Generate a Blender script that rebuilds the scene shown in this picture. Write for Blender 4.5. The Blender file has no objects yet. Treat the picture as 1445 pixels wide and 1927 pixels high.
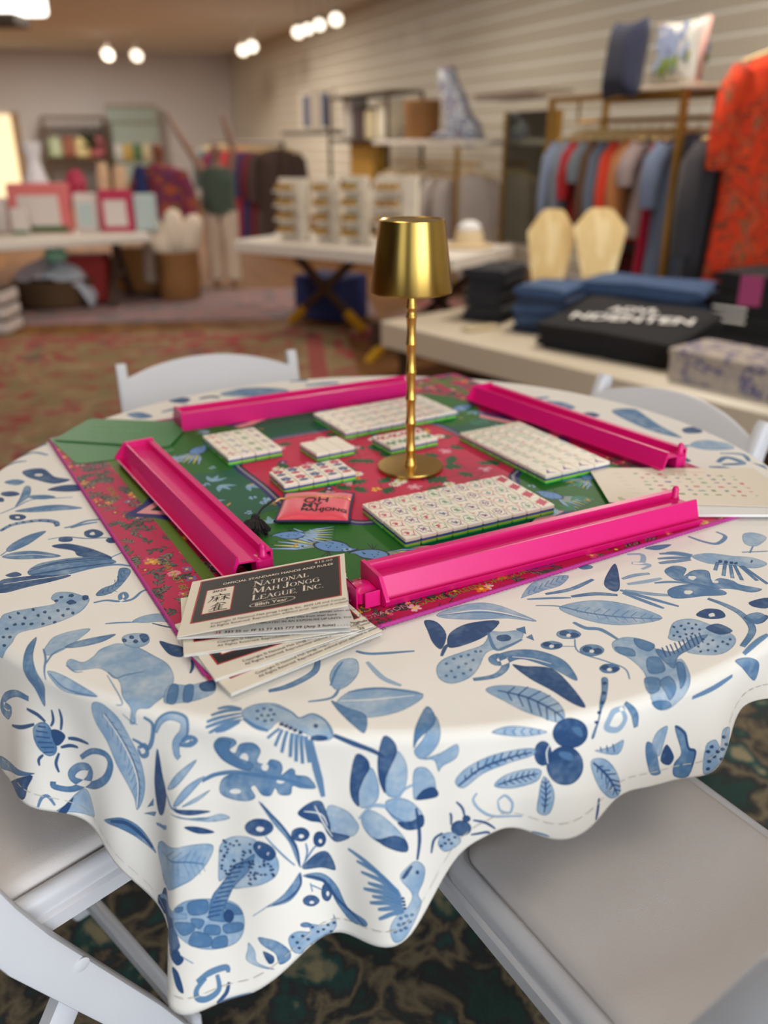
import bpy, math, random
import numpy as np
from mathutils import Vector, Matrix, Euler

R = math.radians
scene = bpy.context.scene
COL = scene.collection

# ------------------------------------------------------------------ camera
PITCH, ROLL, FPX, CAMZ = R(23.84), R(-0.353), 1593.0, 1.209
cam_data = bpy.data.cameras.new('camera')
cam_data.sensor_fit = 'HORIZONTAL'
cam_data.sensor_width = 36.0
cam_data.lens = FPX / 1445.0 * 36.0
cam_data.clip_start = 0.02
cam_data.dof.use_dof = True
cam_data.dof.focus_distance = 0.93
cam_data.dof.aperture_fstop = 3.4
cam = bpy.data.objects.new('camera', cam_data)
COL.objects.link(cam)
cam.matrix_world = (Matrix.Translation((0, 0, CAMZ)) @ Matrix.Rotation(math.pi / 2 - PITCH, 4, 'X')
                    @ Matrix.Rotation(ROLL, 4, 'Z'))
scene.camera = cam

# ------------------------------------------------------------------ colour management, world, daylight
scene.view_settings.view_transform = 'Standard'
scene.view_settings.look = 'None'
scene.view_settings.gamma = 1.0
scene.view_settings.use_curve_mapping = False
scene.view_settings.exposure = -0.14
world = bpy.data.worlds.new('world')
scene.world = world
world.use_nodes = True
_bg = world.node_tree.nodes['Background']
_bg.inputs['Color'].default_value = (0.80, 0.90, 1.0, 1)
_bg.inputs['Strength'].default_value = 2.0


def light(name, kind, loc, rot, energy, color, **kw):
    d = bpy.data.lights.new(name, kind)
    d.energy = energy
    d.color = color
    for k, v in kw.items():
        setattr(d, k, v)
    o = bpy.data.objects.new(name, d)
    COL.objects.link(o)
    o.location = loc
    o.rotation_euler = rot
    return o


# daylight in the storefront window behind the camera, the warm ceiling lighting of the shop and one added fill lamp
light('storefront_daylight', 'AREA', (2.3, -2.3, 1.55), (R(88), 0, R(26)), 112, (0.87, 0.93, 1.0),
      shape='RECTANGLE', size=2.6, size_y=2.1)
CEIL = 2.85
for lx, ly, e in ((-0.6, 1.3, 10), (0.5, -0.5, 13), (1.3, 4.4, 58), (-2.4, 5.2, 36), (-0.6, 8.2, 50), (-3.8, 10, 90), (-2.8, 13.5, 100), (-5.4, 16, 160)):  # the lamp just behind the camera is added fill for the near seats
    light('ceiling_and_fill_light', 'AREA', (lx, ly, CEIL - 0.06), (0, 0, 0), e, (1.0, 0.86, 0.68) if ly < 2 else (1.0, 0.92, 0.82),
          shape='DISK', size=0.7)

# ------------------------------------------------------------------ helpers
def lin(c):
    out = []
    for v in c[:3]:
        v = v / 255.0
        out.append(v / 12.92 if v <= 0.04045 else ((v + 0.055) / 1.055) ** 2.4)
    return tuple(out) + (1.0,)


def at(px, py, Y):
    """measured point: photograph pixel (1445 x 1927) at distance Y in front of the camera -> metres"""
    u0, v0 = px - 722.5, py - 963.5
    cr, sr = math.cos(ROLL), math.sin(ROLL)
    u, v = cr * u0 + sr * v0, -sr * u0 + cr * v0
    c, s = math.cos(PITCH), math.sin(PITCH)
    d = Vector((u / FPX, c - v / FPX * s, -s - v / FPX * c))
    return d * (Y / d.y) + Vector((0, 0, CAMZ))


def atz(px, py, z):
    p = at(px, py, 1.0)
    d = p - Vector((0, 0, CAMZ))
    return d * ((z - CAMZ) / d.z) + Vector((0, 0, CAMZ))


_mats = {}


def mat(name, rgb, rough=0.5, metal=0.0, var=0.06, scale=30.0, bump=0.0, bscale=None, emit=None, estr=0.0,
        sheen=0.0, aniso=0.0, spec=None, trans=0.0, stretch=None, coat=0.0):
    if name in _mats:
        return _mats[name]
    m = bpy.data.materials.new(name)
    m.use_nodes = True
    nt = m.node_tree
    N, L = nt.nodes, nt.links
    b = N['Principled BSDF']
    tc = N.new('ShaderNodeTexCoord')
    vec = tc.outputs['Object']
    if stretch:
        mp = N.new('ShaderNodeMapping')
        mp.inputs['Scale'].default_value = stretch
        L.new(vec, mp.inputs['Vector'])
        vec = mp.outputs['Vector']
    nz = N.new('ShaderNodeTexNoise')
    nz.inputs['Scale'].default_value = scale
    nz.inputs['Detail'].default_value = 4
    L.new(vec, nz.inputs['Vector'])
    mix = N.new('ShaderNodeMix')
    mix.data_type = 'RGBA'
    base = lin(rgb)
    mix.inputs['A'].default_value = tuple(max(0, v * (1 - var)) for v in base[:3]) + (1,)
    mix.inputs['B'].default_value = tuple(min(1, v * (1 + var)) for v in base[:3]) + (1,)
    L.new(nz.outputs['Fac'], mix.inputs['Factor'])
    L.new(mix.outputs['Result'], b.inputs['Base Color'])
    b.inputs['Roughness'].default_value = rough
    b.inputs['Metallic'].default_value = metal
    if sheen:
        b.inputs['Sheen Weight'].default_value = sheen
    if aniso:
        b.inputs['Anisotropic'].default_value = aniso
    if spec is not None:
        b.inputs['Specular IOR Level'].default_value = spec
    if coat:
        b.inputs['Coat Weight'].default_value = coat
    if trans:
        b.inputs['Transmission Weight'].default_value = trans
    if emit:
        b.inputs['Emission Color'].default_value = lin(emit)
        b.inputs['Emission Strength'].default_value = estr
    if bump:
        n2 = N.new('ShaderNodeTexNoise')
        n2.inputs['Scale'].default_value = bscale or scale * 4
        n2.inputs['Detail'].default_value = 3
        L.new(vec, n2.inputs['Vector'])
        bp = N.new('ShaderNodeBump')
        bp.inputs['Strength'].default_value = bump
        bp.inputs['Distance'].default_value = 0.002
        L.new(n2.outputs['Fac'], bp.inputs['Height'])
        L.new(bp.outputs['Normal'], b.inputs['Normal'])
    _mats[name] = m
    return m


def pattern_mat(name, cols, scale=6.0, rough=0.9, kind='NOISE', detail=3, dist=0.0, stretch=(1, 1, 1), bump=0.0,
                stops=None, bscale=400, coords='Object', interp='CONSTANT'):
    """blotchy multi-colour fabric: noise or voronoi through a colour ramp"""
    if name in _mats:
        return _mats[name]
    m = bpy.data.materials.new(name)
    m.use_nodes = True
    nt = m.node_tree
    N, L = nt.nodes, nt.links
    b = N['Principled BSDF']
    tc = N.new('ShaderNodeTexCoord')
    mp = N.new('ShaderNodeMapping')
    mp.inputs['Scale'].default_value = stretch
    L.new(tc.outputs[coords], mp.inputs['Vector'])
    if kind == 'VORONOI':
        t = N.new('ShaderNodeTexVoronoi')
        t.inputs['Scale'].default_value = scale
        out = t.outputs['Color']
        L.new(mp.outputs['Vector'], t.inputs['Vector'])
        sp = N.new('ShaderNodeSeparateColor')
        L.new(out, sp.inputs['Color'])
        out = sp.outputs['Red']
    else:
        t = N.new('ShaderNodeTexNoise')
        t.inputs['Scale'].default_value = scale
        t.inputs['Detail'].default_value = detail
        t.inputs['Distortion'].default_value = dist
        out = t.outputs['Fac']
        L.new(mp.outputs['Vector'], t.inputs['Vector'])
    rp = N.new('ShaderNodeValToRGB')
    rp.color_ramp.interpolation = interp
    el = rp.color_ramp.elements
    n = len(cols)
    if stops is None:
        stops = [i / n for i in range(n)] if kind == 'VORONOI' else [0] + [0.34 + 0.32 * i / max(1, n - 1) for i in range(1, n)]
    while len(el) < n:
        el.new(0.5)
    for e, c, s in zip(el, cols, stops):
        e.position = s
        e.color = lin(c)
    L.new(out, rp.inputs['Fac'])
    L.new(rp.outputs['Color'], b.inputs['Base Color'])
    b.inputs['Roughness'].default_value = rough
    if bump:
        n2 = N.new('ShaderNodeTexNoise')
        n2.inputs['Scale'].default_value = bscale
        L.new(tc.outputs['Object'], n2.inputs['Vector'])
        bp = N.new('ShaderNodeBump')
        bp.inputs['Strength'].default_value = bump
        bp.inputs['Distance'].default_value = 0.004
        L.new(n2.outputs['Fac'], bp.inputs['Height'])
        L.new(bp.outputs['Normal'], b.inputs['Normal'])
    _mats[name] = m
    return m


class MB:
    """mesh builder: collects geometry, build() links it as ONE mesh object"""

    def __init__(self):
        self.v, self.f, self.uv = [], [], None

    def add(self, verts, faces):
        o = len(self.v)
        self.v += [tuple(p) for p in verts]
        self.f += [tuple(i + o for i in f) for f in faces]
        return self

    def box(self, c, s, rz=0.0, bev=0.0):
        x, y, z = s[0] / 2, s[1] / 2, s[2] / 2
        M = Matrix.Translation(c) @ Matrix.Rotation(rz, 4, 'Z')
        b = min(bev, x * .9, y * .9, z * .9)
        if b <= 0:
            vs = [(sx * x, sy * y, sz * z) for sz in (-1, 1) for sx, sy in ((-1, -1), (1, -1), (1, 1), (-1, 1))]
            fs = [(3, 2, 1, 0), (4, 5, 6, 7), (0, 1, 5, 4), (1, 2, 6, 5), (2, 3, 7, 6), (3, 0, 4, 7)]
        else:
            vs, fs = [], []
            for zz, ins in ((-z, b), (-z + b, 0), (z - b, 0), (z, b)):
                X, Y = x - ins, y - ins
                k = b * .8
                vs += [(-X + k, -Y, zz), (X - k, -Y, zz), (X, -Y + k, zz), (X, Y - k, zz),
                       (X - k, Y, zz), (-X + k, Y, zz), (-X, Y - k, zz), (-X, -Y + k, zz)]
            for r in range(3):
                for i in range(8):
                    j = (i + 1) % 8
                    fs.append((r * 8 + i, r * 8 + j, r * 8 + 8 + j, r * 8 + 8 + i))
            fs.append(tuple(range(7, -1, -1)))
            fs.append(tuple(range(24, 32)))
        return self.add([M @ Vector(p) for p in vs], fs)

    def loft(self, rings, cap=True, closed=True):
        """rings: list of equal-length point lists"""
        n = len(rings[0])
        vs = [p for r in rings for p in r]
        fs = []
        for a in range(len(rings) - 1):
            for i in range(n if closed else n - 1):
                j = (i + 1) % n
                fs.append((a * n + i, a * n + j, (a + 1) * n + j, (a + 1) * n + i))
        if cap and closed:
            fs.append(tuple(range(n - 1, -1, -1)))
            fs.append(tuple((len(rings) - 1) * n + i for i in range(n)))
        return self.add(vs, fs)

    def lathe(self, prof, c=(0, 0, 0), n=32, cap=True):
        rings = [[(c[0] + r * math.cos(2 * math.pi * i / n), c[1] + r * math.sin(2 * math.pi * i / n), c[2] + z)
                  for i in range(n)] for r, z in prof]
        return self.loft(rings, cap)

    def tube(self, pts, rad, n=8, flat=1.0, cap=True):
        """round tube through points; rad number or list"""
        pts = [Vector(p) for p in pts]
        rads = rad if isinstance(rad, (list, tuple)) else [rad] * len(pts)
        rings = []
        up = None
        for i, p in enumerate(pts):
            t = (pts[min(i + 1, len(pts) - 1)] - pts[max(i - 1, 0)]).normalized()
            if up is None:
                up = Vector((0, 0, 1)) if abs(t.z) < .9 else Vector((1, 0, 0))
            a = t.cross(up).normalized()
            b = a.cross(t).normalized()
            up = b
            rings.append([p + (a * math.cos(2 * math.pi * k / n) + b * math.sin(2 * math.pi * k / n) * flat) * rads[i]
                          for k in range(n)])
        return self.loft(rings, cap)

    def bar(self, p, q, w, d, side=(0, 0, 1)):
        """rectangular bar from p to q; w across (in plane of side), d along side"""
        p, q = Vector(p), Vector(q)
        t = (q - p).normalized()
        s = Vector(side)
        s = (s - t * s.dot(t)).normalized()
        a = t.cross(s)
        r = []
        k = .18
        for e in (p, q):
            r.append([e + a * (w / 2) * x + s * (d / 2) * y for x, y in
                      ((-1 + k, -1), (1 - k, -1), (1, -1 + k), (1, 1 - k), (1 - k, 1), (-1 + k, 1), (-1, 1 - k), (-1, -1 + k))])
        return self.loft(r)

    def prism(self, poly, z0, z1):
        n = len(poly)
        return self.loft([[(x, y, z0) for x, y in poly], [(x, y, z1) for x, y in poly]])

    def build(self, name, m, parent=None, smooth=False, M=None):
        me = bpy.data.meshes.new(name)
        me.from_pydata(self.v, [], self.f)
        me.validate()
        if smooth:
            me.polygons.foreach_set('use_smooth', [True] * len(me.polygons))
            if smooth is not True:
                me.set_sharp_from_angle(angle=R(smooth))
        if m is not None:
            me.materials.append(m)
        return link(name, me, parent, M)


def link(name, me, parent=None, M=None):
    o = bpy.data.objects.new(name, me)
    COL.objects.link(o)
    if parent is not None:
        o.parent = parent
    if M is not None:
        o.matrix_local = M
    return o


def empty(name, loc=(0, 0, 0), rz=0.0):
    o = bpy.data.objects.new(name, None)
    o.empty_display_size = .05
    COL.objects.link(o)
    o.location = loc
    o.rotation_euler = (0, 0, rz)
    return o


def tag(o, label=None, cat=None, group=None, kind=None):
    for k, v in (('label', label), ('category', cat), ('group', group), ('kind', kind)):
        if v:
            o[k] = v
    return o


def struct(o):
    o['kind'] = 'structure'
    return o


def fix(o):
    """recalculate outward normals"""
    import bmesh
    bm = bmesh.new()
    bm.from_mesh(o.data)
    bmesh.ops.recalc_face_normals(bm, faces=bm.faces)
    bm.to_mesh(o.data)
    bm.free()
    return o


def rrect(w, h, r, n=4):
    pts = []
    for cx, cy, a0 in ((w / 2 - r, h / 2 - r, 0), (-w / 2 + r, h / 2 - r, 90), (-w / 2 + r, -h / 2 + r, 180), (w / 2 - r, -h / 2 + r, 270)):
        for i in range(n + 1):
            a = R(a0 + 90 * i / n)
            pts.append((cx + r * math.cos(a), cy + r * math.sin(a)))
    return pts


def text_part(name, body, size, parent, M, m, sx=1.0, thick=0.0, bold=0.0, align='LEFT', spacing=1.0):
    cu = bpy.data.curves.new(name, 'FONT')
    cu.body = body
    cu.size = size
    cu.offset = bold
    cu.extrude = thick
    cu.align_x = align
    cu.space_character = spacing
    cu.resolution_u = 3
    t = bpy.data.objects.new(name, cu)
    COL.objects.link(t)
    dg = bpy.context.evaluated_depsgraph_get()
    me = bpy.data.meshes.new_from_object(t.evaluated_get(dg))
    bpy.data.objects.remove(t)
    bpy.data.curves.remove(cu)
    me.transform(Matrix.Diagonal((sx, 1, 1, 1)))
    me.materials.clear()
    me.materials.append(m)
    return link(name, me, parent, M)


# ------------------------------------------------------------------ flat print drawn in code
class Canvas:
    def __init__(self, w, h, bg):
        self.w, self.h = w, h
        self.a = np.empty((h, w, 3), np.float32)
        self.a[:] = np.array(bg, np.float32) / 255.0
        self.rng = np.random.RandomState(5)
        n = self.rng.rand(64, 64).astype(np.float32)
        self.noise = n

    def nz(self, x0, y0, w, h, cell):
        xs = (np.arange(x0, x0 + w) / cell)
        ys = (np.arange(y0, y0 + h) / cell)
        xi, yi = np.floor(xs).astype(int), np.floor(ys).astype(int)
        fx, fy = (xs - xi), (ys - yi)
        fx = fx * fx * (3 - 2 * fx)
        fy = fy * fy * (3 - 2 * fy)
        n = self.noise
        a = n[np.ix_(yi % 64, xi % 64)]
        b = n[np.ix_(yi % 64, (xi + 1) % 64)]
        c = n[np.ix_((yi + 1) % 64, xi % 64)]
        d = n[np.ix_((yi + 1) % 64, (xi + 1) % 64)]
        fx, fy = fx[None, :], fy[:, None]
        return (a * (1 - fx) + b * fx) * (1 - fy) + (c * (1 - fx) + d * fx) * fy

    def cover(self, pts):
        P = np.asarray(pts, np.float64)
        x0 = max(0, int(np.floor(P[:, 0].min())) - 3)
        x1 = min(self.w, int(np.ceil(P[:, 0].max())) + 4)
        y0 = max(0, int(np.floor(P[:, 1].min())) - 3)
        y1 = min(self.h, int(np.ceil(P[:, 1].max())) + 4)
        if x1 <= x0 or y1 <= y0:
            return None
        w, h = x1 - x0, y1 - y0
        S = 3
        acc = np.zeros((h, w + 1), np.float32)
        Q = np.roll(P, -1, 0)
        ax, ay, bx, by = P[:, 0], P[:, 1], Q[:, 0], Q[:, 1]
        dy = by - ay
        dy[dy == 0] = 1e-9
        for j in range(h * S):
            y = y0 + (j + .5) / S
            hit = (ay <= y) != (by <= y)
            if not hit.any():
                continue
            xs = np.sort(ax[hit] + (y - ay[hit]) / dy[hit] * (bx[hit] - ax[hit])) - x0
            row = acc[j // S]
            for k in range(0, len(xs) - 1, 2):
                for xv, sg in ((xs[k], 1.0), (xs[k + 1], -1.0)):
                    xv = min(max(xv, 0), w - 1e-3)
                    i = int(xv)
                    fr = xv - i
                    row[i] += sg * (1 - fr)
                    row[i + 1] += sg * fr
        cov = np.clip(np.cumsum(acc, 1)[:, :w] / S, 0, 1)
        return x0, y0, cov

    def poly(self, pts, col, alpha=1.0, wash=0.0, edge=0.0, er=4, cell=40):
        r = self.cover(pts)
        if r is None:
            return
        x0, y0, cov = r
        h, w = cov.shape
        A = cov * alpha
        reg = self.a[y0:y0 + h, x0:x0 + w]
        c = np.array(col, np.float32) / 255.0
        cc = np.broadcast_to(c, (h, w, 3)).copy()
        if wash:
            n = self.nz(x0, y0, w, h, cell) * .65 + self.nz(x0 + 777, y0, w, h, cell / 4) * .35 - .5
            A = A * np.clip(1 + wash * 2 * n, 0, 1.25)
        if edge:
            b = cov
            for ax in (0, 1):
                k = er
                pad = [(0, 0), (0, 0)]
                pad[ax] = (k + 1, k)
                cs = np.cumsum(np.pad(b, pad), ax)
                b = (np.take(cs, range(2 * k + 1, cs.shape[ax]), ax) - np.take(cs, range(0, cs.shape[ax] - 2 * k - 1), ax)) / (2 * k + 1)
            e = np.clip((1 - b) * 2.0, 0, 1) * cov
            cc *= (1 - edge * e)[..., None]
            A = np.clip(A + edge * e * .6, 0, 1)
        A = np.clip(A, 0, 1)[..., None]
        reg *= 1 - A
        reg += cc * A

    def line(self, pts, wid, col, alpha=1.0, taper=False, **k):
        P = np.asarray(pts, np.float64)
        t = np.gradient(P, axis=0)
        n = np.stack([-t[:, 1], t[:, 0]], 1)
        n /= np.maximum(1e-6, np.linalg.norm(n, axis=1))[:, None]
        if np.isscalar(wid):
            ww = np.full(len(P), wid / 2.0)
            if taper:
                ww = ww * np.sin(np.linspace(.12, math.pi - .12, len(P)))
        else:
            ww = np.interp(np.linspace(0, 1, len(P)), np.linspace(0, 1, len(wid)), wid) / 2.0
        self.poly(np.vstack([P + n * ww[:, None], (P - n * ww[:, None])[::-1]]), col, alpha, **k)

    def dot(self, x, y, r, col, alpha=1.0, ry=None, rot=0.0, n=14, **k):
        t = np.linspace(0, 2 * math.pi, n, endpoint=False)
        X, Y = r * np.cos(t), (ry or r) * np.sin(t)
        c, s = math.cos(rot), math.sin(rot)
        self.poly(np.stack([x + c * X - s * Y, y + s * X + c * Y], 1), col, alpha, **k)

    def leaf(self, x, y, ang, ln, wd, col, alpha=1.0, **k):
        t = np.linspace(0, 1, 9)
        w = wd / 2 * np.sin(math.pi * t ** .8)
        X = np.concatenate([t * ln, t[::-1] * ln])
        Y = np.concatenate([w, -w[::-1]])
        c, s = math.cos(ang), math.sin(ang)
        self.poly(np.stack([x + c * X - s * Y, y + s * X + c * Y], 1), col, alpha, **k)

    def rect(self, x0, y0, x1, y1, col, alpha=1.0):
        self.poly([(x0, y0), (x1, y0), (x1, y1), (x0, y1)], col, alpha)

    def image(self, name):
        """canvas row 0 is the bottom row"""
        im = bpy.data.images.new(name, self.w, self.h)
        px = np.ones((self.h, self.w, 4), np.float32)
        px[..., :3] = np.clip(self.a, 0, 1)
        im.pixels.foreach_set(px.ravel())
        im.update()
        im.pack()
        return im


def smooth_curve(pts, n=6, closed=True):
    """Catmull-Rom through control points"""
    P = np.asarray(pts, np.float64)
    m = len(P)
    out = []
    for i in range(m if closed else m - 1):
        p0 = P[(i - 1) % m] if closed or i > 0 else P[0]
        p1, p2 = P[i], P[(i + 1) % m]
        p3 = P[(i + 2) % m] if closed or i + 2 < m else P[-1]
        for k in range(n):
            t = k / n
            out.append(.5 * ((2 * p1) + (p2 - p0) * t + (2 * p0 - 5 * p1 + 4 * p2 - p3) * t * t + (3 * p1 - p0 - 3 * p2 + p3) * t ** 3))
    if not closed:
        out.append(P[-1])
    return np.array(out)


def print_mat(name, im, rough=0.6, bump=0.0, bscale=600, sheen=0.0, coat=0.0, ripple=0.0, rscale=8, spec=None):
    m = bpy.data.materials.new(name)
    m.use_nodes = True
    N, L = m.node_tree.nodes, m.node_tree.links
    b = N['Principled BSDF']
    t = N.new('ShaderNodeTexImage')
    t.image = im
    t.interpolation = 'Linear'
    t.extension = 'EXTEND'
    L.new(t.outputs['Color'], b.inputs['Base Color'])
    b.inputs['Roughness'].default_value = rough
    if spec is not None:
        b.inputs['Specular IOR Level'].default_value = spec
    if sheen:
        b.inputs['Sheen Weight'].default_value = sheen
    if coat:
        b.inputs['Coat Weight'].default_value = coat
    if bump or ripple:
        tc = N.new('ShaderNodeTexCoord')
        prev = None
        for st, sc, di in ((bump, bscale, .0008), (ripple, rscale, .012)):
            if not st:
                continue
            n2 = N.new('ShaderNodeTexNoise')
            n2.inputs['Scale'].default_value = sc
            n2.inputs['Detail'].default_value = 2
            L.new(tc.outputs['Object'], n2.inputs['Vector'])
            bp = N.new('ShaderNodeBump')
            bp.inputs['Strength'].default_value = st
            bp.inputs['Distance'].default_value = di
            L.new(n2.outputs['Fac'], bp.inputs['Height'])
            if prev:
                L.new(prev, bp.inputs['Normal'])
            prev = bp.outputs['Normal']
        L.new(prev, b.inputs['Normal'])
    return m


def set_uv(o, fn):
    """uv from vertex position"""
    me = o.data
    uvl = me.uv_layers.new(name='uv')
    co = np.empty(len(me.vertices) * 3, np.float32)
    me.vertices.foreach_get('co', co)
    co = co.reshape(-1, 3)
    li = np.empty(len(me.loops), np.int32)
    me.loops.foreach_get('vertex_index', li)
    uv = fn(co)[li]
    uvl.data.foreach_set('uv', uv.astype(np.float32).ravel())
# ------------------------------------------------------------------ room shell
WD = Vector((-0.375, 0.927, 0)).normalized()       # the slatted wall runs this way, away from the camera
WN = Vector((-WD.y, WD.x, 0))                      # its normal into the room (to the left)
W0 = Vector((2.72, 5.75, 0))                       # a point of that wall
CORNER = W0 + WD * 16.0
WROT = math.atan2(WD.y, WD.x)


def wood_floor():
    m = bpy.data.materials.new('oiled_oak_floor')
    m.use_nodes = True
    N, L = m.node_tree.nodes, m.node_tree.links
    b = N['Principled BSDF']
    tc = N.new('ShaderNodeTexCoord')
    mp = N.new('ShaderNodeMapping')
    mp.inputs['Rotation'].default_value = (0, 0, -WROT)
    L.new(tc.outputs['Object'], mp.inputs['Vector'])
    br = N.new('ShaderNodeTexBrick')
    br.inputs['Scale'].default_value = 1.0
    br.inputs['Brick Width'].default_value = 1.3
    br.inputs['Row Height'].default_value = 0.11
    br.inputs['Mortar Size'].default_value = 0.002
    br.inputs['Color1'].default_value = lin((126, 84, 42))
    br.inputs['Color2'].default_value = lin((106, 68, 32))
    br.inputs['Mortar'].default_value = lin((80, 50, 22))
    L.new(mp.outputs['Vector'], br.inputs['Vector'])
    L.new(br.outputs['Color'], b.inputs['Base Color'])
    b.inputs['Roughness'].default_value = .7
    b.inputs['Specular IOR Level'].default_value = .25
    return m


struct(MB().add([(-14, -3, 0), (7, -3, 0), (7, 24, 0), (-14, 24, 0), (-14, -3, -.1), (7, -3, -.1), (7, 24, -.1), (-14, 24, -.1)],
                [(0, 1, 2, 3), (7, 6, 5, 4)]).build('floor', wood_floor()))
struct(MB().box((-3.5, 10.5, CEIL + .05), (21, 27, .1)).build('ceiling', mat('taupe_ceiling', (232, 232, 230), .9, var=.03, scale=2)))

# wall_right: slat boards over a backing coloured bright, like light caught on their lips
white_wall = mat('warm_white_paint', (206, 196, 176), .55, var=.02, scale=3)
wall_r = struct(MB().box((0, 0, CEIL / 2), (27, .06, CEIL)).build('wall_right', mat('groove_lit_lip_white', (252, 248, 238), .6), M=Matrix.Translation(
    W0 + WD * 5.0 - WN * .05) @ Matrix.Rotation(WROT, 4, 'Z')))
slat = MB().add([(-13.4, 0, 0), (13.4, 0, 0), (13.4, 0, .128), (-13.4, 0, .128), (-13.4, .008, .002), (13.4, .008, .002), (13.4, .008, .126), (-13.4, .008, .126)],
                [(4, 5, 6, 7), (0, 1, 5, 4), (2, 3, 7, 6), (1, 2, 6, 5), (3, 0, 4, 7)])
s0 = None
for i in range(19):
    z = .05 + i * .15
    if s0 is None:
        s0 = slat.build('slat', white_wall, wall_r, M=Matrix.Translation((0, .03, z)))
        fix(s0)
    else:
        link('slat', s0.data, wall_r, Matrix.Translation((0, .03, z)))
# wall_back: perpendicular, from the corner to the left
BD = WN
wall_b = struct(MB().box((0, 0, CEIL / 2), (16, .1, CEIL)).build('wall_back', mat('cool_grey_white_paint', (214, 208, 204), .7, var=.03, scale=2), M=Matrix.Translation(
    CORNER + BD * 8.0 + WD * .05) @ Matrix.Rotation(math.atan2(BD.y, BD.x), 4, 'Z')))
# wall_front: storefront behind the camera, openings between piers
fm = mat('storefront_frame', (90, 84, 78), .6)
wf = MB()
for x0, x1 in ((-14, -3.4), (-1.5, -.2), (1.9, 2.05), (3.9, 7)):
    wf.box(((x0 + x1) / 2, -2.6, CEIL / 2), (x1 - x0, .12, CEIL))
wf.box((-.4, -2.6, .18), (7.6, .12, .36))
wf.box((-.4, -2.6, CEIL - .1), (7.6, .12, .2))
struct(wf.build('wall_front', fm))
struct(MB().box((-13.9, 10.5, CEIL / 2), (.1, 27, CEIL)).build('wall_left', white_wall))
struct(MB().box((6.9, .0, CEIL / 2), (.1, 6, CEIL)).build('wall_side', white_wall))

# ------------------------------------------------------------------ rugs
def rug(name, label, cols, c, sx, sy, rz, scale, stops=None, border=None, z=0.0, stretch=(1, 1, 1), dist=1.5):
    m = pattern_mat(label[:24].replace(' ', '_') + '_pile', cols, scale, .95, dist=dist, stops=stops, bump=.6, bscale=300, stretch=stretch, detail=6, interp='LINEAR')
    o = MB().box((0, 0, .005), (sx, sy, .01), bev=.003).build(name, m, M=Matrix.Translation((c[0], c[1], z)) @ Matrix.Rotation(rz, 4, 'Z'))
    tag(o, label, 'rug')
    if border:
        b = MB()
        for k, w in ((0, .05),):
            for sxx in (-1, 1):
                b.box((sxx * (sx / 2 - .22), 0, .0105), (.1, sy - .4, .002))
                b.box((0, sxx * (sy / 2 - .22), .0105), (sx - .4, .1, .002))
        b.build('border', border, o)
    return o


rug('area_rug', 'distressed dark teal and charcoal rug under the round table',
    [(18, 40, 34), (34, 62, 54), (44, 42, 42), (124, 110, 84), (54, 50, 50), (36, 78, 72), (150, 138, 106)], (-.3, .6), 3.4, 2.5, R(0), 9.0,
    stops=[0, .36, .43, .49, .54, .60, .66], dist=.4)
rug('area_rug', 'faded red, olive and sand patterned rug behind the far folding chair',
    [(118, 36, 42), (146, 48, 52), (120, 112, 74), (136, 104, 70), (150, 132, 96), (146, 40, 52), (84, 96, 76)], (-1.75, 4.2), 3.3, 3.1, R(6), 2.6,
    stops=[0, .40, .44, .5, .56, .60, .68], stretch=(1, 1.3, 1), border=mat('rug_red_border', (140, 66, 58), .95, bump=.4))
rug('area_rug', 'grey and dusty pink runner in front of the left display table',
    [(88, 90, 94), (112, 104, 104), (170, 120, 116), (130, 118, 116), (98, 100, 104)], (-2.3, 6.75), 4.4, 1.35, R(6), 3.0, stops=[0, .42, .52, .57, .62], stretch=(1, 2.5, 1))
rug('area_rug', 'worn red and grey rug below the centre display table',
    [(122, 52, 52), (150, 84, 76), (128, 112, 92), (104, 92, 86), (150, 56, 64)], (1.05, 6.1), 2.0, 1.9, R(-22), 3.5, stops=[0, .42, .5, .56, .62], z=.001)

olive_strip = MB().add([tuple(p) + (.0115,) for p in ((.118, 1.20), (.172, 1.20), (.205, .80), (.150, .80))] + [tuple(p) + (.0102,) for p in ((.118, 1.20), (.172, 1.20), (.205, .80), (.150, .80))],
                       [(3, 2, 1, 0), (0, 1, 5, 4), (1, 2, 6, 5), (2, 3, 7, 6), (3, 0, 4, 7)])
os_ = olive_strip.build('border_band', pattern_mat('olive_band', [(126, 96, 36), (110, 84, 34), (64, 56, 32)], 14, .95, stops=[0, .5, .66], interp='LINEAR'))
os_.parent = bpy.data.objects['area_rug']
os_.matrix_parent_inverse = bpy.data.objects['area_rug'].matrix_world.inverted()
# ------------------------------------------------------------------ round table and its square cloth
TC = np.array([0.0, 1.165])
TR, TZ = 0.580, 0.750
CL_ANG = R(29.8)          # the cloth lies square with the game mat
CL_HALF, CL_ROUND = 0.655, 0.10


# the cloth was laid by hand: where the hem hangs a little longer or shorter (degrees, metres)
HEM_SAG = [(-180, 0), (-150, 0), (-132, .045), (-126, .012), (-121, -.012), (-117, -.026), (-113.5, -.03), (-111, -.018), (-107, -.012),
           (-103, -.03), (-100, -.012), (-96, -.004), (-92, .026), (-88, .046), (-86, .022), (-84, -.016), (-80, -.012), (-76, .024),
           (-72, .022), (-69, .014), (-65, .026), (-60, .034), (-57, .012), (-54, -.016), (-50, -.016), (-40, 0), (180, 0)]


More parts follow.
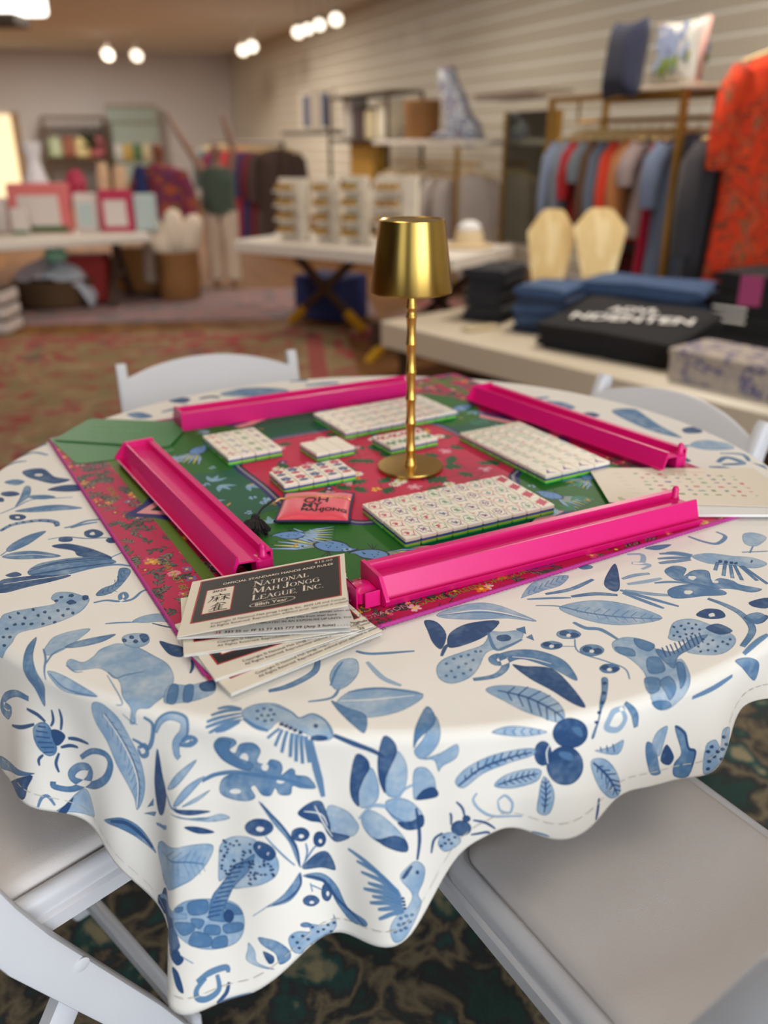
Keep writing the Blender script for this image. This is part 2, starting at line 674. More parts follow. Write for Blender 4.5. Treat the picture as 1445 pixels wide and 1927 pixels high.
def hem_radius(phi):
    """distance from the centre to the hem of the flat square cloth with rounded corners"""
    a = (phi - CL_ANG)
    c, s = np.abs(np.cos(a)), np.abs(np.sin(a))
    mx, mn = np.maximum(c, s), np.minimum(c, s)
    r = CL_HALF / mx
    k = CL_HALF - CL_ROUND
    b = k * (mx + mn)
    disc = np.maximum(b * b - (2 * k * k - CL_ROUND ** 2), 0)
    rc = b + np.sqrt(disc)
    g = np.arange(-180, 180.01, .5)
    hs = np.interp(g, *zip(*HEM_SAG))
    hs = np.convolve(np.pad(hs, 8, mode='wrap'), np.hanning(11)[1:-1] / np.hanning(11)[1:-1].sum(), 'same')[8:-8]
    hang = np.interp((np.degrees(phi) + 180) % 360 - 180, g, hs)
    return np.where(r * mn > k, rc, r) + hang


# ridges of the hanging folds: angle, reach per metre of drop, width on the clockwise and anticlockwise side (degrees)
FOLDS = [(-107.0, .27, 2.9, 8.5), (-90.0, .16, 4.5, 4.5), (-75.5, .22, 6.0, 5.5), (-60.0, .22, 5.0, 3.5),
         (-47.0, .22, 4.5, 5.0), (-124.0, .20, 6.0, 5.0), (-140.0, .22, 6.0, 6.0), (-157.0, .22, 6.0, 6.0),
         (-30.0, .25, 6, 6), (-14.0, .25, 6, 6), (2.0, .25, 6, 6), (18.0, .25, 6, 6), (35, .25, 6, 6), (52, .22, 6, 6),
         (70, .25, 6, 6), (88, .25, 6, 6), (105, .22, 6, 6), (123, .25, 6, 6), (140, .25, 6, 6), (157, .25, 6, 6), (174, .25, 6, 6),
         (-172.0, .22, 6, 6)]


def cloth_xyz(r, phi):
    """point of the flat cloth (polar) -> draped position"""
    r, phi = np.broadcast_arrays(np.asarray(r, float), np.asarray(phi, float))
    s = np.maximum(r - TR, 0)
    deg = np.degrees(phi)
    push = np.zeros_like(s)
    for a, k, wl, wr in FOLDS:
        d = (deg - a + 180) % 360 - 180
        w = np.where(d < 0, wl, wr)
        push = push + k * np.exp(-(d / w) ** 2)
    rim = .012
    arc = rim * math.pi / 2
    t = np.clip(s / arc, 0, 1) * math.pi / 2
    rho = np.minimum(r, TR) + rim * np.sin(t)
    z = -rim * (1 - np.cos(t))
    h = np.maximum(s - arc, 0)
    out = h * (.04 + push) * np.clip(h / .06, 0, 1)
    rho = rho + out + np.clip(h / .14, 0, 1) * (.0075 * np.sin(phi * 25 + .6 + h * 3) + .0040 * np.sin(phi * 43 + 1.0 - h * 5))
    z = z - h * np.sqrt(np.maximum(.2, 1 - (.04 + push) ** 2))
    # slow waves of the part lying on the table
    lay = np.where(s > 0, 0, .0006 * (np.sin(r * 23 + phi * 3) + np.sin(phi * 5 - r * 31)))
    return np.stack([TC[0] + rho * np.cos(phi), TC[1] + rho * np.sin(phi), TZ + z + lay * np.clip((TR - r) / .1, 0, 1)], -1)
table = empty('round_table', (TC[0], TC[1], 0))
tag(table, 'round folding table hidden under the blue and white print cloth', 'table')
tbm = mat('grey_table_plastic', (196, 194, 190), .5)
MB().lathe([(.02, -.035), (TR - .01, -.035), (TR - .002, -.028), (TR - .002, -.012), (TR - .01, -.004), (.02, -.004)], (0, 0, TZ), 64).build('table_top', tbm, table, smooth=30)
lm = mat('dark_steel_leg', (70, 70, 72), .4, .7)
for sx in (-1, 1):
    MB().tube([(sx * .17, -.13, .0105), (sx * .15, -.13, TZ - .04)], .013).tube([(sx * .17, .13, .0105), (sx * .15, .13, TZ - .04)], .013).tube(
        [(sx * .163, -.13, .25), (sx * .163, .13, .25)], .01).build('leg', lm, table, smooth=40)


def cloth_mesh():
    nphi, rs = 900, np.concatenate([np.linspace(.004, .5, 22), np.linspace(.515, TR, 8)[:-1]])
    phi = np.linspace(-math.pi, math.pi, nphi, endpoint=False)
    hem = hem_radius(phi)
    rows = [np.full(nphi, r) for r in rs]
    for t in np.concatenate([np.linspace(0, .12, 10), np.linspace(.14, 1, 44)]):
        rows.append(TR + (hem - TR) * t)
    Rr = np.array(rows)
    V = cloth_xyz(Rr, np.broadcast_to(phi, Rr.shape))
    flat = np.stack([Rr * np.cos(phi), Rr * np.sin(phi)], -1)
    n = len(rows)
    V, flat = V.reshape(-1, 3), flat.reshape(-1, 2)
    i, j = np.meshgrid(np.arange(n - 1), np.arange(nphi), indexing='ij')
    a = i * nphi + j
    b = i * nphi + (j + 1) % nphi
    F = np.stack([a, a + nphi, b + nphi, b], -1).reshape(-1, 4)
    return V, F, flat, phi, hem


V, F, FLAT, PHI, HEM = cloth_mesh()
me = bpy.data.meshes.new('tablecloth')
me.from_pydata(V.tolist(), [], F.tolist() + [list(range(900))])
me.polygons.foreach_set('use_smooth', [True] * len(me.polygons))
uvl = me.uv_layers.new(name='uv')
li = np.empty(len(me.loops), np.int32)
me.loops.foreach_get('vertex_index', li)
UVS = 1.46                                           # the print canvas is this many metres across, square with the cloth
_ca, _sa = math.cos(CL_ANG), math.sin(CL_ANG)
FLATR = np.stack([FLAT[:, 0] * _ca + FLAT[:, 1] * _sa, -FLAT[:, 0] * _sa + FLAT[:, 1] * _ca], 1)
uvl.data.foreach_set("uv", ((FLATR / UVS + .5)[li]).astype(np.float32).ravel())
cloth = link('tablecloth', me)
tag(cloth, 'cream cotton tablecloth printed with blue animals and leaves, draped over the round table', 'tablecloth')
sol = cloth.modifiers.new('thickness', 'SOLIDIFY')
sol.thickness = .0011
sol.offset = -1
# stitched hem: a narrow raised seam line near the edge
hs = []
hn = np.radians(np.arange(-180, 180, .4))
seam = cloth_xyz(hem_radius(hn) - .016, hn)
seam_o = MB()
pts_o = cloth_xyz(hem_radius(hn) - .0165, hn)
pts_i = cloth_xyz(hem_radius(hn) - .0155, hn)
nrm = np.stack([np.cos(hn), np.sin(hn), 0 * hn], -1) * .0009
for i in range(0, len(hn) - 1, 1):
    if i % 3 == 2:
        continue
    seam_o.add([pts_i[i] + nrm[i], pts_i[i + 1] + nrm[i + 1], pts_o[i + 1] + nrm[i + 1], pts_o[i] + nrm[i]], [(0, 1, 2, 3)])
seam_o.build('hem_stitching', mat('hem_thread', (205, 200, 190), .8), cloth)
# ------------------------------------------------------------------ the blue print of the cloth, in flat cloth coordinates (quarter millimetres)
CLOTH_PRINT = """
P2:-1405 -1735 -1418 -1795 -1405 -1885 -1410 -1954 -1387 -2010 -1375 -2090 -1346 -2056 -1312 -2006 -1337 -1946 -1375 -1853
P1:-1210 -1668 -1277 -1684 -1335 -1730 -1344 -1793 -1338 -1845 -1305 -1868 -1262 -1824 -1229 -1746
P2:-1096 -1709 -1161 -1730 -1240 -1770 -1266 -1811 -1209 -1809 -1140 -1776 -1105 -1738
L2 7.1:-1347 -1820 -1309 -1900 -1288 -1998
L2 6.7:-1299 -1924 -1296 -1856 -1266 -1811
P1:-1282 -1965 -1225 -1987 -1138 -2047 -1048 -2116 -1132 -2093 -1204 -2064 -1245 -2023
L2 4.5:-1269 -1978 -1205 -2046 -1130 -2087 -1048 -2116
P1:-1100 -1801 -1060 -1780 -980 -1807 -900 -1869 -834 -1926 -792 -2003 -781 -2077 -797 -2138 -818 -2176 -839 -2196 -884 -2194 -912 -2242 -940 -2239 -911 -2189 -948 -2134 -978 -2055 -1012 -2013 -1052 -1979 -1090 -1957 -1143 -1969 -1182 -1968 -1221 -1925 -1214 -1892 -1161 -1915 -1134 -1877 -1124 -1829
P1:-1059 -1747 -1051 -1715 -1008 -1703 -964 -1713 -943 -1759 -950 -1795 -985 -1814 -1030 -1793
P3:-995 -1720 -972 -1710 -949 -1747 -964 -1775
P3:-1035 -1758 -1036 -1770 -1046 -1770 -1054 -1759 -1054 -1743 -1043 -1747
P3:-987 -1765 -990 -1778 -1000 -1777 -1008 -1766 -1006 -1752 -996 -1754
P3:-1012 -1734 -1013 -1747 -1024 -1746 -1032 -1736 -1031 -1720 -1020 -1724
P1:-795 -2069 -716 -2067 -643 -2039 -617 -2110 -668 -2159 -734 -2178 -789 -2172
P2:-789 -2067 -758 -2073 -746 -2178 -781 -2168
P2:-735 -2075 -704 -2069 -691 -2164 -722 -2166
P3:-683 -2063 -636 -2038 -619 -2100 -663 -2105
L2 6.6:-1046 -1981 -1003 -2022 -972 -2002 -909 -1979
L2 3.6:-1042 -2002 -994 -2076 -944 -2159 -972 -2162
L2 3.9:-954 -2199 -931 -2232 -907 -2250
L2 4.6:-1218 -1935 -1171 -1979 -1140 -1979
P1:-1613 -1589 -1593 -1535 -1522 -1502 -1429 -1461 -1462 -1415 -1459 -1363 -1400 -1356 -1331 -1390 -1295 -1414 -1286 -1475 -1302 -1544 -1355 -1613 -1419 -1662 -1490 -1705 -1490 -1793 -1550 -1825
P3:-1569 -1578 -1569 -1589 -1576 -1584 -1584 -1574 -1584 -1564 -1577 -1570
P3:-1548 -1543 -1547 -1554 -1555 -1552 -1563 -1539 -1563 -1532 -1555 -1535
P3:-1503 -1586 -1503 -1597 -1511 -1590 -1519 -1582 -1519 -1571 -1511 -1574
P3:-1495 -1518 -1496 -1526 -1503 -1521 -1510 -1513 -1510 -1502 -1502 -1504
P3:-1456 -1566 -1456 -1575 -1464 -1570 -1471 -1562 -1471 -1552 -1464 -1550
P3:-1438 -1535 -1438 -1545 -1446 -1543 -1453 -1536 -1453 -1525 -1446 -1521
P3:-1400 -1585 -1400 -1595 -1408 -1592 -1415 -1582 -1415 -1571 -1408 -1572
P3:-1387 -1522 -1387 -1532 -1395 -1529 -1403 -1518 -1402 -1508 -1395 -1509
P3:-1352 -1564 -1352 -1574 -1359 -1569 -1367 -1561 -1367 -1551 -1359 -1549
P3:-1350 -1502 -1350 -1513 -1358 -1516 -1365 -1508 -1365 -1498 -1357 -1496
P3:-1317 -1542 -1317 -1552 -1326 -1549 -1332 -1539 -1332 -1529 -1324 -1530
P3:-1367 -1614 -1368 -1623 -1375 -1627 -1382 -1617 -1381 -1609 -1374 -1607
P3:-1411 -1628 -1411 -1638 -1418 -1642 -1425 -1630 -1425 -1621 -1418 -1622
P3:-1458 -1628 -1458 -1638 -1466 -1642 -1473 -1633 -1473 -1623 -1465 -1621
P3:-1493 -1628 -1492 -1639 -1500 -1642 -1508 -1630 -1508 -1621 -1500 -1622
P3:-1524 -1637 -1525 -1643 -1532 -1646 -1540 -1639 -1539 -1628 -1532 -1624
P3:-1545 -1666 -1545 -1678 -1553 -1678 -1561 -1668 -1560 -1663 -1553 -1659
P3:-1533 -1732 -1534 -1740 -1541 -1740 -1548 -1731 -1548 -1724 -1541 -1724
P3:-1506 -1732 -1507 -1741 -1514 -1742 -1522 -1732 -1521 -1723 -1514 -1723
P3:-1413 -1401 -1414 -1411 -1421 -1413 -1429 -1405 -1429 -1394 -1421 -1391
P3:-1424 -1432 -1425 -1443 -1433 -1446 -1440 -1437 -1440 -1427 -1432 -1424
P3:-1508 -1788 -1512 -1794 -1521 -1790 -1527 -1782 -1524 -1778 -1515 -1780
P3:-1371 -1386 -1371 -1396 -1375 -1403 -1382 -1399 -1389 -1400 -1394 -1386 -1395 -1383 -1391 -1377 -1383 -1373 -1376 -1380
P3:-1340 -1447 -1340 -1458 -1349 -1463 -1362 -1468 -1375 -1458 -1383 -1450 -1383 -1440 -1374 -1426 -1361 -1428 -1348 -1439
P3:-1300 -1409 -1299 -1421 -1304 -1427 -1313 -1430 -1323 -1420 -1329 -1403 -1331 -1391 -1326 -1385 -1317 -1385 -1306 -1392
L2 15.1:-1264 -1452 -1215 -1433 -1155 -1443 -1132 -1409 -1153 -1371 -1165 -1393 -1142 -1440 -1101 -1427 -1080 -1369 -1058 -1347
P2:-1201 -1142 -1238 -1149 -1217 -1276 -1263 -1325 -1277 -1377 -1255 -1396 -1207 -1366 -1183 -1292 -1174 -1186
L3 3.3:-1251 -1369 -1253 -1337
L3 3.2:-1251 -1369 -1233 -1383
L3 3.5:-1234 -1352 -1238 -1307
L3 3.2:-1234 -1352 -1208 -1374
L3 3.2:-1218 -1335 -1222 -1288
L3 3.1:-1218 -1335 -1187 -1362
L3 3.2:-1209 -1311 -1230 -1249
L3 4.3:-1209 -1311 -1183 -1303
L3 4.6:-1206 -1270 -1227 -1217
L3 3.4:-1206 -1270 -1181 -1261
L3 3.4:-1203 -1229 -1222 -1187
L3 3.4:-1203 -1229 -1182 -1228
L3 3.4:-1201 -1193 -1214 -1162
L3 3.3:-1201 -1193 -1186 -1191
P3:-1639 -884 -1566 -870 -1452 -920 -1346 -993 -1304 -1035 -1331 -1049 -1472 -1007 -1520 -948 -1623 -913
P2:-1661 -1163 -1639 -1086 -1569 -1047 -1490 -1023 -1370 -1016 -1310 -1041 -1273 -1086 -1369 -1130 -1457 -1185 -1535 -1226 -1616 -1212
L3 8.5:-1658 -1167 -1582 -1097 -1496 -1069 -1317 -1042
L3 11:-1629 -1194 -1539 -1157 -1456 -1123 -1281 -1083
L3 9.3:-1659 -1138 -1568 -1075 -1458 -1041 -1337 -1032
P3:-1749 -1200 -1715 -1167 -1675 -1197 -1707 -1220
P3:-1751 -1254 -1680 -1218 -1585 -1200 -1447 -1197 -1504 -1252 -1595 -1307 -1703 -1369
L2 14:-1457 -1185 -1369 -1130 -1268 -1103 -1184 -1125
L2 11.7:-1311 -1026 -1270 -977
L0 5.2:-1724 -1285 -1603 -1241 -1468 -1196
P2:-1733 -723 -1801 -764 -1847 -856 -1854 -931 -1823 -958 -1775 -895 -1750 -822
P2:-1843 -1011 -1795 -961 -1692 -951 -1559 -1003 -1654 -1031 -1769 -1038
L2 10.2:-1854 -1001 -1841 -941
L0 4.3:-1824 -1005 -1699 -987 -1585 -1007
L2 33.8:-1971 -720 -1945 -652 -1883 -613 -1807 -593 -1726 -614 -1697 -664
P3:-1953 -701 -1958 -710 -1958 -711 -1970 -700 -1974 -689 -1965 -690
P3:-1945 -645 -1943 -657 -1952 -655 -1955 -647 -1959 -635 -1950 -636
P3:-1919 -625 -1917 -636 -1926 -635 -1929 -625 -1932 -614 -1924 -615
P3:-1883 -614 -1888 -622 -1897 -622 -1900 -612 -1904 -599 -1895 -601
P3:-1844 -604 -1850 -613 -1850 -614 -1862 -603 -1866 -590 -1857 -591
P3:-1806 -596 -1802 -608 -1810 -607 -1823 -594 -1817 -585 -1816 -584
P3:-1761 -604 -1758 -614 -1766 -614 -1770 -604 -1773 -593 -1765 -593
P3:-1721 -624 -1717 -634 -1726 -634 -1729 -624 -1733 -613 -1725 -613
P3:-1692 -655 -1696 -667 -1705 -667 -1709 -657 -1713 -646 -1704 -646
L2 18.3:-1502 -578 -1569 -601 -1615 -662 -1655 -684
L2 17.6:-1505 -613 -1570 -642 -1620 -686
L2 9.3:-1689 -821 -1607 -792 -1499 -812 -1402 -808 -1345 -826
P3:-1430 -756 -1431 -787 -1449 -804 -1481 -804 -1512 -786 -1529 -754 -1533 -727 -1509 -703 -1481 -707 -1451 -728
P0:-1473 -759 -1469 -766 -1475 -772 -1484 -773 -1494 -769 -1500 -759 -1498 -744 -1493 -737 -1485 -736 -1478 -748
P3:-1564 -823 -1564 -839 -1578 -848 -1604 -850 -1627 -839 -1637 -818 -1637 -801 -1624 -793 -1598 -791 -1575 -801
P3:-1333 -845 -1333 -859 -1345 -870 -1364 -870 -1382 -856 -1393 -838 -1393 -822 -1381 -811 -1362 -812 -1345 -826
L2 9.7:-2063 -498 -2016 -420 -1963 -313 -1831 -295 -1745 -280
P2:-1998 -467 -1897 -411 -1781 -387 -1642 -427 -1754 -464 -1887 -487
P2:-2080 -108 -2040 -124 -1995 -260 -2006 -345 -2020 -402 -2040 -284
P3:-2063 -226 -2069 -242 -2091 -254 -2123 -255 -2156 -240 -2174 -219 -2177 -194 -2154 -181 -2121 -180 -2088 -196
P3:-1902 -552 -1904 -574 -1919 -589 -1949 -587 -1979 -570 -1993 -548 -2001 -520 -1979 -509 -1950 -510 -1916 -529
P0:-1935 -550 -1932 -560 -1940 -563 -1948 -563 -1958 -556 -1960 -549 -1963 -540 -1955 -537 -1947 -538 -1942 -541
P3:-2121 -302 -2113 -325 -2120 -334 -2132 -333 -2146 -322 -2156 -302 -2163 -282 -2161 -267 -2144 -272 -2136 -279
P2:-1841 -281 -1854 -295 -1884 -310 -1932 -308 -1979 -291 -2001 -272 -1996 -251 -1957 -246 -1909 -247 -1864 -262
P3:-1925 -173 -1867 -106 -1774 -99 -1727 -176 -1807 -203
P3:-2189 135 -2143 185 -2068 174 -1958 37 -1846 -15 -1916 -79 -2037 -16 -2130 50
P2:-2228 -39 -2184 7 -2111 -29 -2136 -86
P0:-2042 77 -2042 63 -2051 54 -2066 54 -2082 62 -2093 76 -2093 91 -2081 96 -2065 95 -2049 87
L2 22.5:-2315 381 -2251 474 -2137 424
L2 51.1:-2285 533 -2261 618 -2227 643
L2 21.1:-2340 213 -2296 293 -2234 320
L2 31.8:-1453 -2035 -1537 -1989 -1653 -1970 -1717 -1996 -1674 -2040 -1629 -2030 -1690 -1989
P2:-1468 -2147 -1427 -2139 -1394 -2156 -1382 -2203 -1391 -2254 -1417 -2279 -1450 -2274 -1472 -2230 -1475 -2188
L3 7.1:-1442 -2149 -1405 -2167
L3 6.6:-1456 -2162 -1405 -2189
L3 6.5:-1462 -2181 -1404 -2212
L3 7.1:-1462 -2205 -1401 -2233
L3 6.9:-1461 -2229 -1404 -2253
L3 7.2:-1457 -2254 -1419 -2269
P3:-1384 -2186 -1352 -2199 -1333 -2228 -1357 -2247 -1389 -2251 -1393 -2213
L3 12.5:-1458 -2136 -1536 -2122 -1641 -2090
L3 11.8:-1399 -2146 -1430 -2105 -1484 -2066
L3 11.1:-1382 -2172 -1358 -2153 -1344 -2114
L3 11.7:-1343 -2201 -1314 -2162 -1301 -2122
L3 12.9:-1325 -2242 -1277 -2258 -1215 -2286
L3 12:-1377 -2264 -1331 -2271 -1290 -2289
L3 10.4:-1466 -2261 -1495 -2270 -1506 -2294
L3 10.4:-1399 -2282 -1436 -2314 -1448 -2354
P1:-1076 -2133 -1029 -2148 -984 -2208 -972 -2286 -965 -2379 -982 -2470 -1030 -2544 -1087 -2587 -1075 -2535 -1078 -2468 -1090 -2380 -1094 -2289 -1113 -2219 -1106 -2167
L2 4.6:-1053 -2181 -1032 -2192
L2 4.6:-1053 -2181 -1064 -2200
L2 4.5:-1043 -2212 -1014 -2227
L2 4.4:-1043 -2212 -1060 -2241
L2 4.4:-1034 -2243 -997 -2262
L2 4.6:-1034 -2243 -1053 -2278
L2 4.1:-1024 -2274 -984 -2295
L2 4.2:-1024 -2274 -1045 -2314
L2 4.3:-1019 -2306 -983 -2335
L2 4.3:-1019 -2306 -1049 -2347
L2 4.4:-1016 -2339 -980 -2368
L2 4.2:-1016 -2339 -1045 -2381
L2 4.2:-1013 -2372 -977 -2401
L2 4.3:-1013 -2372 -1042 -2413
L2 4.1:-1013 -2406 -991 -2440
L2 4.3:-1013 -2406 -1052 -2439
L2 4.3:-1022 -2440 -1004 -2472
L2 4.5:-1022 -2440 -1058 -2470
L2 4.6:-1032 -2476 -1016 -2502
L2 4.2:-1032 -2476 -1061 -2500
L2 4.5:-1042 -2512 -1032 -2529
L2 4.4:-1042 -2512 -1062 -2529
L0 5.8:-1051 -2183 -1021 -2286 -1011 -2396 -1026 -2479 -1082 -2575
L3 4.2:-1041 -2183 -1013 -2286 -1003 -2395 -1019 -2481 -1076 -2576
L2 30.9:-1303 -2331 -1207 -2316 -1131 -2336 -1122 -2382 -1187 -2433 -1306 -2450 -1397 -2420 -1402 -2382 -1343 -2365 -1270 -2382 -1319 -2426 -1435 -2443 -1498 -2402 -1492 -2378
P1:-1549 -2503 -1513 -2490 -1429 -2463 -1364 -2461 -1361 -2518 -1399 -2584
P3:-1549 -2503 -1482 -2483 -1461 -2479 -1527 -2525
P3:-1806 -2295 -1818 -2287 -1569 -2311 -1610 -2350 -1678 -2387
P2:-1910 -2151 -1764 -2220 -1631 -2274 -1544 -2315 -1720 -2273 -1933 -2198
L2 12:-1607 -2445 -1571 -2418 -1545 -2424 -1544 -2472
L1 32:-843 -2287 -799 -2246 -752 -2233 -704 -2258 -716 -2300 -765 -2340 -778 -2381 -770 -2399
L2 18.7:-755 -2349 -714 -2354 -683 -2335 -710 -2324 -740 -2340
L2 5.5:-847 -2290 -803 -2239 -753 -2223 -696 -2250 -704 -2304 -752 -2346
L2 14.8:-864 -2224 -837 -2256 -874 -2322 -910 -2348 -935 -2322 -962 -2302
L2 15.5:-955 -2342 -912 -2333 -921 -2369 -952 -2374 -955 -2342
P3:-861 -2352 -869 -2442 -863 -2520 -913 -2596 -960 -2609 -952 -2545 -918 -2456
P1:-850 -2499 -794 -2452 -701 -2414 -756 -2464 -808 -2496
P1:-832 -2558 -761 -2500 -681 -2477 -733 -2517 -803 -2559
P1:-793 -2567 -730 -2543 -666 -2526 -727 -2558
P3:-836 -2571 -756 -2584 -681 -2603 -753 -2605 -811 -2589
P3:-822 -2595 -736 -2627 -690 -2625 -777 -2612
P1:-865 -2587 -727 -2622 -642 -2616 -608 -2635 -701 -2641
P3:-800 -2643 -749 -2650 -683 -2683 -747 -2678
P2:-695 -2497 -655 -2477 -560 -2474 -633 -2483 -684 -2495
P2:-1031 -2585 -970 -2547 -986 -2578
P2:-1064 -2608 -980 -2604 -1006 -2625
L2 13.9:-1009 -2656 -942 -2657 -907 -2645
L2 7.9:-863 -2520 -846 -2566 -815 -2571
P1:-1038 -2737 -851 -2714 -756 -2716 -700 -2734 -736 -2792 -808 -2841 -888 -2863 -1063 -2914 -1080 -2859
L2 5.4:-1028 -2773 -848 -2769 -752 -2796
L2 4.9:-946 -2762 -870 -2727
L2 7.7:-946 -2762 -961 -2798
L2 3.1:-887 -2756 -829 -2732
L2 4:-887 -2756 -900 -2801
L2 2.9:-857 -2765 -801 -2743
L2 3.2:-857 -2765 -871 -2818
L2 2.9:-833 -2774 -792 -2732
L2 2.9:-833 -2774 -820 -2829
L2 2.8:-808 -2779 -770 -2740
L2 2.7:-808 -2779 -796 -2832
L2 3:-784 -2786 -752 -2753
L2 2.9:-784 -2786 -775 -2832
L2 3.1:-761 -2793 -739 -2769
L2 3.2:-761 -2793 -754 -2824
P2:-1294 -2594 -1192 -2592 -1133 -2628 -1099 -2692 -1084 -2788 -1123 -2738 -1160 -2681 -1214 -2632
L3 14.8:-1245 -2600 -1167 -2622 -1124 -2684 -1094 -2762
L2 20.5:-868 -3223 -809 -3202 -736 -3198 -732 -3220
L2 20.2:-779 -3217 -782 -3275 -834 -3297 -876 -3285 -873 -3250 -827 -3218
P3:-980 -3158 -947 -3178 -935 -3254 -969 -3232
L3 13.7:-735 -3258 -755 -3298 -800 -3326
L2 6.5:-780 -3324 -716 -3324 -648 -3322
L2 4.8:-788 -3326 -703 -3324 -667 -3323
P3:-996 -3098 -940 -3102 -910 -3131 -951 -3150
L2 5.2:-940 -3102 -870 -3151
P3:-924 -3116 -931 -3131 -946 -3138 -961 -3139 -976 -3131 -981 -3119 -970 -3103 -951 -3091 -935 -3092 -925 -3101
L3 208.9:-1157 -3078 -1028 -3036 -1034 -3065
L3 87.1:-1143 -2985 -1137 -3027 -950 -2976
P1:-503 -2225 -461 -2186 -392 -2181 -332 -2224 -298 -2264 -254 -2239 -205 -2276 -175 -2348 -210 -2365 -262 -2344 -316 -2314 -364 -2287 -400 -2321 -454 -2302 -487 -2273
L2 15.5:-504 -2217 -557 -2223 -607 -2247
L2 12.8:-504 -2237 -559 -2254 -620 -2272
L2 11.3:-498 -2255 -557 -2274 -625 -2290
L2 11.1:-496 -2273 -549 -2286 -617 -2311
L2 15.1:-508 -2212 -553 -2201 -590 -2211
L2 12:-502 -2282 -548 -2301 -591 -2309
L2 13.4:-361 -2316 -405 -2346
L2 15:-351 -2320 -383 -2378
L2 16.4:-334 -2326 -364 -2405
L2 18.5:-316 -2334 -336 -2424
L2 18.9:-300 -2338 -318 -2443
L2 18.2:-285 -2343 -296 -2453
L2 18.9:-270 -2347 -271 -2451
L2 22.4:-255 -2359 -250 -2467 -244 -2521 -237 -2591
P3:-347 -2298 -350 -2306 -359 -2305 -364 -2298 -360 -2290 -352 -2291
P3:-331 -2307 -335 -2314 -343 -2313 -348 -2306 -344 -2300 -336 -2300
P3:-315 -2317 -319 -2322 -327 -2322 -332 -2316 -328 -2309 -320 -2310
P3:-300 -2326 -303 -2331 -311 -2330 -316 -2324 -312 -2319 -304 -2320
P3:-281 -2334 -284 -2339 -293 -2339 -297 -2333 -294 -2328 -286 -2329
P2:-441 -2225 -444 -2232 -451 -2232 -456 -2225 -452 -2218 -446 -2218
P2:-420 -2212 -422 -2219 -429 -2220 -434 -2213 -431 -2205 -424 -2205
P2:-395 -2220 -398 -2227 -405 -2227 -410 -2219 -406 -2212 -400 -2211
P2:-423 -2250 -425 -2257 -432 -2257 -437 -2249 -434 -2242 -428 -2242
P2:-400 -2250 -402 -2258 -410 -2257 -414 -2250 -411 -2243 -404 -2244
P2:-381 -2244 -384 -2251 -391 -2251 -395 -2245 -392 -2237 -386 -2237
P2:-436 -2267 -438 -2275 -445 -2274 -449 -2268 -447 -2260 -440 -2261
P2:-407 -2280 -410 -2287 -417 -2287 -421 -2280 -418 -2273 -412 -2273
P2:-385 -2275 -388 -2282 -395 -2282 -399 -2275 -396 -2268 -390 -2267
L3 15:-175 -2348 -105 -2379 -46 -2406 -5 -2435
P3:-230 -2310 -231 -2316 -234 -2318 -239 -2319 -243 -2314 -245 -2309 -244 -2303 -240 -2299 -236 -2299 -232 -2303
P3:-195 -2357 -201 -2361 -215 -2365 -235 -2364 -250 -2360 -255 -2354 -249 -2349 -234 -2345 -215 -2347 -200 -2351
L2 11.5:-492 -2267 -446 -2303 -400 -2321
L2 5.7:-406 -2187 -332 -2229 -298 -2265 -254 -2243 -207 -2282 -179 -2347
P2:-620 -2369 -581 -2332 -531 -2340 -525 -2363 -558 -2386 -540 -2400 -512 -2364 -461 -2361 -439 -2393 -461 -2434 -428 -2444 -409 -2428 -377 -2438 -370 -2464 -378 -2488 -342 -2467 -327 -2477 -325 -2494 -283 -2507 -260 -2554 -313 -2547 -343 -2534 -355 -2563 -395 -2557 -408 -2533 -428 -2557 -462 -2552 -484 -2521 -502 -2529 -488 -2559 -526 -2572 -589 -2564 -631 -2539 -616 -2496 -557 -2476 -486 -2475 -545 -2459 -601 -2424
P0:-493 -2422 -499 -2434 -509 -2441 -519 -2441 -526 -2434 -528 -2422 -521 -2410 -511 -2403 -500 -2402 -493 -2410
P0:-421 -2456 -425 -2464 -432 -2469 -441 -2469 -448 -2464 -449 -2456 -445 -2447 -436 -2443 -428 -2443 -422 -2449
P0:-370 -2513 -374 -2517 -381 -2519 -390 -2518 -397 -2515 -400 -2510 -396 -2506 -388 -2504 -379 -2505 -373 -2508
P0:-544 -2539 -549 -2545 -562 -2548 -576 -2547 -587 -2544 -591 -2538 -585 -2534 -574 -2531 -559 -2531 -548 -2534
P2:-612 -2369 -576 -2343 -544 -2353 -564 -2390 -536 -2417 -479 -2443 -502 -2468 -553 -2455 -599 -2420
L2 12.7:-695 -2492 -648 -2478 -557 -2473 -478 -2483 -372 -2505 -273 -2552
P1:-56 -2475 -26 -2539 -34 -2602 -93 -2629 -104 -2574
P3:-104 -2424 -70 -2434 -56 -2475 -81 -2524 -100 -2574 -102 -2625 -130 -2592 -130 -2524
P1:39 -2407 74 -2462 76 -2540 48 -2587 3 -2579 -1 -2523 18 -2471
P3:-7 -2355 30 -2373 39 -2417 15 -2480 -1 -2523 -2 -2575 -25 -2522 -27 -2435
P1:173 -2257 187 -2349 160 -2416 124 -2444 98 -2407 134 -2350
P2:145 -2206 173 -2257 162 -2316 112 -2365 96 -2397 101 -2325
P1:132 -2444 191 -2415 245 -2378 251 -2430 203 -2468 190 -2490 171 -2446
P1:102 -2489 141 -2475 176 -2513 186 -2554 192 -2587 115 -2600 101 -2573
P3:115 -2600 138 -2564 178 -2551 194 -2583
P1:-222 -2627 -154 -2643 -121 -2675 -105 -2709 -135 -2751 -199 -2751 -230 -2702
P1:-96 -2681 -69 -2634 -19 -2648 40 -2699 80 -2752 81 -2795 -3 -2766 -63 -2737
P3:-88 -2706 -37 -2743 32 -2728 80 -2752 81 -2795 -11 -2766
P1:-1 -2602 56 -2591 106 -2612 141 -2653 126 -2688 57 -2682 15 -2648
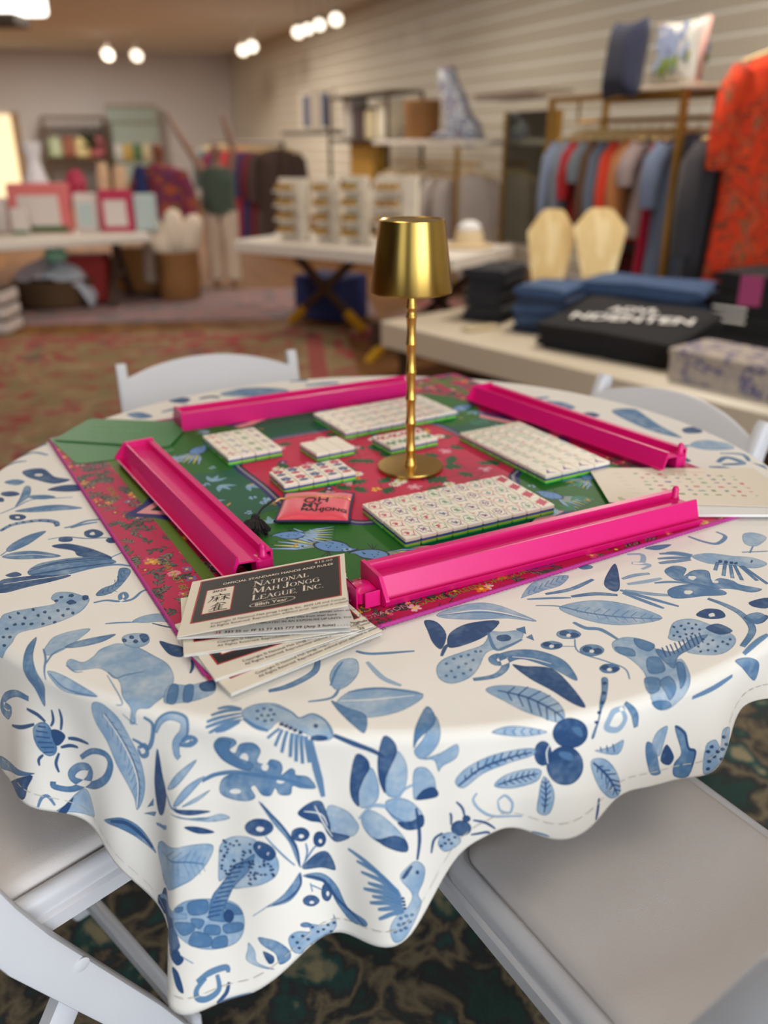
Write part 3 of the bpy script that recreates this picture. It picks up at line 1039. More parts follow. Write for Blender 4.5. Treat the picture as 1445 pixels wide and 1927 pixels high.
P3:44 -2678 100 -2677 141 -2653 144 -2701 84 -2711
L1 11.2:-104 -2673 -52 -2618 23 -2616 64 -2564 112 -2540
L2 4.9:-2 -2624 31 -2656 83 -2685
P3:-321 -2620 -278 -2603 -246 -2608 -232 -2645 -222 -2702 -216 -2741 -144 -2754 -203 -2785 -236 -2749 -255 -2699 -296 -2680 -337 -2642
L0 4.7:-272 -2621 -247 -2700 -218 -2761
L0 4.6:-314 -2635 -252 -2661 -232 -2712
P2:-477 -2572 -442 -2605 -395 -2679 -357 -2761 -357 -2855 -369 -2812 -386 -2734 -426 -2664 -459 -2604
P2:-360 -2873 -364 -2929 -412 -2971 -483 -2971 -511 -2969 -442 -2939 -394 -2903
L2 4.6:-511 -2971 -577 -3005
L3 6.9:-466 -2581 -402 -2669 -362 -2769 -360 -2844
L3 7.1:-365 -2879 -367 -2926 -411 -2957 -482 -2966
P3:-433 -2671 -446 -2688 -476 -2698 -513 -2697 -542 -2686 -550 -2667 -534 -2648 -502 -2635 -466 -2636 -440 -2650
P0:-470 -2673 -474 -2678 -483 -2682 -492 -2681 -500 -2678 -503 -2672 -499 -2666 -490 -2663 -479 -2664 -472 -2667
P3:-306 -2733 -315 -2749 -333 -2753 -353 -2745 -369 -2730 -372 -2711 -364 -2697 -346 -2693 -325 -2699 -310 -2715
P0:-327 -2734 -330 -2738 -336 -2739 -341 -2738 -345 -2733 -346 -2727 -344 -2723 -339 -2722 -334 -2724 -329 -2728
P3:-245 -2770 -253 -2790 -267 -2799 -283 -2795 -294 -2779 -295 -2758 -288 -2739 -275 -2731 -259 -2734 -248 -2749
P0:-262 -2775 -263 -2780 -267 -2783 -272 -2782 -275 -2777 -276 -2771 -274 -2767 -270 -2764 -266 -2765 -262 -2770
P3:-304 -3032 -313 -3042 -331 -3044 -351 -3032 -365 -3014 -368 -2996 -361 -2987 -344 -2986 -325 -2997 -310 -3014
P0:-326 -3030 -328 -3032 -333 -3032 -339 -3029 -344 -3024 -344 -3018 -342 -3016 -337 -3016 -332 -3019 -328 -3024
P3:-245 -3007 -252 -3031 -266 -3045 -281 -3040 -291 -3022 -292 -2996 -285 -2974 -272 -2963 -257 -2967 -246 -2983
P0:-259 -3014 -261 -3020 -265 -3024 -269 -3022 -272 -3018 -273 -3011 -271 -3004 -267 -3001 -263 -3002 -259 -3006
L2 5.8:-470 -2700 -424 -2766 -376 -2837
L2 6:-325 -2764 -324 -2803 -338 -2835
L2 6.4:-354 -2857 -304 -2801 -284 -2788
L2 6.5:-330 -2938 -327 -2979
L2 6.7:-327 -2949 -291 -2986
P3:-351 -2863 -298 -2823 -244 -2828 -220 -2910 -279 -2890
P2:-354 -2891 -281 -2914 -222 -2980 -177 -3068 -94 -3088 -95 -3114 -169 -3123 -230 -3058 -261 -2976 -312 -2932
L3 10.5:-342 -2899 -277 -2951 -218 -3048 -105 -3112
P1:-689 -2785 -672 -2735 -629 -2708 -569 -2700 -518 -2708 -489 -2733 -456 -2751 -433 -2798 -445 -2848 -494 -2874 -575 -2892 -648 -2901 -610 -2862 -582 -2818 -622 -2821 -670 -2854 -706 -2868
P1:-923 -2943 -852 -2915 -751 -2928 -648 -2956 -618 -3006 -637 -3076 -690 -3116 -778 -3119 -857 -3090 -920 -3041 -943 -2993
L1 27:-1166 -2986 -975 -2964 -863 -2972
P2:-848 -2924 -769 -2929 -778 -2977 -848 -2970
P2:-927 -2991 -849 -3000 -840 -3030 -899 -3042
P2:-845 -2983 -793 -3002 -817 -3031 -845 -3008
P2:-787 -3022 -734 -3037 -743 -3069 -802 -3052
P2:-841 -3034 -777 -3070 -793 -3105 -876 -3079
P2:-765 -3077 -712 -3078 -720 -3120 -781 -3112
P2:-718 -3035 -633 -3032 -640 -3063 -711 -3070
P2:-698 -2952 -650 -2964 -621 -2998 -687 -2996
P2:-915 -2938 -875 -2934 -880 -2952 -913 -2952
P2:-620 -2813 -565 -2784 -523 -2765 -564 -2833 -636 -2888 -676 -2938 -704 -2986 -687 -3026 -767 -3009 -769 -2974 -744 -2920 -704 -2886
P3:-665 -3006 -672 -3020 -686 -3029 -700 -3027 -709 -3017 -711 -3002 -704 -2988 -691 -2980 -677 -2981 -666 -2991
P3:-526 -2733 -500 -2716 -454 -2736 -438 -2772 -463 -2792 -497 -2782 -521 -2758
P0:-493 -2739 -495 -2743 -498 -2744 -502 -2744 -505 -2743 -506 -2739 -504 -2736 -501 -2733 -497 -2734 -493 -2735
P0:-461 -2766 -463 -2769 -466 -2771 -470 -2771 -473 -2768 -474 -2765 -472 -2762 -468 -2760 -465 -2760 -462 -2763
P3:-493 -2739 -494 -2742 -496 -2743 -498 -2743 -500 -2742 -500 -2740 -499 -2738 -497 -2737 -495 -2737 -493 -2739
P3:-462 -2767 -463 -2769 -465 -2770 -467 -2769 -468 -2768 -469 -2766 -468 -2764 -467 -2763 -464 -2764 -463 -2764
L3 7.7:-620 -2809 -558 -2795
L3 7.6:-643 -2827 -580 -2815
L3 7.5:-661 -2846 -598 -2834
L3 7.4:-677 -2863 -614 -2853
L3 7.4:-693 -2881 -631 -2873
L3 7.4:-706 -2898 -646 -2891
L3 7.2:-719 -2914 -660 -2909
L3 6.9:-733 -2930 -675 -2927
L3 7.1:-745 -2945 -687 -2944
L3 7:-758 -2962 -700 -2961
L3 7:-770 -2978 -713 -2978
L3 7.1:-781 -2994 -725 -2994
P3:-620 -2821 -625 -2824 -631 -2824 -634 -2821 -630 -2817 -623 -2816
P3:-667 -2757 -670 -2761 -677 -2759 -679 -2756 -675 -2752 -669 -2753
P3:-639 -2726 -643 -2730 -650 -2730 -653 -2725 -648 -2722 -642 -2722
P3:-642 -2765 -646 -2768 -653 -2768 -655 -2764 -651 -2760 -644 -2760
P3:-617 -2793 -621 -2797 -629 -2797 -631 -2793 -628 -2790 -620 -2789
P3:-619 -2815 -623 -2819 -630 -2819 -633 -2816 -628 -2811 -621 -2811
P3:-655 -2845 -660 -2849 -667 -2849 -669 -2845 -666 -2841 -659 -2841
P3:-674 -2813 -678 -2816 -685 -2815 -687 -2812 -683 -2808 -677 -2808
P3:-615 -2796 -619 -2800 -626 -2800 -629 -2796 -625 -2792 -618 -2792
P3:-643 -2742 -648 -2746 -654 -2745 -657 -2742 -652 -2738 -646 -2738
P3:-634 -2817 -639 -2821 -646 -2821 -648 -2817 -644 -2813 -637 -2813
P3:-646 -2718 -650 -2722 -657 -2721 -659 -2717 -655 -2714 -648 -2714
P3:-661 -2845 -665 -2848 -672 -2848 -674 -2844 -670 -2840 -663 -2841
P3:-656 -2775 -661 -2779 -667 -2779 -670 -2775 -665 -2772 -659 -2772
P3:-568 -2757 -572 -2761 -578 -2762 -581 -2758 -577 -2754 -570 -2754
P3:-678 -2824 -682 -2828 -688 -2827 -691 -2823 -687 -2820 -681 -2820
P3:-642 -2831 -646 -2835 -653 -2835 -656 -2831 -652 -2828 -645 -2828
P3:-657 -2779 -661 -2784 -667 -2783 -670 -2779 -666 -2776 -659 -2776
P3:-536 -2751 -540 -2756 -547 -2756 -550 -2753 -545 -2749 -538 -2749
P3:-621 -2733 -625 -2736 -631 -2735 -634 -2732 -630 -2728 -623 -2728
P3:-675 -2814 -680 -2817 -686 -2816 -689 -2813 -685 -2809 -678 -2810
P3:-636 -2753 -640 -2756 -646 -2756 -649 -2752 -644 -2748 -639 -2748
P3:-588 -2720 -593 -2724 -600 -2724 -603 -2720 -599 -2716 -592 -2716
P3:-580 -2732 -584 -2737 -591 -2738 -594 -2734 -590 -2730 -583 -2729
P3:-594 -2816 -598 -2820 -605 -2820 -608 -2817 -603 -2813 -597 -2812
P3:-656 -2774 -660 -2778 -667 -2777 -669 -2774 -665 -2770 -658 -2771
P3:-569 -2772 -574 -2776 -581 -2776 -584 -2773 -580 -2769 -573 -2768
P3:-667 -2792 -671 -2795 -678 -2795 -681 -2792 -676 -2788 -669 -2789
P3:-577 -2787 -582 -2791 -589 -2792 -592 -2788 -587 -2784 -580 -2784
P3:-532 -2729 -536 -2732 -543 -2733 -545 -2729 -542 -2726 -535 -2726
P3:-663 -2834 -667 -2837 -674 -2837 -676 -2833 -673 -2829 -665 -2830
P3:-606 -2737 -610 -2741 -617 -2741 -620 -2737 -616 -2734 -609 -2733
P3:-535 -2760 -539 -2764 -546 -2764 -548 -2760 -544 -2757 -537 -2756
P3:-560 -2762 -564 -2765 -571 -2766 -574 -2763 -570 -2759 -563 -2758
P3:-647 -2848 -651 -2851 -658 -2852 -661 -2848 -656 -2843 -650 -2843
P3:-581 -2803 -585 -2808 -592 -2808 -594 -2804 -590 -2800 -584 -2800
P3:-504 -2843 -508 -2846 -515 -2846 -517 -2842 -513 -2839 -506 -2839
P3:-504 -2812 -507 -2815 -514 -2815 -517 -2812 -513 -2808 -507 -2808
P3:-454 -2849 -457 -2852 -463 -2850 -466 -2846 -462 -2843 -456 -2844
P3:-559 -2848 -564 -2852 -570 -2852 -573 -2849 -569 -2845 -563 -2844
P3:-518 -2838 -522 -2841 -529 -2842 -531 -2839 -527 -2834 -520 -2834
P3:-453 -2829 -456 -2831 -462 -2831 -464 -2826 -462 -2823 -455 -2824
P3:-454 -2854 -458 -2857 -463 -2855 -467 -2851 -462 -2848 -456 -2848
P3:-563 -2877 -567 -2880 -574 -2881 -577 -2878 -573 -2874 -565 -2873
P3:-531 -2802 -534 -2807 -541 -2807 -545 -2803 -540 -2799 -533 -2799
P3:-554 -2860 -557 -2864 -565 -2865 -568 -2862 -564 -2857 -557 -2856
P3:-468 -2804 -472 -2807 -478 -2807 -481 -2802 -477 -2799 -471 -2800
P3:-548 -2793 -551 -2798 -559 -2798 -562 -2795 -557 -2790 -550 -2790
P3:-550 -2814 -554 -2817 -562 -2818 -564 -2815 -560 -2811 -553 -2810
P3:-458 -2844 -461 -2847 -467 -2847 -470 -2842 -467 -2839 -461 -2840
P3:-539 -2816 -543 -2820 -550 -2820 -552 -2816 -548 -2813 -542 -2813
P3:-484 -2793 -487 -2796 -493 -2796 -496 -2792 -492 -2788 -486 -2789
P3:-460 -2815 -464 -2819 -470 -2818 -472 -2813 -469 -2810 -462 -2811
P3:-462 -2829 -465 -2833 -471 -2832 -474 -2827 -470 -2824 -464 -2825
P3:-485 -2803 -489 -2807 -495 -2807 -499 -2802 -494 -2799 -488 -2799
P3:-544 -2802 -548 -2806 -555 -2806 -558 -2803 -554 -2799 -547 -2799
P3:-546 -2801 -550 -2805 -556 -2805 -560 -2801 -555 -2797 -549 -2797
P3:-533 -2855 -537 -2859 -544 -2860 -547 -2856 -544 -2852 -536 -2851
P3:-484 -2792 -487 -2795 -494 -2795 -496 -2791 -492 -2788 -486 -2788
P3:-556 -2880 -560 -2883 -568 -2884 -570 -2881 -566 -2877 -559 -2876
P3:-485 -2809 -489 -2813 -496 -2812 -498 -2809 -494 -2805 -488 -2805
P3:-530 -2858 -535 -2862 -541 -2862 -544 -2858 -540 -2854 -534 -2854
P3:-535 -2843 -538 -2848 -546 -2848 -549 -2844 -544 -2840 -537 -2839
P3:-528 -2835 -531 -2839 -539 -2839 -541 -2836 -538 -2832 -531 -2831
P3:-530 -2792 -534 -2796 -541 -2796 -544 -2793 -540 -2789 -533 -2788
P3:-549 -2835 -552 -2840 -560 -2840 -563 -2836 -559 -2832 -551 -2831
P3:-486 -2843 -491 -2847 -497 -2846 -499 -2842 -495 -2838 -489 -2839
P1:56 -2893 82 -2855 123 -2834 160 -2865 158 -2918 137 -2967 153 -3005 131 -3062 82 -3128 34 -3141 14 -3089 42 -3037 90 -3008 108 -2961
L2 15.7:50 -2944 -58 -2859 -157 -2808
L2 15.3:55 -2953 -31 -2879 -123 -2851
L2 14.7:61 -2962 -22 -2904 -106 -2892
L2 15.9:66 -2975 -5 -2932 -78 -2928
L2 15.3:66 -2983 -14 -2950 -98 -2959
L2 15.2:66 -2992 5 -2970 -61 -2976
L2 15.3:71 -3001 4 -2987 -72 -3006
L2 15.4:76 -3015 23 -3007 -37 -3021
L2 14.9:75 -3024 23 -3029 -34 -3059
P3:64 -2890 96 -2852 107 -2858 78 -2895
P3:136 -2881 136 -2886 131 -2888 127 -2887 123 -2884 122 -2879 123 -2875 126 -2872 131 -2873 135 -2876
L3 11.3:127 -2831 133 -2758 126 -2688 114 -2628
P3:129 -2653 147 -2671 140 -2701 121 -2688
P2:71 -3049 66 -3054 57 -3053 53 -3047 57 -3041 66 -3043
P2:96 -3045 91 -3050 81 -3047 76 -3041 80 -3036 90 -3038
P2:120 -3046 115 -3050 105 -3048 101 -3041 106 -3037 115 -3039
P2:62 -3073 57 -3079 47 -3077 43 -3071 48 -3066 57 -3067
P2:86 -3073 82 -3078 71 -3076 67 -3069 71 -3065 81 -3066
P2:111 -3070 106 -3074 96 -3072 91 -3065 96 -3060 106 -3063
P2:48 -3098 43 -3104 33 -3104 28 -3098 33 -3092 42 -3092
P2:72 -3096 67 -3101 58 -3100 53 -3094 57 -3089 67 -3091
P2:94 -3092 89 -3096 79 -3094 74 -3088 79 -3083 88 -3085
P3:78 -2973 74 -2976 67 -2975 62 -2970 66 -2966 74 -2968
P3:81 -2986 77 -2990 69 -2989 66 -2983 69 -2980 77 -2981
P3:84 -2999 79 -3003 73 -3002 68 -2998 73 -2993 79 -2994
P3:86 -3012 83 -3016 75 -3015 71 -3010 75 -3006 82 -3008
P1:-447 -3129 -410 -3117 -359 -3148 -362 -3110 -309 -3143 -258 -3137 -249 -3107 -238 -3157 -266 -3191 -271 -3192 -340 -3203 -386 -3212 -408 -3225 -440 -3195
P3:-423 -3136 -427 -3139 -434 -3135 -436 -3129 -432 -3125 -425 -3129
P3:-410 -3171 -414 -3174 -421 -3169 -423 -3163 -419 -3159 -412 -3163
P3:-384 -3154 -388 -3158 -395 -3153 -398 -3147 -394 -3143 -387 -3148
P3:-365 -3182 -369 -3185 -376 -3181 -379 -3174 -375 -3171 -367 -3175
P3:-340 -3139 -344 -3141 -352 -3138 -354 -3130 -350 -3128 -343 -3131
P3:-320 -3169 -324 -3173 -332 -3169 -334 -3162 -330 -3159 -323 -3163
P3:-294 -3168 -300 -3172 -306 -3170 -310 -3163 -305 -3160 -298 -3162
P3:-272 -3154 -276 -3159 -285 -3156 -287 -3150 -284 -3146 -275 -3148
P3:-288 -3193 -294 -3193 -303 -3195 -303 -3195 -300 -3192 -291 -3192
P3:-326 -3200 -331 -3201 -335 -3202 -336 -3202 -331 -3200 -325 -3199
P3:-274 -3192 -289 -3194 -289 -3194 -290 -3194 -289 -3194 -282 -3192
P3:-355 -3206 -362 -3209 -365 -3211 -365 -3209 -360 -3205 -355 -3206
P3:-322 -3199 -328 -3201 -328 -3201 -328 -3201 -326 -3200 -322 -3199
P3:-405 -3200 -410 -3203 -416 -3198 -419 -3192 -414 -3188 -408 -3193
P3:-259 -3187 -264 -3189 -273 -3189 -276 -3183 -272 -3179 -262 -3180
P3:-241 -3147 -247 -3152 -254 -3152 -259 -3147 -254 -3141 -245 -3142
L3 0:-240 -3186 -186 -3186 -114 -3180
P2:-349 -3123 -355 -3127 -367 -3124 -380 -3116 -390 -3105 -393 -3096 -388 -3092 -377 -3094 -364 -3102 -353 -3113
P1:-618 -3112 -595 -3150 -594 -3197 -524 -3242 -579 -3224 -642 -3184 -628 -3139
P2:-568 -3092 -500 -3118 -455 -3176 -453 -3221 -501 -3229 -511 -3174 -560 -3125
P3:-561 -3154 -521 -3182 -523 -3211 -547 -3210
P1:-178 -2191 -124 -2113 -9 -2093 138 -2135 66 -2224 -46 -2266 -138 -2252
P2:-194 -2169 -140 -2206 -68 -2252 -72 -2344 -137 -2271
L2 10:-274 -2174 -190 -2151 -165 -2081
P1:-207 -2014 -172 -1916 -111 -1908 -99 -1999 -136 -2081 -183 -2103
L0 4.7:-160 -2170 -47 -2165 106 -2142
L2 7.5:-134 -2119 -9 -2100 134 -2135
L2 8.2:-200 -2081 -184 -1987 -162 -1926
L1 18.7:-69 -1927 -9 -2034 59 -2084
L2 14.7:-113 -1850 -49 -1870 116 -1851
L2 27:-423 -2109 -350 -2077 -268 -1995 -258 -1908
P1:595 -1437 664 -1306 763 -1246 842 -1240 790 -1330 707 -1376 623 -1426
L2 4.8:629 -1404 644 -1373
L2 5:629 -1404 646 -1414
L2 5.2:658 -1382 679 -1337
L2 4.8:658 -1382 682 -1396
L2 5.1:686 -1360 712 -1307
L2 4.8:686 -1360 715 -1372
L2 5.3:716 -1337 744 -1283
L2 5.3:716 -1337 745 -1355
L2 4.9:744 -1319 772 -1261
L2 5.2:744 -1319 773 -1331
L2 5.3:774 -1294 798 -1247
L2 4.7:774 -1294 798 -1306
L2 4.9:804 -1275 821 -1237
L2 5:804 -1275 821 -1283
P1:218 -1571 296 -1514 404 -1476 486 -1497 561 -1559 631 -1635 513 -1608 379 -1614 258 -1602
L0 7.8:239 -1576 387 -1539 499 -1563 612 -1624
L2 6.1:229 -1577 385 -1555 496 -1573 626 -1634
P3:165 -1618 216 -1629 249 -1726 222 -1838 191 -1790 176 -1704
P3:248 -1810 265 -1716 346 -1643 475 -1626 417 -1730 342 -1793 271 -1829
L3 13:219 -1890 237 -1829 253 -1801
P1:195 -1968 227 -1909 307 -1857 390 -1804 429 -1711 479 -1712 559 -1703 543 -1779 484 -1823 433 -1842 391 -1876 352 -1978 309 -2042 243 -2074 200 -2041
P3:507 -1759 499 -1775 484 -1783 465 -1784 452 -1774 448 -1758 456 -1742 472 -1735 490 -1734 503 -1744
P2:534 -1692 575 -1672 571 -1733
P2:566 -1756 594 -1733 595 -1782
P2:241 -1943 236 -1951 230 -1951 228 -1943 231 -1935 238 -1935
P2:272 -1909 268 -1917 261 -1917 258 -1908 262 -1901 269 -1901
P2:300 -1893 297 -1901 290 -1901 288 -1893 292 -1885 299 -1885
P2:330 -1884 326 -1891 320 -1891 317 -1884 321 -1875 328 -1875
P2:361 -1859 357 -1867 351 -1866 348 -1858 352 -1849 359 -1850
P2:255 -1995 251 -2001 245 -2000 243 -1993 246 -1986 252 -1986
P2:285 -1969 281 -1976 274 -1977 273 -1969 276 -1961 282 -1960
P2:315 -1945 311 -1952 304 -1952 302 -1944 305 -1937 312 -1937
P2:345 -1918 341 -1927 335 -1927 332 -1920 337 -1911 343 -1911
P2:380 -1858 376 -1865 369 -1865 368 -1858 372 -1849 378 -1849
P2:235 -2024 231 -2031 224 -2031 222 -2025 225 -2017 232 -2017
P2:266 -2033 262 -2041 256 -2040 253 -2033 257 -2026 263 -2026
P2:300 -2010 296 -2017 290 -2016 287 -2009 291 -2002 297 -2003
P2:329 -1985 326 -1993 319 -1994 317 -1986 320 -1978 327 -1977
L2 13.6:419 -1716 433 -1842 484 -1823 549 -1771
L2 29:326 -2049 410 -2026 457 -1962 446 -1890 413 -1912 434 -1946 520 -1903 633 -1948
P2:427 -1894 499 -1851 594 -1853 678 -1914 707 -1996 704 -2059 628 -1979 527 -1913
P3:484 -1954 529 -1963 628 -1979 679 -2088 706 -2211 666 -2196 603 -2117 535 -2043
L0 5.3:491 -1899 565 -1913 633 -1948
P1:364 -2116 402 -2087 483 -2088 559 -2117 616 -2189 622 -2272 575 -2281 494 -2244 418 -2174
L3 7.8:408 -2116 492 -2148 555 -2196 617 -2268
L3 6.9:442 -2131 473 -2095
L3 6.8:442 -2131 451 -2178
L3 7.1:477 -2143 522 -2094
L3 6.9:477 -2143 487 -2211
L3 6.8:509 -2162 564 -2120
L3 6.8:509 -2162 511 -2244
L3 6.7:540 -2184 594 -2144
L3 6.7:540 -2184 541 -2264
L3 6.9:567 -2213 615 -2191
L3 6.3:567 -2213 560 -2279
L3 6.2:590 -2246 624 -2231
L3 5.1:590 -2246 589 -2282
P3:726 -2313 729 -2337 719 -2357 700 -2371 673 -2378 645 -2376 619 -2366 598 -2347 584 -2323 585 -2301 598 -2283 619 -2269 643 -2263 668 -2265 691 -2273 712 -2290
P3:743 -2436 742 -2462 728 -2485 706 -2502 678 -2511 651 -2511 627 -2501 608 -2481 597 -2455 597 -2426 606 -2399 624 -2381 650 -2372 680 -2375 707 -2388 731 -2410
P3:606 -2406 607 -2430 599 -2448 584 -2457 565 -2452 549 -2436 539 -2412 536 -2386 542 -2367 557 -2358 577 -2364 595 -2382
P2:649 -2295 688 -2292 713 -2331 679 -2323
P2:632 -2396 682 -2395 699 -2425 647 -2419
L0 4.8:601 -2447 585 -2401 592 -2360
P1:362 -2333 419 -2309 495 -2308 564 -2320 491 -2341 419 -2342
P1:253 -2522 296 -2465 389 -2417 524 -2390 537 -2420 444 -2457 355 -2493 287 -2548
P1:405 -2540 452 -2496 572 -2470 572 -2517 482 -2551
P1:592 -2625 586 -2549 596 -2494 640 -2538 645 -2611 624 -2638
P1:772 -2418 838 -2405 916 -2454 960 -2530 908 -2548 824 -2500
L2 5:405 -2330 413 -2320
L2 5:405 -2330 414 -2338
L2 5:435 -2327 447 -2314
L2 5.4:435 -2327 449 -2338
L2 5.1:465 -2325 479 -2311
L2 5.1:465 -2325 481 -2337
L2 5.1:497 -2323 508 -2310
L2 5.6:497 -2323 511 -2335
L2 5.6:527 -2321 536 -2312
L2 6:527 -2321 539 -2330
L3 6.5:289 -2511 289 -2497
L3 6.3:289 -2511 302 -2512
L3 6.4:310 -2490 309 -2470
L3 6.6:310 -2490 330 -2493
L3 6.4:331 -2471 330 -2446
L3 6.9:331 -2471 356 -2474
L3 6.9:358 -2459 364 -2434
L3 6.5:358 -2459 384 -2471
L3 6.8:384 -2447 390 -2421
L3 7:384 -2447 412 -2461
L3 7.3:412 -2437 416 -2410
L3 6.6:412 -2437 439 -2448
L3 7.1:440 -2428 449 -2406
L3 7.1:440 -2428 465 -2443
L3 7.4:470 -2421 476 -2402
L3 6.6:470 -2421 490 -2433
L3 6.9:499 -2414 503 -2401
L3 7:499 -2414 513 -2421
L3 7.5:268 -2540 342 -2474 430 -2438 529 -2408
L3 5.4:441 -2530 447 -2516
L3 5.7:441 -2530 459 -2539
L3 5.8:463 -2525 471 -2503
L3 5.7:463 -2525 488 -2535
L3 5.8:485 -2517 494 -2493
L3 5.5:485 -2517 513 -2529
L3 5.7:507 -2511 517 -2487
L3 5.4:507 -2511 534 -2523
L3 5.8:529 -2504 538 -2482
L3 5.6:529 -2504 551 -2514
L3 5.6:550 -2497 556 -2482
L3 5.1:550 -2497 566 -2503
L3 5.7:419 -2537 494 -2514 571 -2489
L3 5.7:618 -2604 604 -2594
L3 5.4:618 -2604 629 -2590
L3 6:615 -2582 596 -2566
L3 5.6:615 -2582 631 -2562
L3 5:613 -2560 592 -2547
L3 5.1:613 -2560 629 -2539
L3 5.2:610 -2542 589 -2529
L3 5.2:610 -2542 624 -2521
L3 5.5:607 -2522 590 -2513
L3 5.5:607 -2522 616 -2507
L3 5.4:621 -2628 613 -2560 602 -2502
L3 6.5:808 -2435 837 -2432
L3 6.3:808 -2435 813 -2456
L3 6.4:832 -2447 875 -2444
L3 6.3:832 -2447 839 -2477
L3 6.5:857 -2460 908 -2455
L3 6.5:857 -2460 867 -2495
L3 7:878 -2475 935 -2484
L3 7.1:878 -2475 873 -2511
L3 7.4:900 -2494 952 -2503
L3 7:900 -2494 896 -2527
L3 7.5:923 -2514 961 -2520
L3 7.6:923 -2514 921 -2537
L3 7.7:784 -2422 867 -2466 948 -2535
P2:802 -2043 824 -2050 791 -2163 756 -2240 760 -2326 747 -2322 754 -2214 784 -2118
P3:814 -2074 807 -2082 800 -2084 797 -2075 804 -2065 812 -2064
P3:797 -2134 792 -2141 784 -2141 781 -2133 788 -2123 795 -2125
P3:778 -2190 772 -2197 765 -2198 762 -2190 768 -2182 776 -2182
P3:760 -2231 756 -2237 747 -2238 744 -2233 748 -2228 756 -2227
P3:755 -2267 753 -2273 744 -2273 737 -2268 740 -2263 750 -2262
L2 26:930 -2269 900 -2222 853 -2184
L1 19.9:851 -2202 804 -2226 797 -2283 850 -2288 865 -2246 833 -2204
P2:792 -1737 781 -1756 760 -1769 734 -1772 711 -1769 696 -1754 692 -1737 703 -1716 723 -1705 750 -1699 773 -1704 788 -1721
P3:746 -1731 740 -1742 728 -1748 716 -1745 707 -1740 706 -1730 711 -1719 723 -1711 735 -1711 744 -1718
P3:782 -1742 776 -1753 765 -1759 752 -1762 744 -1753 743 -1742 749 -1731 760 -1725 772 -1726 780 -1733
P0:750 -1745 747 -1751 741 -1757 735 -1756 731 -1753 731 -1746 734 -1737 740 -1733 746 -1732 749 -1738
P2:702 -1818 693 -1834 675 -1845 652 -1850 631 -1844 618 -1833 615 -1816 623 -1801 641 -1790 664 -1785 684 -1791 699 -1802
P3:659 -1810 655 -1819 644 -1826 633 -1826 627 -1820 624 -1812 629 -1801 639 -1795 650 -1795 658 -1801
P3:695 -1822 690 -1833 680 -1839 669 -1839 663 -1832 661 -1825 665 -1814 676 -1809 686 -1807 694 -1814
P0:667 -1824 663 -1832 657 -1836 651 -1837 648 -1831 647 -1825 650 -1818 656 -1812 661 -1815 666 -1817
P2:857 -1855 844 -1878 824 -1891 799 -1898 776 -1891 763 -1877 761 -1854 772 -1833 793 -1817 818 -1812 841 -1819 855 -1835
P3:812 -1849 805 -1861 794 -1867 783 -1870 775 -1860 773 -1849 780 -1837 791 -1828 803 -1828 811 -1836
P3:847 -1860 841 -1872 830 -1880 818 -1881 810 -1873 809 -1860 815 -1848 827 -1842 839 -1840 847 -1850
P0:816 -1863 813 -1869 807 -1874 802 -1872 797 -1870 797 -1863 801 -1854 806 -1851 812 -1850 816 -1856
P2:886 -1981 876 -1996 858 -2009 839 -2012 820 -2009 810 -1996 808 -1980 817 -1965 833 -1952 854 -1949 873 -1952 884 -1965
P3:847 -1974 842 -1983 833 -1989 823 -1990 817 -1984 815 -1976 822 -1965 830 -1960 840 -1958 846 -1964
P3:881 -1985 875 -1994 867 -2000 857 -2001 851 -1995 850 -1986 855 -1977 864 -1971 874 -1970 880 -1975
P0:855 -1986 851 -1995 844 -1998 839 -1998 836 -1994 835 -1986 839 -1981 844 -1977 850 -1977 854 -1980
L2 6.6:759 -1774 754 -1865 843 -1931 904 -1981 904 -2050
L2 6.9:685 -1826 753 -1828
P1:1145 -1740 1194 -1648 1273 -1620 1332 -1660 1400 -1744 1382 -1817 1309 -1884 1230 -1891 1173 -1866 1234 -1795 1167 -1796 1134 -1776
P1:905 -1795 973 -1760 1050 -1797 1063 -1882 1080 -1950 1138 -1917 1138 -2014 1110 -2105 1068 -2172 1008 -2189 955 -2151 969 -2012 940 -1916 897 -1863
P2:905 -1831 969 -1847 964 -1900 912 -1881
P2:1000 -1767 1065 -1813 1030 -1865 992 -1831
P2:1006 -1915 1056 -1906 1052 -1996 988 -2012
P2:961 -2043 1015 -2045 994 -2115 949 -2131
P2:1005 -2075 1056 -2029 1065 -2095 1036 -2146
P2:960 -2167 1025 -2148 1064 -2167 1008 -2189
P2:1108 -1949 1136 -1950 1115 -2044 1080 -2093
P2:1125 -1865 1221 -1778 1302 -1745 1223 -1830 1133 -1900 1089 -1983 1058 -1900 1064 -1846
P3:1309 -1696 1372 -1660 1411 -1717 1351 -1746
L2 19.6:780 -1644 821 -1690 879 -1703 929 -1776
L3 8.1:1088 -1837 1084 -1907
L3 8.1:1109 -1825 1103 -1896
L3 8:1127 -1815 1123 -1885
L3 8:1148 -1803 1142 -1873
L3 8.1:1168 -1791 1162 -1862
L3 7.9:1188 -1778 1181 -1852
L3 8.6:1208 -1764 1200 -1841
L3 9.3:1229 -1751 1221 -1831
L3 9:1249 -1743 1240 -1818
L3 7.7:1270 -1730 1261 -1804
P3:1189 -1683 1183 -1694 1178 -1690 1177 -1685 1182 -1676 1188 -1680
P3:1191 -1723 1186 -1731 1180 -1730 1179 -1725 1185 -1714 1191 -1718
P3:1222 -1677 1216 -1682 1210 -1686 1209 -1676 1215 -1670 1221 -1668
P3:1227 -1703 1222 -1712 1216 -1710 1215 -1703 1220 -1698 1227 -1696
P3:1258 -1660 1253 -1664 1247 -1665 1246 -1659 1251 -1649 1257 -1651
P3:1260 -1697 1255 -1702 1249 -1705 1248 -1697 1254 -1688 1259 -1689
P3:1285 -1670 1279 -1674 1274 -1676 1273 -1669 1279 -1659 1284 -1660
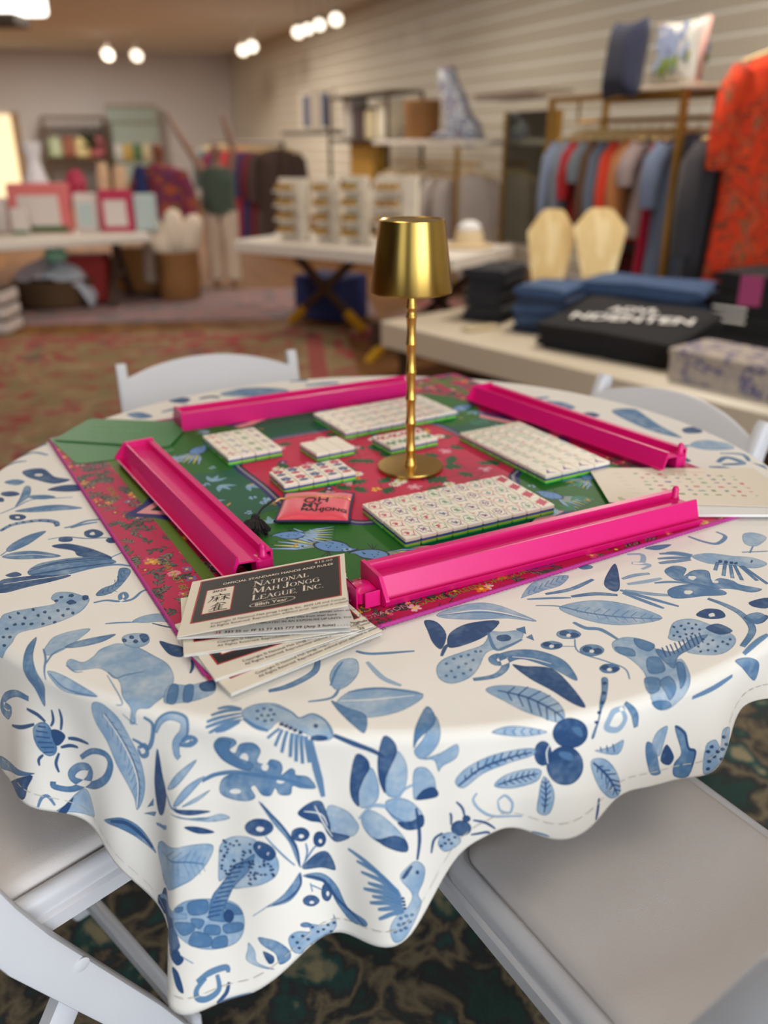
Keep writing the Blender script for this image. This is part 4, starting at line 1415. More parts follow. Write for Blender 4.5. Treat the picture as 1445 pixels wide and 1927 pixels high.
P3:1287 -1707 1281 -1712 1275 -1714 1275 -1707 1281 -1697 1286 -1698
P3:1168 -1752 1163 -1757 1157 -1759 1156 -1752 1161 -1743 1167 -1744
P3:1190 -1758 1184 -1768 1178 -1765 1177 -1759 1183 -1753 1189 -1752
P3:1220 -1742 1215 -1750 1209 -1748 1208 -1744 1213 -1733 1219 -1737
P3:1245 -1738 1241 -1743 1235 -1746 1234 -1737 1239 -1733 1246 -1729
P3:1276 -1779 1270 -1787 1265 -1784 1264 -1781 1270 -1770 1275 -1774
P3:1283 -1817 1277 -1822 1272 -1822 1271 -1816 1277 -1808 1282 -1809
P3:1312 -1787 1306 -1793 1300 -1796 1300 -1786 1305 -1782 1311 -1780
P3:1314 -1834 1310 -1838 1303 -1842 1303 -1833 1308 -1828 1314 -1824
P3:1347 -1800 1341 -1805 1335 -1807 1335 -1799 1341 -1791 1346 -1791
P3:1360 -1816 1354 -1825 1348 -1822 1347 -1818 1354 -1807 1359 -1811
P3:1267 -1858 1261 -1866 1256 -1865 1256 -1857 1261 -1852 1267 -1851
P3:1294 -1866 1288 -1872 1283 -1871 1282 -1866 1288 -1857 1293 -1859
P3:1238 -1830 1233 -1841 1227 -1837 1227 -1832 1231 -1824 1238 -1826
P3:1235 -1869 1230 -1873 1224 -1876 1224 -1867 1229 -1862 1235 -1860
P3:1382 -1783 1377 -1788 1371 -1790 1371 -1782 1377 -1773 1382 -1774
P1:743 -1525 858 -1474 973 -1476 1085 -1532 1158 -1616 1028 -1665 908 -1662 799 -1603
L2 8:647 -1507 745 -1515 848 -1568 992 -1608 1152 -1621
L2 5:810 -1544 829 -1525
L2 4.7:810 -1544 816 -1568
L2 4.3:847 -1555 875 -1528
L2 4.3:847 -1555 855 -1594
L2 4.9:883 -1568 918 -1538
L2 4.3:883 -1568 892 -1616
L2 4.4:919 -1582 958 -1542
L2 4.4:919 -1582 932 -1629
L2 4.4:956 -1588 997 -1545
L2 4.3:956 -1588 970 -1636
L2 4.5:993 -1594 1034 -1555
L2 4.4:993 -1594 1006 -1641
L2 4.6:1031 -1599 1067 -1564
L2 4.4:1031 -1599 1042 -1646
L2 4.5:1069 -1607 1099 -1580
L2 4.5:1069 -1607 1076 -1643
L2 4.6:1105 -1615 1126 -1592
L2 4.5:1105 -1615 1111 -1639
P3:1084 -1125 1066 -1268 1034 -1384 997 -1383 983 -1325 1025 -1220
L1 23:1076 -1280 1141 -1247 1214 -1230
L1 22.2:1086 -1330 1180 -1305 1256 -1277
L2 19.7:1040 -1382 1122 -1437 1256 -1521
L2 20:1045 -1406 1120 -1477 1187 -1537
L2 25.2:814 -1434 925 -1413 1018 -1426
L2 23:706 -1409 827 -1368 945 -1279
L2 13.5:619 -1452 726 -1445 811 -1444
L1 23.3:1061 -1384 1160 -1416 1253 -1430
P2:1289 -1207 1349 -1155 1398 -1182 1363 -1255 1423 -1201 1492 -1204 1477 -1295 1523 -1271 1572 -1293 1592 -1329 1672 -1371 1615 -1401 1542 -1370 1476 -1368 1415 -1363 1363 -1317 1307 -1287
P2:1250 -1385 1312 -1343 1404 -1328 1495 -1382 1489 -1422 1389 -1434 1297 -1455 1246 -1446
L2 14.7:1210 -1321 1290 -1310 1395 -1326
P0:1415 -1271 1407 -1279 1396 -1291 1386 -1290 1378 -1278 1378 -1270 1386 -1256 1397 -1255 1408 -1254 1415 -1259
P0:1505 -1301 1499 -1315 1490 -1317 1480 -1316 1474 -1311 1475 -1307 1479 -1293 1489 -1293 1500 -1294 1506 -1299
P0:1356 -1400 1349 -1408 1337 -1418 1325 -1418 1317 -1415 1317 -1404 1324 -1388 1336 -1386 1348 -1386 1356 -1389
P1:1463 -1061 1555 -1025 1660 -1051 1752 -1067 1797 -1129 1719 -1176 1624 -1148 1518 -1133
L2 21.4:1463 -1061 1386 -1031 1319 -1029
L2 21.4:1455 -1074 1374 -1074 1296 -1082
L2 26.5:1449 -1093 1365 -1111 1288 -1129
L2 21.8:1472 -1047 1413 -1021 1357 -1018
L2 24.9:1568 -1117 1526 -1199
L2 24.6:1599 -1128 1546 -1250
L2 24.8:1618 -1142 1580 -1270
L2 25:1636 -1143 1616 -1289
L2 26.3:1659 -1152 1683 -1294
L2 27.2:1670 -1150 1717 -1326
P3:1592 -1110 1583 -1123 1573 -1123 1573 -1110 1582 -1097 1592 -1097
P3:1616 -1117 1608 -1129 1598 -1129 1598 -1116 1607 -1102 1617 -1102
P3:1640 -1124 1630 -1135 1621 -1137 1621 -1124 1630 -1110 1640 -1109
P3:1659 -1125 1650 -1137 1640 -1137 1641 -1125 1652 -1117 1660 -1112
P3:1738 -1105 1733 -1112 1728 -1120 1726 -1123 1723 -1114 1726 -1109 1731 -1100 1736 -1093 1739 -1089 1742 -1099
P3:1305 -1592 1364 -1541 1423 -1551 1421 -1608 1354 -1624
P0:1386 -1586 1380 -1602 1372 -1604 1362 -1607 1357 -1601 1358 -1590 1364 -1582 1373 -1577 1381 -1574 1386 -1580
P3:1570 -1486 1667 -1450 1632 -1536 1575 -1528
L2 29.4:1403 -1454 1458 -1509 1499 -1590 1494 -1711 1404 -1835
P2:1343 -1925 1420 -1889 1512 -1893 1537 -1957 1414 -1947
L2 20.7:1157 -2117 1251 -2058 1340 -1985
L3 24.3:1502 -1609 1536 -1653 1602 -1600
L2 18.3:1393 -1881 1477 -1799 1543 -1744
P2:1502 -1609 1569 -1572 1593 -1611 1529 -1670
P2:1013 -2318 1070 -2336 1121 -2402 1144 -2430 1090 -2438 1033 -2374
P1:1096 -2246 1047 -2276 1048 -2334 1104 -2365 1108 -2308
P2:1137 -2241 1208 -2253 1240 -2303 1277 -2310 1295 -2412 1224 -2428 1198 -2381 1212 -2328
P3:1125 -2316 1183 -2353 1174 -2390 1117 -2378
L3 8.7:1137 -2241 1203 -2259 1242 -2307 1275 -2310 1291 -2370
P1:1351 -2381 1312 -2278 1354 -2237 1388 -2255 1391 -2191 1452 -2174 1440 -2261 1395 -2342
P3:1341 -2289 1338 -2296 1328 -2298 1320 -2296 1323 -2288 1333 -2285
P3:1350 -2265 1347 -2272 1336 -2276 1330 -2272 1334 -2266 1343 -2261
P3:1363 -2322 1361 -2329 1352 -2333 1344 -2330 1346 -2322 1356 -2320
P3:1380 -2297 1376 -2304 1365 -2308 1357 -2303 1360 -2297 1372 -2293
P3:1371 -2352 1369 -2359 1359 -2363 1353 -2359 1355 -2352 1364 -2348
P3:1395 -2273 1389 -2280 1376 -2284 1368 -2280 1371 -2273 1385 -2269
P3:1424 -2210 1413 -2218 1398 -2221 1389 -2217 1397 -2211 1412 -2207
P3:1452 -2234 1449 -2240 1427 -2243 1415 -2239 1423 -2233 1444 -2230
P3:1428 -2257 1421 -2263 1405 -2267 1393 -2264 1399 -2256 1418 -2253
P3:1426 -2293 1421 -2301 1412 -2304 1402 -2301 1407 -2294 1424 -2290
P1:778 -2379 844 -2358 896 -2324 891 -2383
L3 5.9:800 -2362 812 -2380
L3 6.1:826 -2354 840 -2377
L3 6.1:852 -2345 873 -2376
P3:335 -2699 330 -2717 310 -2730 285 -2732 263 -2722 255 -2704 260 -2685 278 -2672 303 -2671 325 -2682
P3:327 -2662 325 -2669 317 -2675 307 -2675 299 -2671 295 -2662 297 -2655 304 -2649 314 -2649 323 -2654
L3 7.8:303 -2654 290 -2621 265 -2600
L3 7.7:254 -2691 251 -2657 245 -2643
L3 7.8:338 -2667 390 -2678 436 -2705
L3 7.8:336 -2725 396 -2716 416 -2722
P1:219 -2734 268 -2720 300 -2757 245 -2802 209 -2775
P3:237 -2743 234 -2747 227 -2748 224 -2743 227 -2739 234 -2738
P3:257 -2751 255 -2756 248 -2756 244 -2752 247 -2747 254 -2747
P3:244 -2767 242 -2772 234 -2772 231 -2768 233 -2764 241 -2763
P3:269 -2764 266 -2770 259 -2770 256 -2766 257 -2762 266 -2761
P3:230 -2778 228 -2783 220 -2783 217 -2778 219 -2774 227 -2774
P3:281 -2739 278 -2744 271 -2744 267 -2740 270 -2735 277 -2735
L3 8.6:224 -2726 192 -2754 184 -2809
L1 9:341 -2565 329 -2592 363 -2629 427 -2656 541 -2657
L1 9.1:427 -2594 455 -2577 489 -2605 487 -2644 444 -2633 427 -2594
L3 11.6:842 -2545 846 -2589 845 -2624
L2 6.5:593 -2714 632 -2714 660 -2715
L1 21.4:1165 -1029 1234 -1034 1212 -1118 1163 -1124 1239 -1145 1191 -1188
P1:1807 -810 1874 -794 1910 -850 1821 -945 1772 -920
L2 11.2:1758 -1019 1803 -945
L2 18.6:1522 -835 1577 -898 1637 -920 1707 -839 1681 -782
L2 12.9:1723 -1012 1854 -999
P2:1267 -967 1331 -934 1410 -928 1331 -987
P2:973 -1155 963 -1169 945 -1176 923 -1180 909 -1168 906 -1154 915 -1137 934 -1132 955 -1130 970 -1143
P2:1204 1549 1351 1521 1420 1373 1317 1346
P3:1418 1209 1510 1261 1556 1180 1465 1130
P2:1664 1292 1842 1348 1885 1156 1919 950 1988 688 1869 785 1765 952
P1:1981 534 2104 638 2241 571 2242 461 2079 443
P3:1758 415 1858 374 1902 252 1793 256 1735 292
P3:2048 873 2158 920 2160 799 2047 777
P2:2259 216 2317 158 2306 83
L2 37.9:1778 629 1797 544 1862 520 1981 534
L2 42.4:2055 221 2125 298 2172 276 2196 196 2068 181
L2 31.9:1976 150 2063 128 2105 66
L2 29.3:2127 379 2258 356 2252 234
L2 32:2215 -118 2158 -132 2121 -195
L2 55.5:1055 1676 1166 1623 1275 1662
P3:-1647 1624 -1581 1719 -1489 1680 -1514 1557
P2:-1288 1799 -1109 1990 -802 1955 -770 1823 -1036 1731
P2:-1875 1288 -1792 1338 -1667 1227 -1765 1176
L2 66.8:-633 2051 -492 2102 -368 2132
L2 122.3:-774 2204 -628 2216
L2 43:-1628 1333 -1522 1442 -1468 1499
L3 47:-1420 1678 -1346 1737 -1271 1704
L2 58.7:-275 2081 -132 2122 -23 2106
L2 9.2:-1161 -1628 -1099 -1619 -1030 -1617
P1:-1053 -1612 -1015 -1566 -941 -1555 -884 -1621 -941 -1616 -994 -1624
L3 6.9:-966 -1628 -904 -1655 -868 -1665
P3:-902 -1764 -854 -1786 -795 -1816 -787 -1880 -835 -1867 -877 -1814
L3 10.3:-745 -1899 -732 -1950 -732 -1992"""


def cloth_print():
    S = 4096
    k = S / UVS
    c = Canvas(S, S, (238, 233, 224))
    ca, sa = math.cos(CL_ANG), math.sin(CL_ANG)
    tones = {'0': ((238, 233, 224), .95, 0, 0), '1': ((134, 164, 194), .82, .45, .26), '2': ((80, 120, 162), .88, .40, .28), '3': ((40, 74, 120), .93, .28, .24)}
    occ = np.zeros((74, 74), bool)

    def T(P):
        P = np.asarray(P, float)
        x = P[:, 0] * ca + P[:, 1] * sa
        y = -P[:, 0] * sa + P[:, 1] * ca
        return np.stack([(x / UVS + .5) * S, (y / UVS + .5) * S], 1)

    def draw(kind, tone, w, P):
        col, al, wash, edge = tones[tone]
        Q = T(P)
        for a, b in Q:
            i, j = int(b / S * 74), int(a / S * 74)
            if 0 <= i < 74 and 0 <= j < 74:
                occ[i, j] = True
        if kind == 'P':
            q = smooth_curve(Q, 4) if len(Q) > 3 else Q
            c.poly(q, col, al, wash=wash, edge=edge, er=3, cell=46)
        else:
            q = smooth_curve(Q, 5, closed=False) if len(Q) > 2 else Q
            if w * k > 16:
                c.line(q, [w * k * .65, w * k * 1.1, w * k * 1.1, w * k * .7], col, al, wash=wash, edge=edge, er=3, cell=46)
            else:
                c.line(q, [w * k * .8, w * k * 1.25, w * k * 1.25, w * k * .7], col, al)

    for ln in CLOTH_PRINT.strip().split('\n'):
        hd, body = ln.split(':')
        p = np.array([int(t) for t in body.split()], float).reshape(-1, 2) / 4000.0
        w = float(hd.split()[1]) / 4000.0 if hd[0] == 'L' else 0
        draw(hd[0], hd[1], w, p)
    # the rest of the cloth (far side and parts hidden from the photograph): sprigs and tendrils of the same kind
    rn = random.Random(12)
    for tries in range(900):
        x, y = rn.uniform(-.95, .95), rn.uniform(-.95, .95)
        q = T([(x, y)])[0]
        i, j = int(q[1] / S * 74), int(q[0] / S * 74)
        if not (2 <= i < 72 and 2 <= j < 72) or occ[max(0, i - 3):i + 4, max(0, j - 3):j + 4].any():
            continue
        a = rn.random() * 6.28
        s = rn.uniform(.035, .06)

        def M(pts):
            return [(x + s * (math.cos(a) * u - math.sin(a) * v), y + s * (math.sin(a) * u + math.cos(a) * v)) for u, v in pts]
        t = rn.random()
        if t < .5:
            draw('P', '1', 0, M([(-1, 0), (-.4, .32), (.3, .34), (1, .05), (.4, -.2), (-.4, -.2)]))
            draw('L', '2', s * .06, M([(-1.2, -.05), (-.2, .05), (.9, .04)]))
            draw('P', '3', 0, M([(-.6, -.3), (0, -.55), (.7, -.6), (.2, -.3)]))
        elif t < .75:
            draw('L', '2', s * .22, M([(-1, .2), (-.3, .6), (.4, .3), (.3, -.3), (-.2, -.2), (.1, .3), (.9, .1)]))
        else:
            for b in range(5):
                draw('P', '3', 0, M([(0, 0), (.5 * math.cos(b * 1.256 - .3), .5 * math.sin(b * 1.256 - .3)), (.6 * math.cos(b * 1.256), .6 * math.sin(b * 1.256)), (.5 * math.cos(b * 1.256 + .3), .5 * math.sin(b * 1.256 + .3))]))
            draw('L', '2', s * .07, M([(0, 0), (.6, -.6), (.8, -1.3)]))
    return c.image('tablecloth_print')


cloth.data.materials.append(print_mat('printed_cotton', cloth_print(), .85, bump=.25, bscale=1100, sheen=.15, ripple=.35, rscale=7, spec=.2))
# ------------------------------------------------------------------ game mat (square neoprene mat, printed)
MA = R(29.814)
MU, MV = Vector((math.cos(MA), math.sin(MA), 0)), Vector((-math.sin(MA), math.cos(MA), 0))
MN = Vector((-0.1632, 0.6524, TZ + .0015))
MS_U, MS_V, MT = .815, .795, .003
MTOP = MN.z + MT
MATM = Matrix.Translation(MN) @ Matrix.Rotation(MA, 4, 'Z')


def mpos(u, v, dz=0.0):
    return MN + MU * u + MV * v + Vector((0, 0, MT + dz))


def mat_print():
    S = 2048
    k = S / .82
    c = Canvas(S, S, (186, 22, 76))
    rn = random.Random(3)
    red, olive, green, navy, pink, teal = (204, 32, 82), (86, 116, 22), (24, 98, 40), (38, 40, 108), (232, 160, 160), (12, 92, 66)

    def q(pts):
        return [(x * k, y * k) for x, y in pts]

    def flower(x, y, r, col, mid=(236, 200, 70), n=6):
        for i in range(n):
            a = i * 2 * math.pi / n + rn.random()
            c.dot((x + math.cos(a) * r * .6) * k, (y + math.sin(a) * r * .6) * k, r * .45 * k, col, .95, ry=r * .3 * k, rot=a)
        c.dot(x * k, y * k, r * .3 * k, mid)

    def spray(x, y, s, lc):
        a = rn.random() * 6.28
        x1, y1 = x + math.cos(a) * s, y + math.sin(a) * s
        c.line(q([(x, y), ((x + x1) / 2 + rn.uniform(-.2, .2) * s, (y + y1) / 2 + rn.uniform(-.2, .2) * s), (x1, y1)]), .0011 * k, (60, 40, 40))
        for t in (.2, .45, .7, .95):
            px, py = x + (x1 - x) * t, y + (y1 - y) * t
            for sg in (-1, 1):
                if rn.random() < .8:
                    c.leaf(px * k, py * k, a + sg * rn.uniform(.5, 1.1), s * .42 * k, s * .18 * k, (40, 30, 36))
                    c.leaf(px * k, py * k, a + sg * rn.uniform(.5, 1.1), s * .38 * k, s * .14 * k, lc)

    lcs = [(98, 104, 92), (78, 96, 84), (110, 120, 100), (60, 84, 70)]
    fcs = [(226, 140, 150), (206, 90, 120), (214, 150, 60), (150, 24, 60), (120, 110, 160), (230, 190, 190), (226, 120, 40)]
    # floral border band and corners
    n = 0
    while n < 950:
        x, y = rn.uniform(0, .82), rn.uniform(0, .82)
        d = min(x, y, .82 - x, .82 - y)
        corner = max(abs(x - .41), abs(y - .41)) > .27 and min(abs(x - .41), abs(y - .41)) > .16
        if d > .085 and not corner:
            continue
        n += 1
        if n % 3:
            spray(x, y, rn.uniform(.017, .028), rn.choice(lcs))
        else:
            flower(x, y, rn.uniform(.0055, .009), rn.choice(fcs))
    # olive stripe
    for a, b in ((.058, .073),):
        for (x0, y0, x1, y1) in ((a, 0, b, .82), (.82 - b, 0, .82 - a, .82), (0, a, .82, b), (0, .82 - b, .82, .82 - a)):
            c.rect(x0 * k, y0 * k, x1 * k, y1 * k, olive)
    # ogee frame: four pointed lobes
    half = [(.026, .41), (.058, .385), (.088, .345), (.108, .29), (.124, .235), (.155, .185), (.205, .145), (.255, .118), (.31, .104), (.355, .08), (.388, .05), (.41, .026)]
    quad = np.array(half)

    def ring(g):
        P = (quad - .41) * g
        out = []
        for fx, fy, rev in ((1, 1, False), (-1, 1, True), (-1, -1, False), (1, -1, True)):
            Q = P * [fx, fy]
            out += (Q[::-1] if rev else Q).tolist()
        return (np.array(out) + .41)

    c.poly(q(ring(1.0)), navy)
    c.poly(q(ring(.955)), pink)
    c.poly(q(ring(.905)), (20, 40, 60))
    c.poly(q(ring(.895)), teal)
    # lighter green quarter fields with creatures
    for sx, sy in ((-1, -1), (1, -1), (-1, 1), (1, 1)):
        cx, cy = .41 + sx * .20, .41 + sy * .20
        c.poly(smooth_curve(q([(cx - .10, cy - .03), (cx - .05, cy - .10), (cx + .06, cy - .10), (cx + .11, cy), (cx + .06, cy + .10), (cx - .06, cy + .1)])), (34, 104, 28))
    blue, lb, yel, dk = (104, 150, 206), (150, 186, 226), (198, 206, 130), (16, 28, 48)

    def bird(x, y, s, a):
        ca, sa = math.cos(a), math.sin(a)

        def T(pts):
            return [((x + (ca * X - sa * Y) * s) * k, (y + (sa * X + ca * Y) * s) * k) for X, Y in pts]
        for i in range(7):
            t = -.5 + i / 6
            c.line(T([(0, 0), (-.5, t * .7), (-1.05, t * 1.1)]), [.10 * s * k, .16 * s * k, .03 * s * k], dk)
            c.line(T([(0, 0), (-.5, t * .7), (-1.0, t * 1.08)]), [.07 * s * k, .11 * s * k, .02 * s * k], yel if i % 2 else lb)
        c.poly(smooth_curve(T([(-.25, 0), (0, .3), (.35, .28), (.6, .1), (.75, .12), (.62, -.08), (.3, -.22), (0, -.22)])), dk)
        c.poly(smooth_curve(T([(-.2, 0), (0, .25), (.35, .24), (.58, .09), (.7, .1), (.58, -.05), (.3, -.18), (0, -.18)])), blue)
        for i in range(8):
            c.dot(*T([(rn.uniform(-.05, .45), rn.uniform(-.1, .18))])[0], .02 * s * k, dk)
        for t in (-.3, 0, .3):
            c.line(T([(.2, -.2), (.3 + t * .4, -.5)]), .02 * s * k, dk)

    for x, y, s, a in ((.215, .195, .058, -.9), (.262, .140, .05, 2.4), (.19, .60, .05, .8), (.56, .17, .045, 1.9), (.645, .20, .04, .3), (.62, .62, .06, 2.), (.2, .24, .045, 2.6), (.68, .58, .05, .2)):
        bird(x, y, s, a)
    for i in range(150):
        x, y = rn.uniform(.12, .70), rn.uniform(.12, .70)
        if max(abs(x - .41), abs(y - .41)) < .19:
            continue
        if (abs(x - .41) + abs(y - .41)) > .46:
            continue
        a = rn.random() * 6.28
        t = rn.random()
        if t < .5:
            for da in (-.7, 0, .7):
                c.leaf(x * k, y * k, a + da, .026 * k, .008 * k, (44, 128, 104) if t < .3 else lb, .8)
        elif t < .8:
            flower(x, y, .006, lb, dk, 5)
        else:
            c.line(q([(x, y), (x + .01 * math.cos(a), y + .01 * math.sin(a))]), .003 * k, (206, 160, 50))
    # centre panel: rounded octagon with navy keyline
    def octa(h, ch):
        return smooth_curve(q([(.41 - h, .41 - ch), (.41 - h, .41), (.41 - h, .41 + ch), (.41 - h * .8, .41 + h * .8), (.41 - ch, .41 + h), (.41, .41 + h), (.41 + ch, .41 + h), (.41 + h * .8, .41 + h * .8),
                               (.41 + h, .41 + ch), (.41 + h, .41), (.41 + h, .41 - ch), (.41 + h * .8, .41 - h * .8), (.41 + ch, .41 - h), (.41, .41 - h), (.41 - ch, .41 - h), (.41 - h * .8, .41 - h * .8)]), 6)
    c.poly(octa(.192, .115), navy)
    c.poly(octa(.186, .112), (150, 140, 150))
    c.poly(octa(.182, .11), (30, 34, 70))
    c.poly(octa(.178, .108), (204, 36, 78))
    for i in range(120):
        x, y = .41 + rn.uniform(-.165, .165), .41 + rn.uniform(-.165, .165)
        if abs(x - .41) + abs(y - .41) > .27:
            continue
        t = rn.random()
        a = rn.random() * 6.28
        if t < .45:
            for j in range(4):
                aa = a + j * .55
                c.leaf(x * k, y * k, aa, .020 * k, .008 * k, (34, 90, 52))
            c.line(q([(x, y), (x + math.cos(a + 3) * .04, y + math.sin(a + 3) * .04)]), .0012 * k, (110, 30, 50))
        elif t < .62:
            for j in range(11):
                aa = j * .571
                c.leaf(x * k, y * k, aa, .011 * k, .0042 * k, (240, 236, 224))
            c.dot(x * k, y * k, .0035 * k, (206, 180, 40))
        elif t < .8:
            flower(x, y, .011, (226, 150, 170), (236, 190, 190), 6)
        elif t < .9:
            flower(x, y, .008, (236, 196, 40), (196, 90, 30), 5)
        else:
            flower(x, y, .008, (40, 46, 120), (220, 200, 220), 5)
    return c.image('game_mat_print')


mat_im = mat_print()
game_mat = empty('game_mat', MN, MA)
tag(game_mat, 'square neoprene game mat with green and red bird and flower print', 'game mat')
sheet = MB().add([(0, 0, 0), (MS_U, 0, 0), (MS_U, MS_V, 0), (0, MS_V, 0), (0, 0, MT), (MS_U, 0, MT), (MS_U, MS_V, MT), (0, MS_V, MT)],
                 [(3, 2, 1, 0), (4, 5, 6, 7), (0, 1, 5, 4), (1, 2, 6, 5), (2, 3, 7, 6), (3, 0, 4, 7)]).build('printed_sheet', print_mat('game_mat_print', mat_im, .55, bump=.15, bscale=900, spec=.35), game_mat)
set_uv(sheet, lambda co: np.stack([co[:, 0] / .82, co[:, 1] / .82], 1))
edge_m = mat('magenta_overlock_thread', (186, 44, 140), .6, bump=.5, bscale=900)
eb = MB()
rim = rrect(MS_U, MS_V, .012, 4)
pts = []
for i in range(len(rim)):
    a, b = rim[i], rim[(i + 1) % len(rim)]
    n = max(1, int(math.hypot(b[0] - a[0], b[1] - a[1]) / .0028))
    for j in range(n):
        pts.append((MS_U / 2 + a[0] + (b[0] - a[0]) * j / n, MS_V / 2 + a[1] + (b[1] - a[1]) * j / n, MT * .5))
pts.append(pts[0])
eb.tube(pts, [.0027 if i % 2 else .0021 for i in range(len(pts))], 6)
eb.build('stitched_edge', edge_m, game_mat, smooth=60)
# lettering printed along the floral border (dragon names along the near edge and the left edge)
gold_ink = mat('mat_yellow_ink', (214, 160, 30), .6)
lime_ink = mat('mat_lime_ink', (128, 150, 24), .6)
pale_ink = mat('mat_pale_ink', (200, 150, 160), .6)
zt = MT + .0002
text_part('lettering', 'DRAGONS', .020, game_mat, Matrix.Translation((.085, .030, zt)), gold_ink, 1.1)
text_part('lettering', 'RED DRAGON', .0105, game_mat, Matrix.Translation((.150, .016, zt)), pale_ink, 1.15)
text_part('lettering', 'GAME GREEN DRAGON', .0125, game_mat, Matrix.Translation((.235, .012, zt)), lime_ink, 1.15)
text_part('lettering', 'PUNG', .0125, game_mat, Matrix.Translation((.385, .012, zt)), mat('mat_violet_ink', (120, 60, 170), .6), 1.15)
text_part('lettering', 'MAY NOT BE USED IN SINGLES', .012, game_mat, Matrix.Translation((.030, .25, zt)) @ Matrix.Rotation(-math.pi / 2, 4, 'Z'), lime_ink, 1.1)
text_part('lettering', 'BONUS', .012, game_mat, Matrix.Translation((.030, .52, zt)) @ Matrix.Rotation(-math.pi / 2, 4, 'Z'), lime_ink, 1.1)
# ------------------------------------------------------------------ tile racks
rack_m = mat('hot_pink_plastic', (222, 14, 118), .34, var=.02, scale=60, spec=.5)


def make_rack(label, p0, p1, flip, box_end, peg=True, arm=None):
    """p0, p1: ends of the base line on the mat (u, v); y grows to the left of p0->p1 (or right when flip).
    y=0 is the straight ledge side, y=.058 the sloped tile side with its lip"""
    a, b = mpos(*p0), mpos(*p1)
    d = b - a
    L = d.length
    t = empty('tile_rack', a, math.atan2(d.y, d.x))
    tag(t, label, 'rack', 'pink plastic tile racks on the game mat')
    f = -1 if flip else 1

    def prof(pts, x0, x1):
        m = MB()
        n = len(pts)
        m.loft([[(x0, f * y, z) for y, z in pts], [(x1, f * y, z) for y, z in pts]])
        return m

    H = .031
    # straight wall with a flat ledge on top
    fix(prof([(0, .0005), (.0018, .0005), (.0022, H - .0022), (.0075, H - .0022), (.0078, H - .0115), (.0094, H - .0115), (.0094, H - .001), (.0088, H), (.0008, H), (0, H - .001)], 0, L)
        .build('ledge', rack_m, t, smooth=35))
    # recessed flat deck
    fix(prof([(.0092, H - .0118), (.0412, H - .0090), (.0412, H - .0070), (.0092, H - .0098)], .0, L).build('deck', rack_m, t))
    # sloped tile face and V-shaped lip
    fix(prof([(.0408, H - .0092), (.0410, H + .0006), (.0428, H + .0004), (.0518, .0052), (.0580, .0110), (.0598, .0105), (.0535, .0006), (.0502, .0006), (.0418, H - .0096)], 0, L)
        .build('tile_face', rack_m, t, smooth=25))
    # end cap at the far end, notched wall
    xe = L if box_end == 0 else 0
    s = 1 if box_end == 0 else -1
    fix(prof([(-.0006, .0005), (.051, .0005), (.0612, .0105), (.0600, .0125), (.0436, H + .0022), (.0006, H + .0022), (-.0006, H + .001)], xe - s * .0022, xe + s * .0022).build('end_cap', rack_m, t))
    # holder box with peg at the other end
    xb = 0 if box_end == 0 else L
    sg = 1 if box_end == 0 else -1
    bx = MB().box((xb + sg * .008, f * .010, .0115), (.020, .021, .022), bev=.003)
    bo = bx.build('wind_box', rack_m, t, smooth=40)
    if peg:
        MB().lathe([(.0012, 0), (.0058, .0), (.0058, .0022), (.0046, .0036), (.0042, .0125), (.0036, .0150), (.0022, .0165), (.0004, .0170)], (0, 0, 0), 16).build(
            'peg', rack_m, bo, smooth=40, M=Matrix.Translation((xb + sg * .004, f * .010, .0222)))
    if arm:
        # folded pusher arm and two tabs beyond the capped end
        MB().box((xe + s * .0145, f * .030, .011), (.024, .026, .020), bev=.004).build('pusher_arm', rack_m, t, smooth=40)
        MB().box((xe + s * .028, f * .030, .013), (.002, .030, .025), bev=.0008).build('pusher_tab', rack_m, t)
        MB().box((xe + s * .012, f * .049, .0115), (.018, .002, .019), bev=.0008).build('pusher_tab', rack_m, t)
    return t


make_rack('pink tile rack at the left, its near end beside the rule cards', (.134, .160), (.126, .610), False, 0)
make_rack('pink tile rack nearest the camera, in front of the largest tile block', (.657, .057), (.207, .081), False, 0, arm=True)
make_rack('pink tile rack at the back, left of the lamp stem', (.205, .712), (.655, .690), False, 1, peg=False)
make_rack('pink tile rack at the right, beside the shaded folding chair', (.800, .160), (.768, .600), False, 0)
# ------------------------------------------------------------------ game tiles, every one its own object
TW, TL, TH = .0222, .0302, .0140
CW, CH, CN = 132, 180, 8            # atlas cell, cells per row


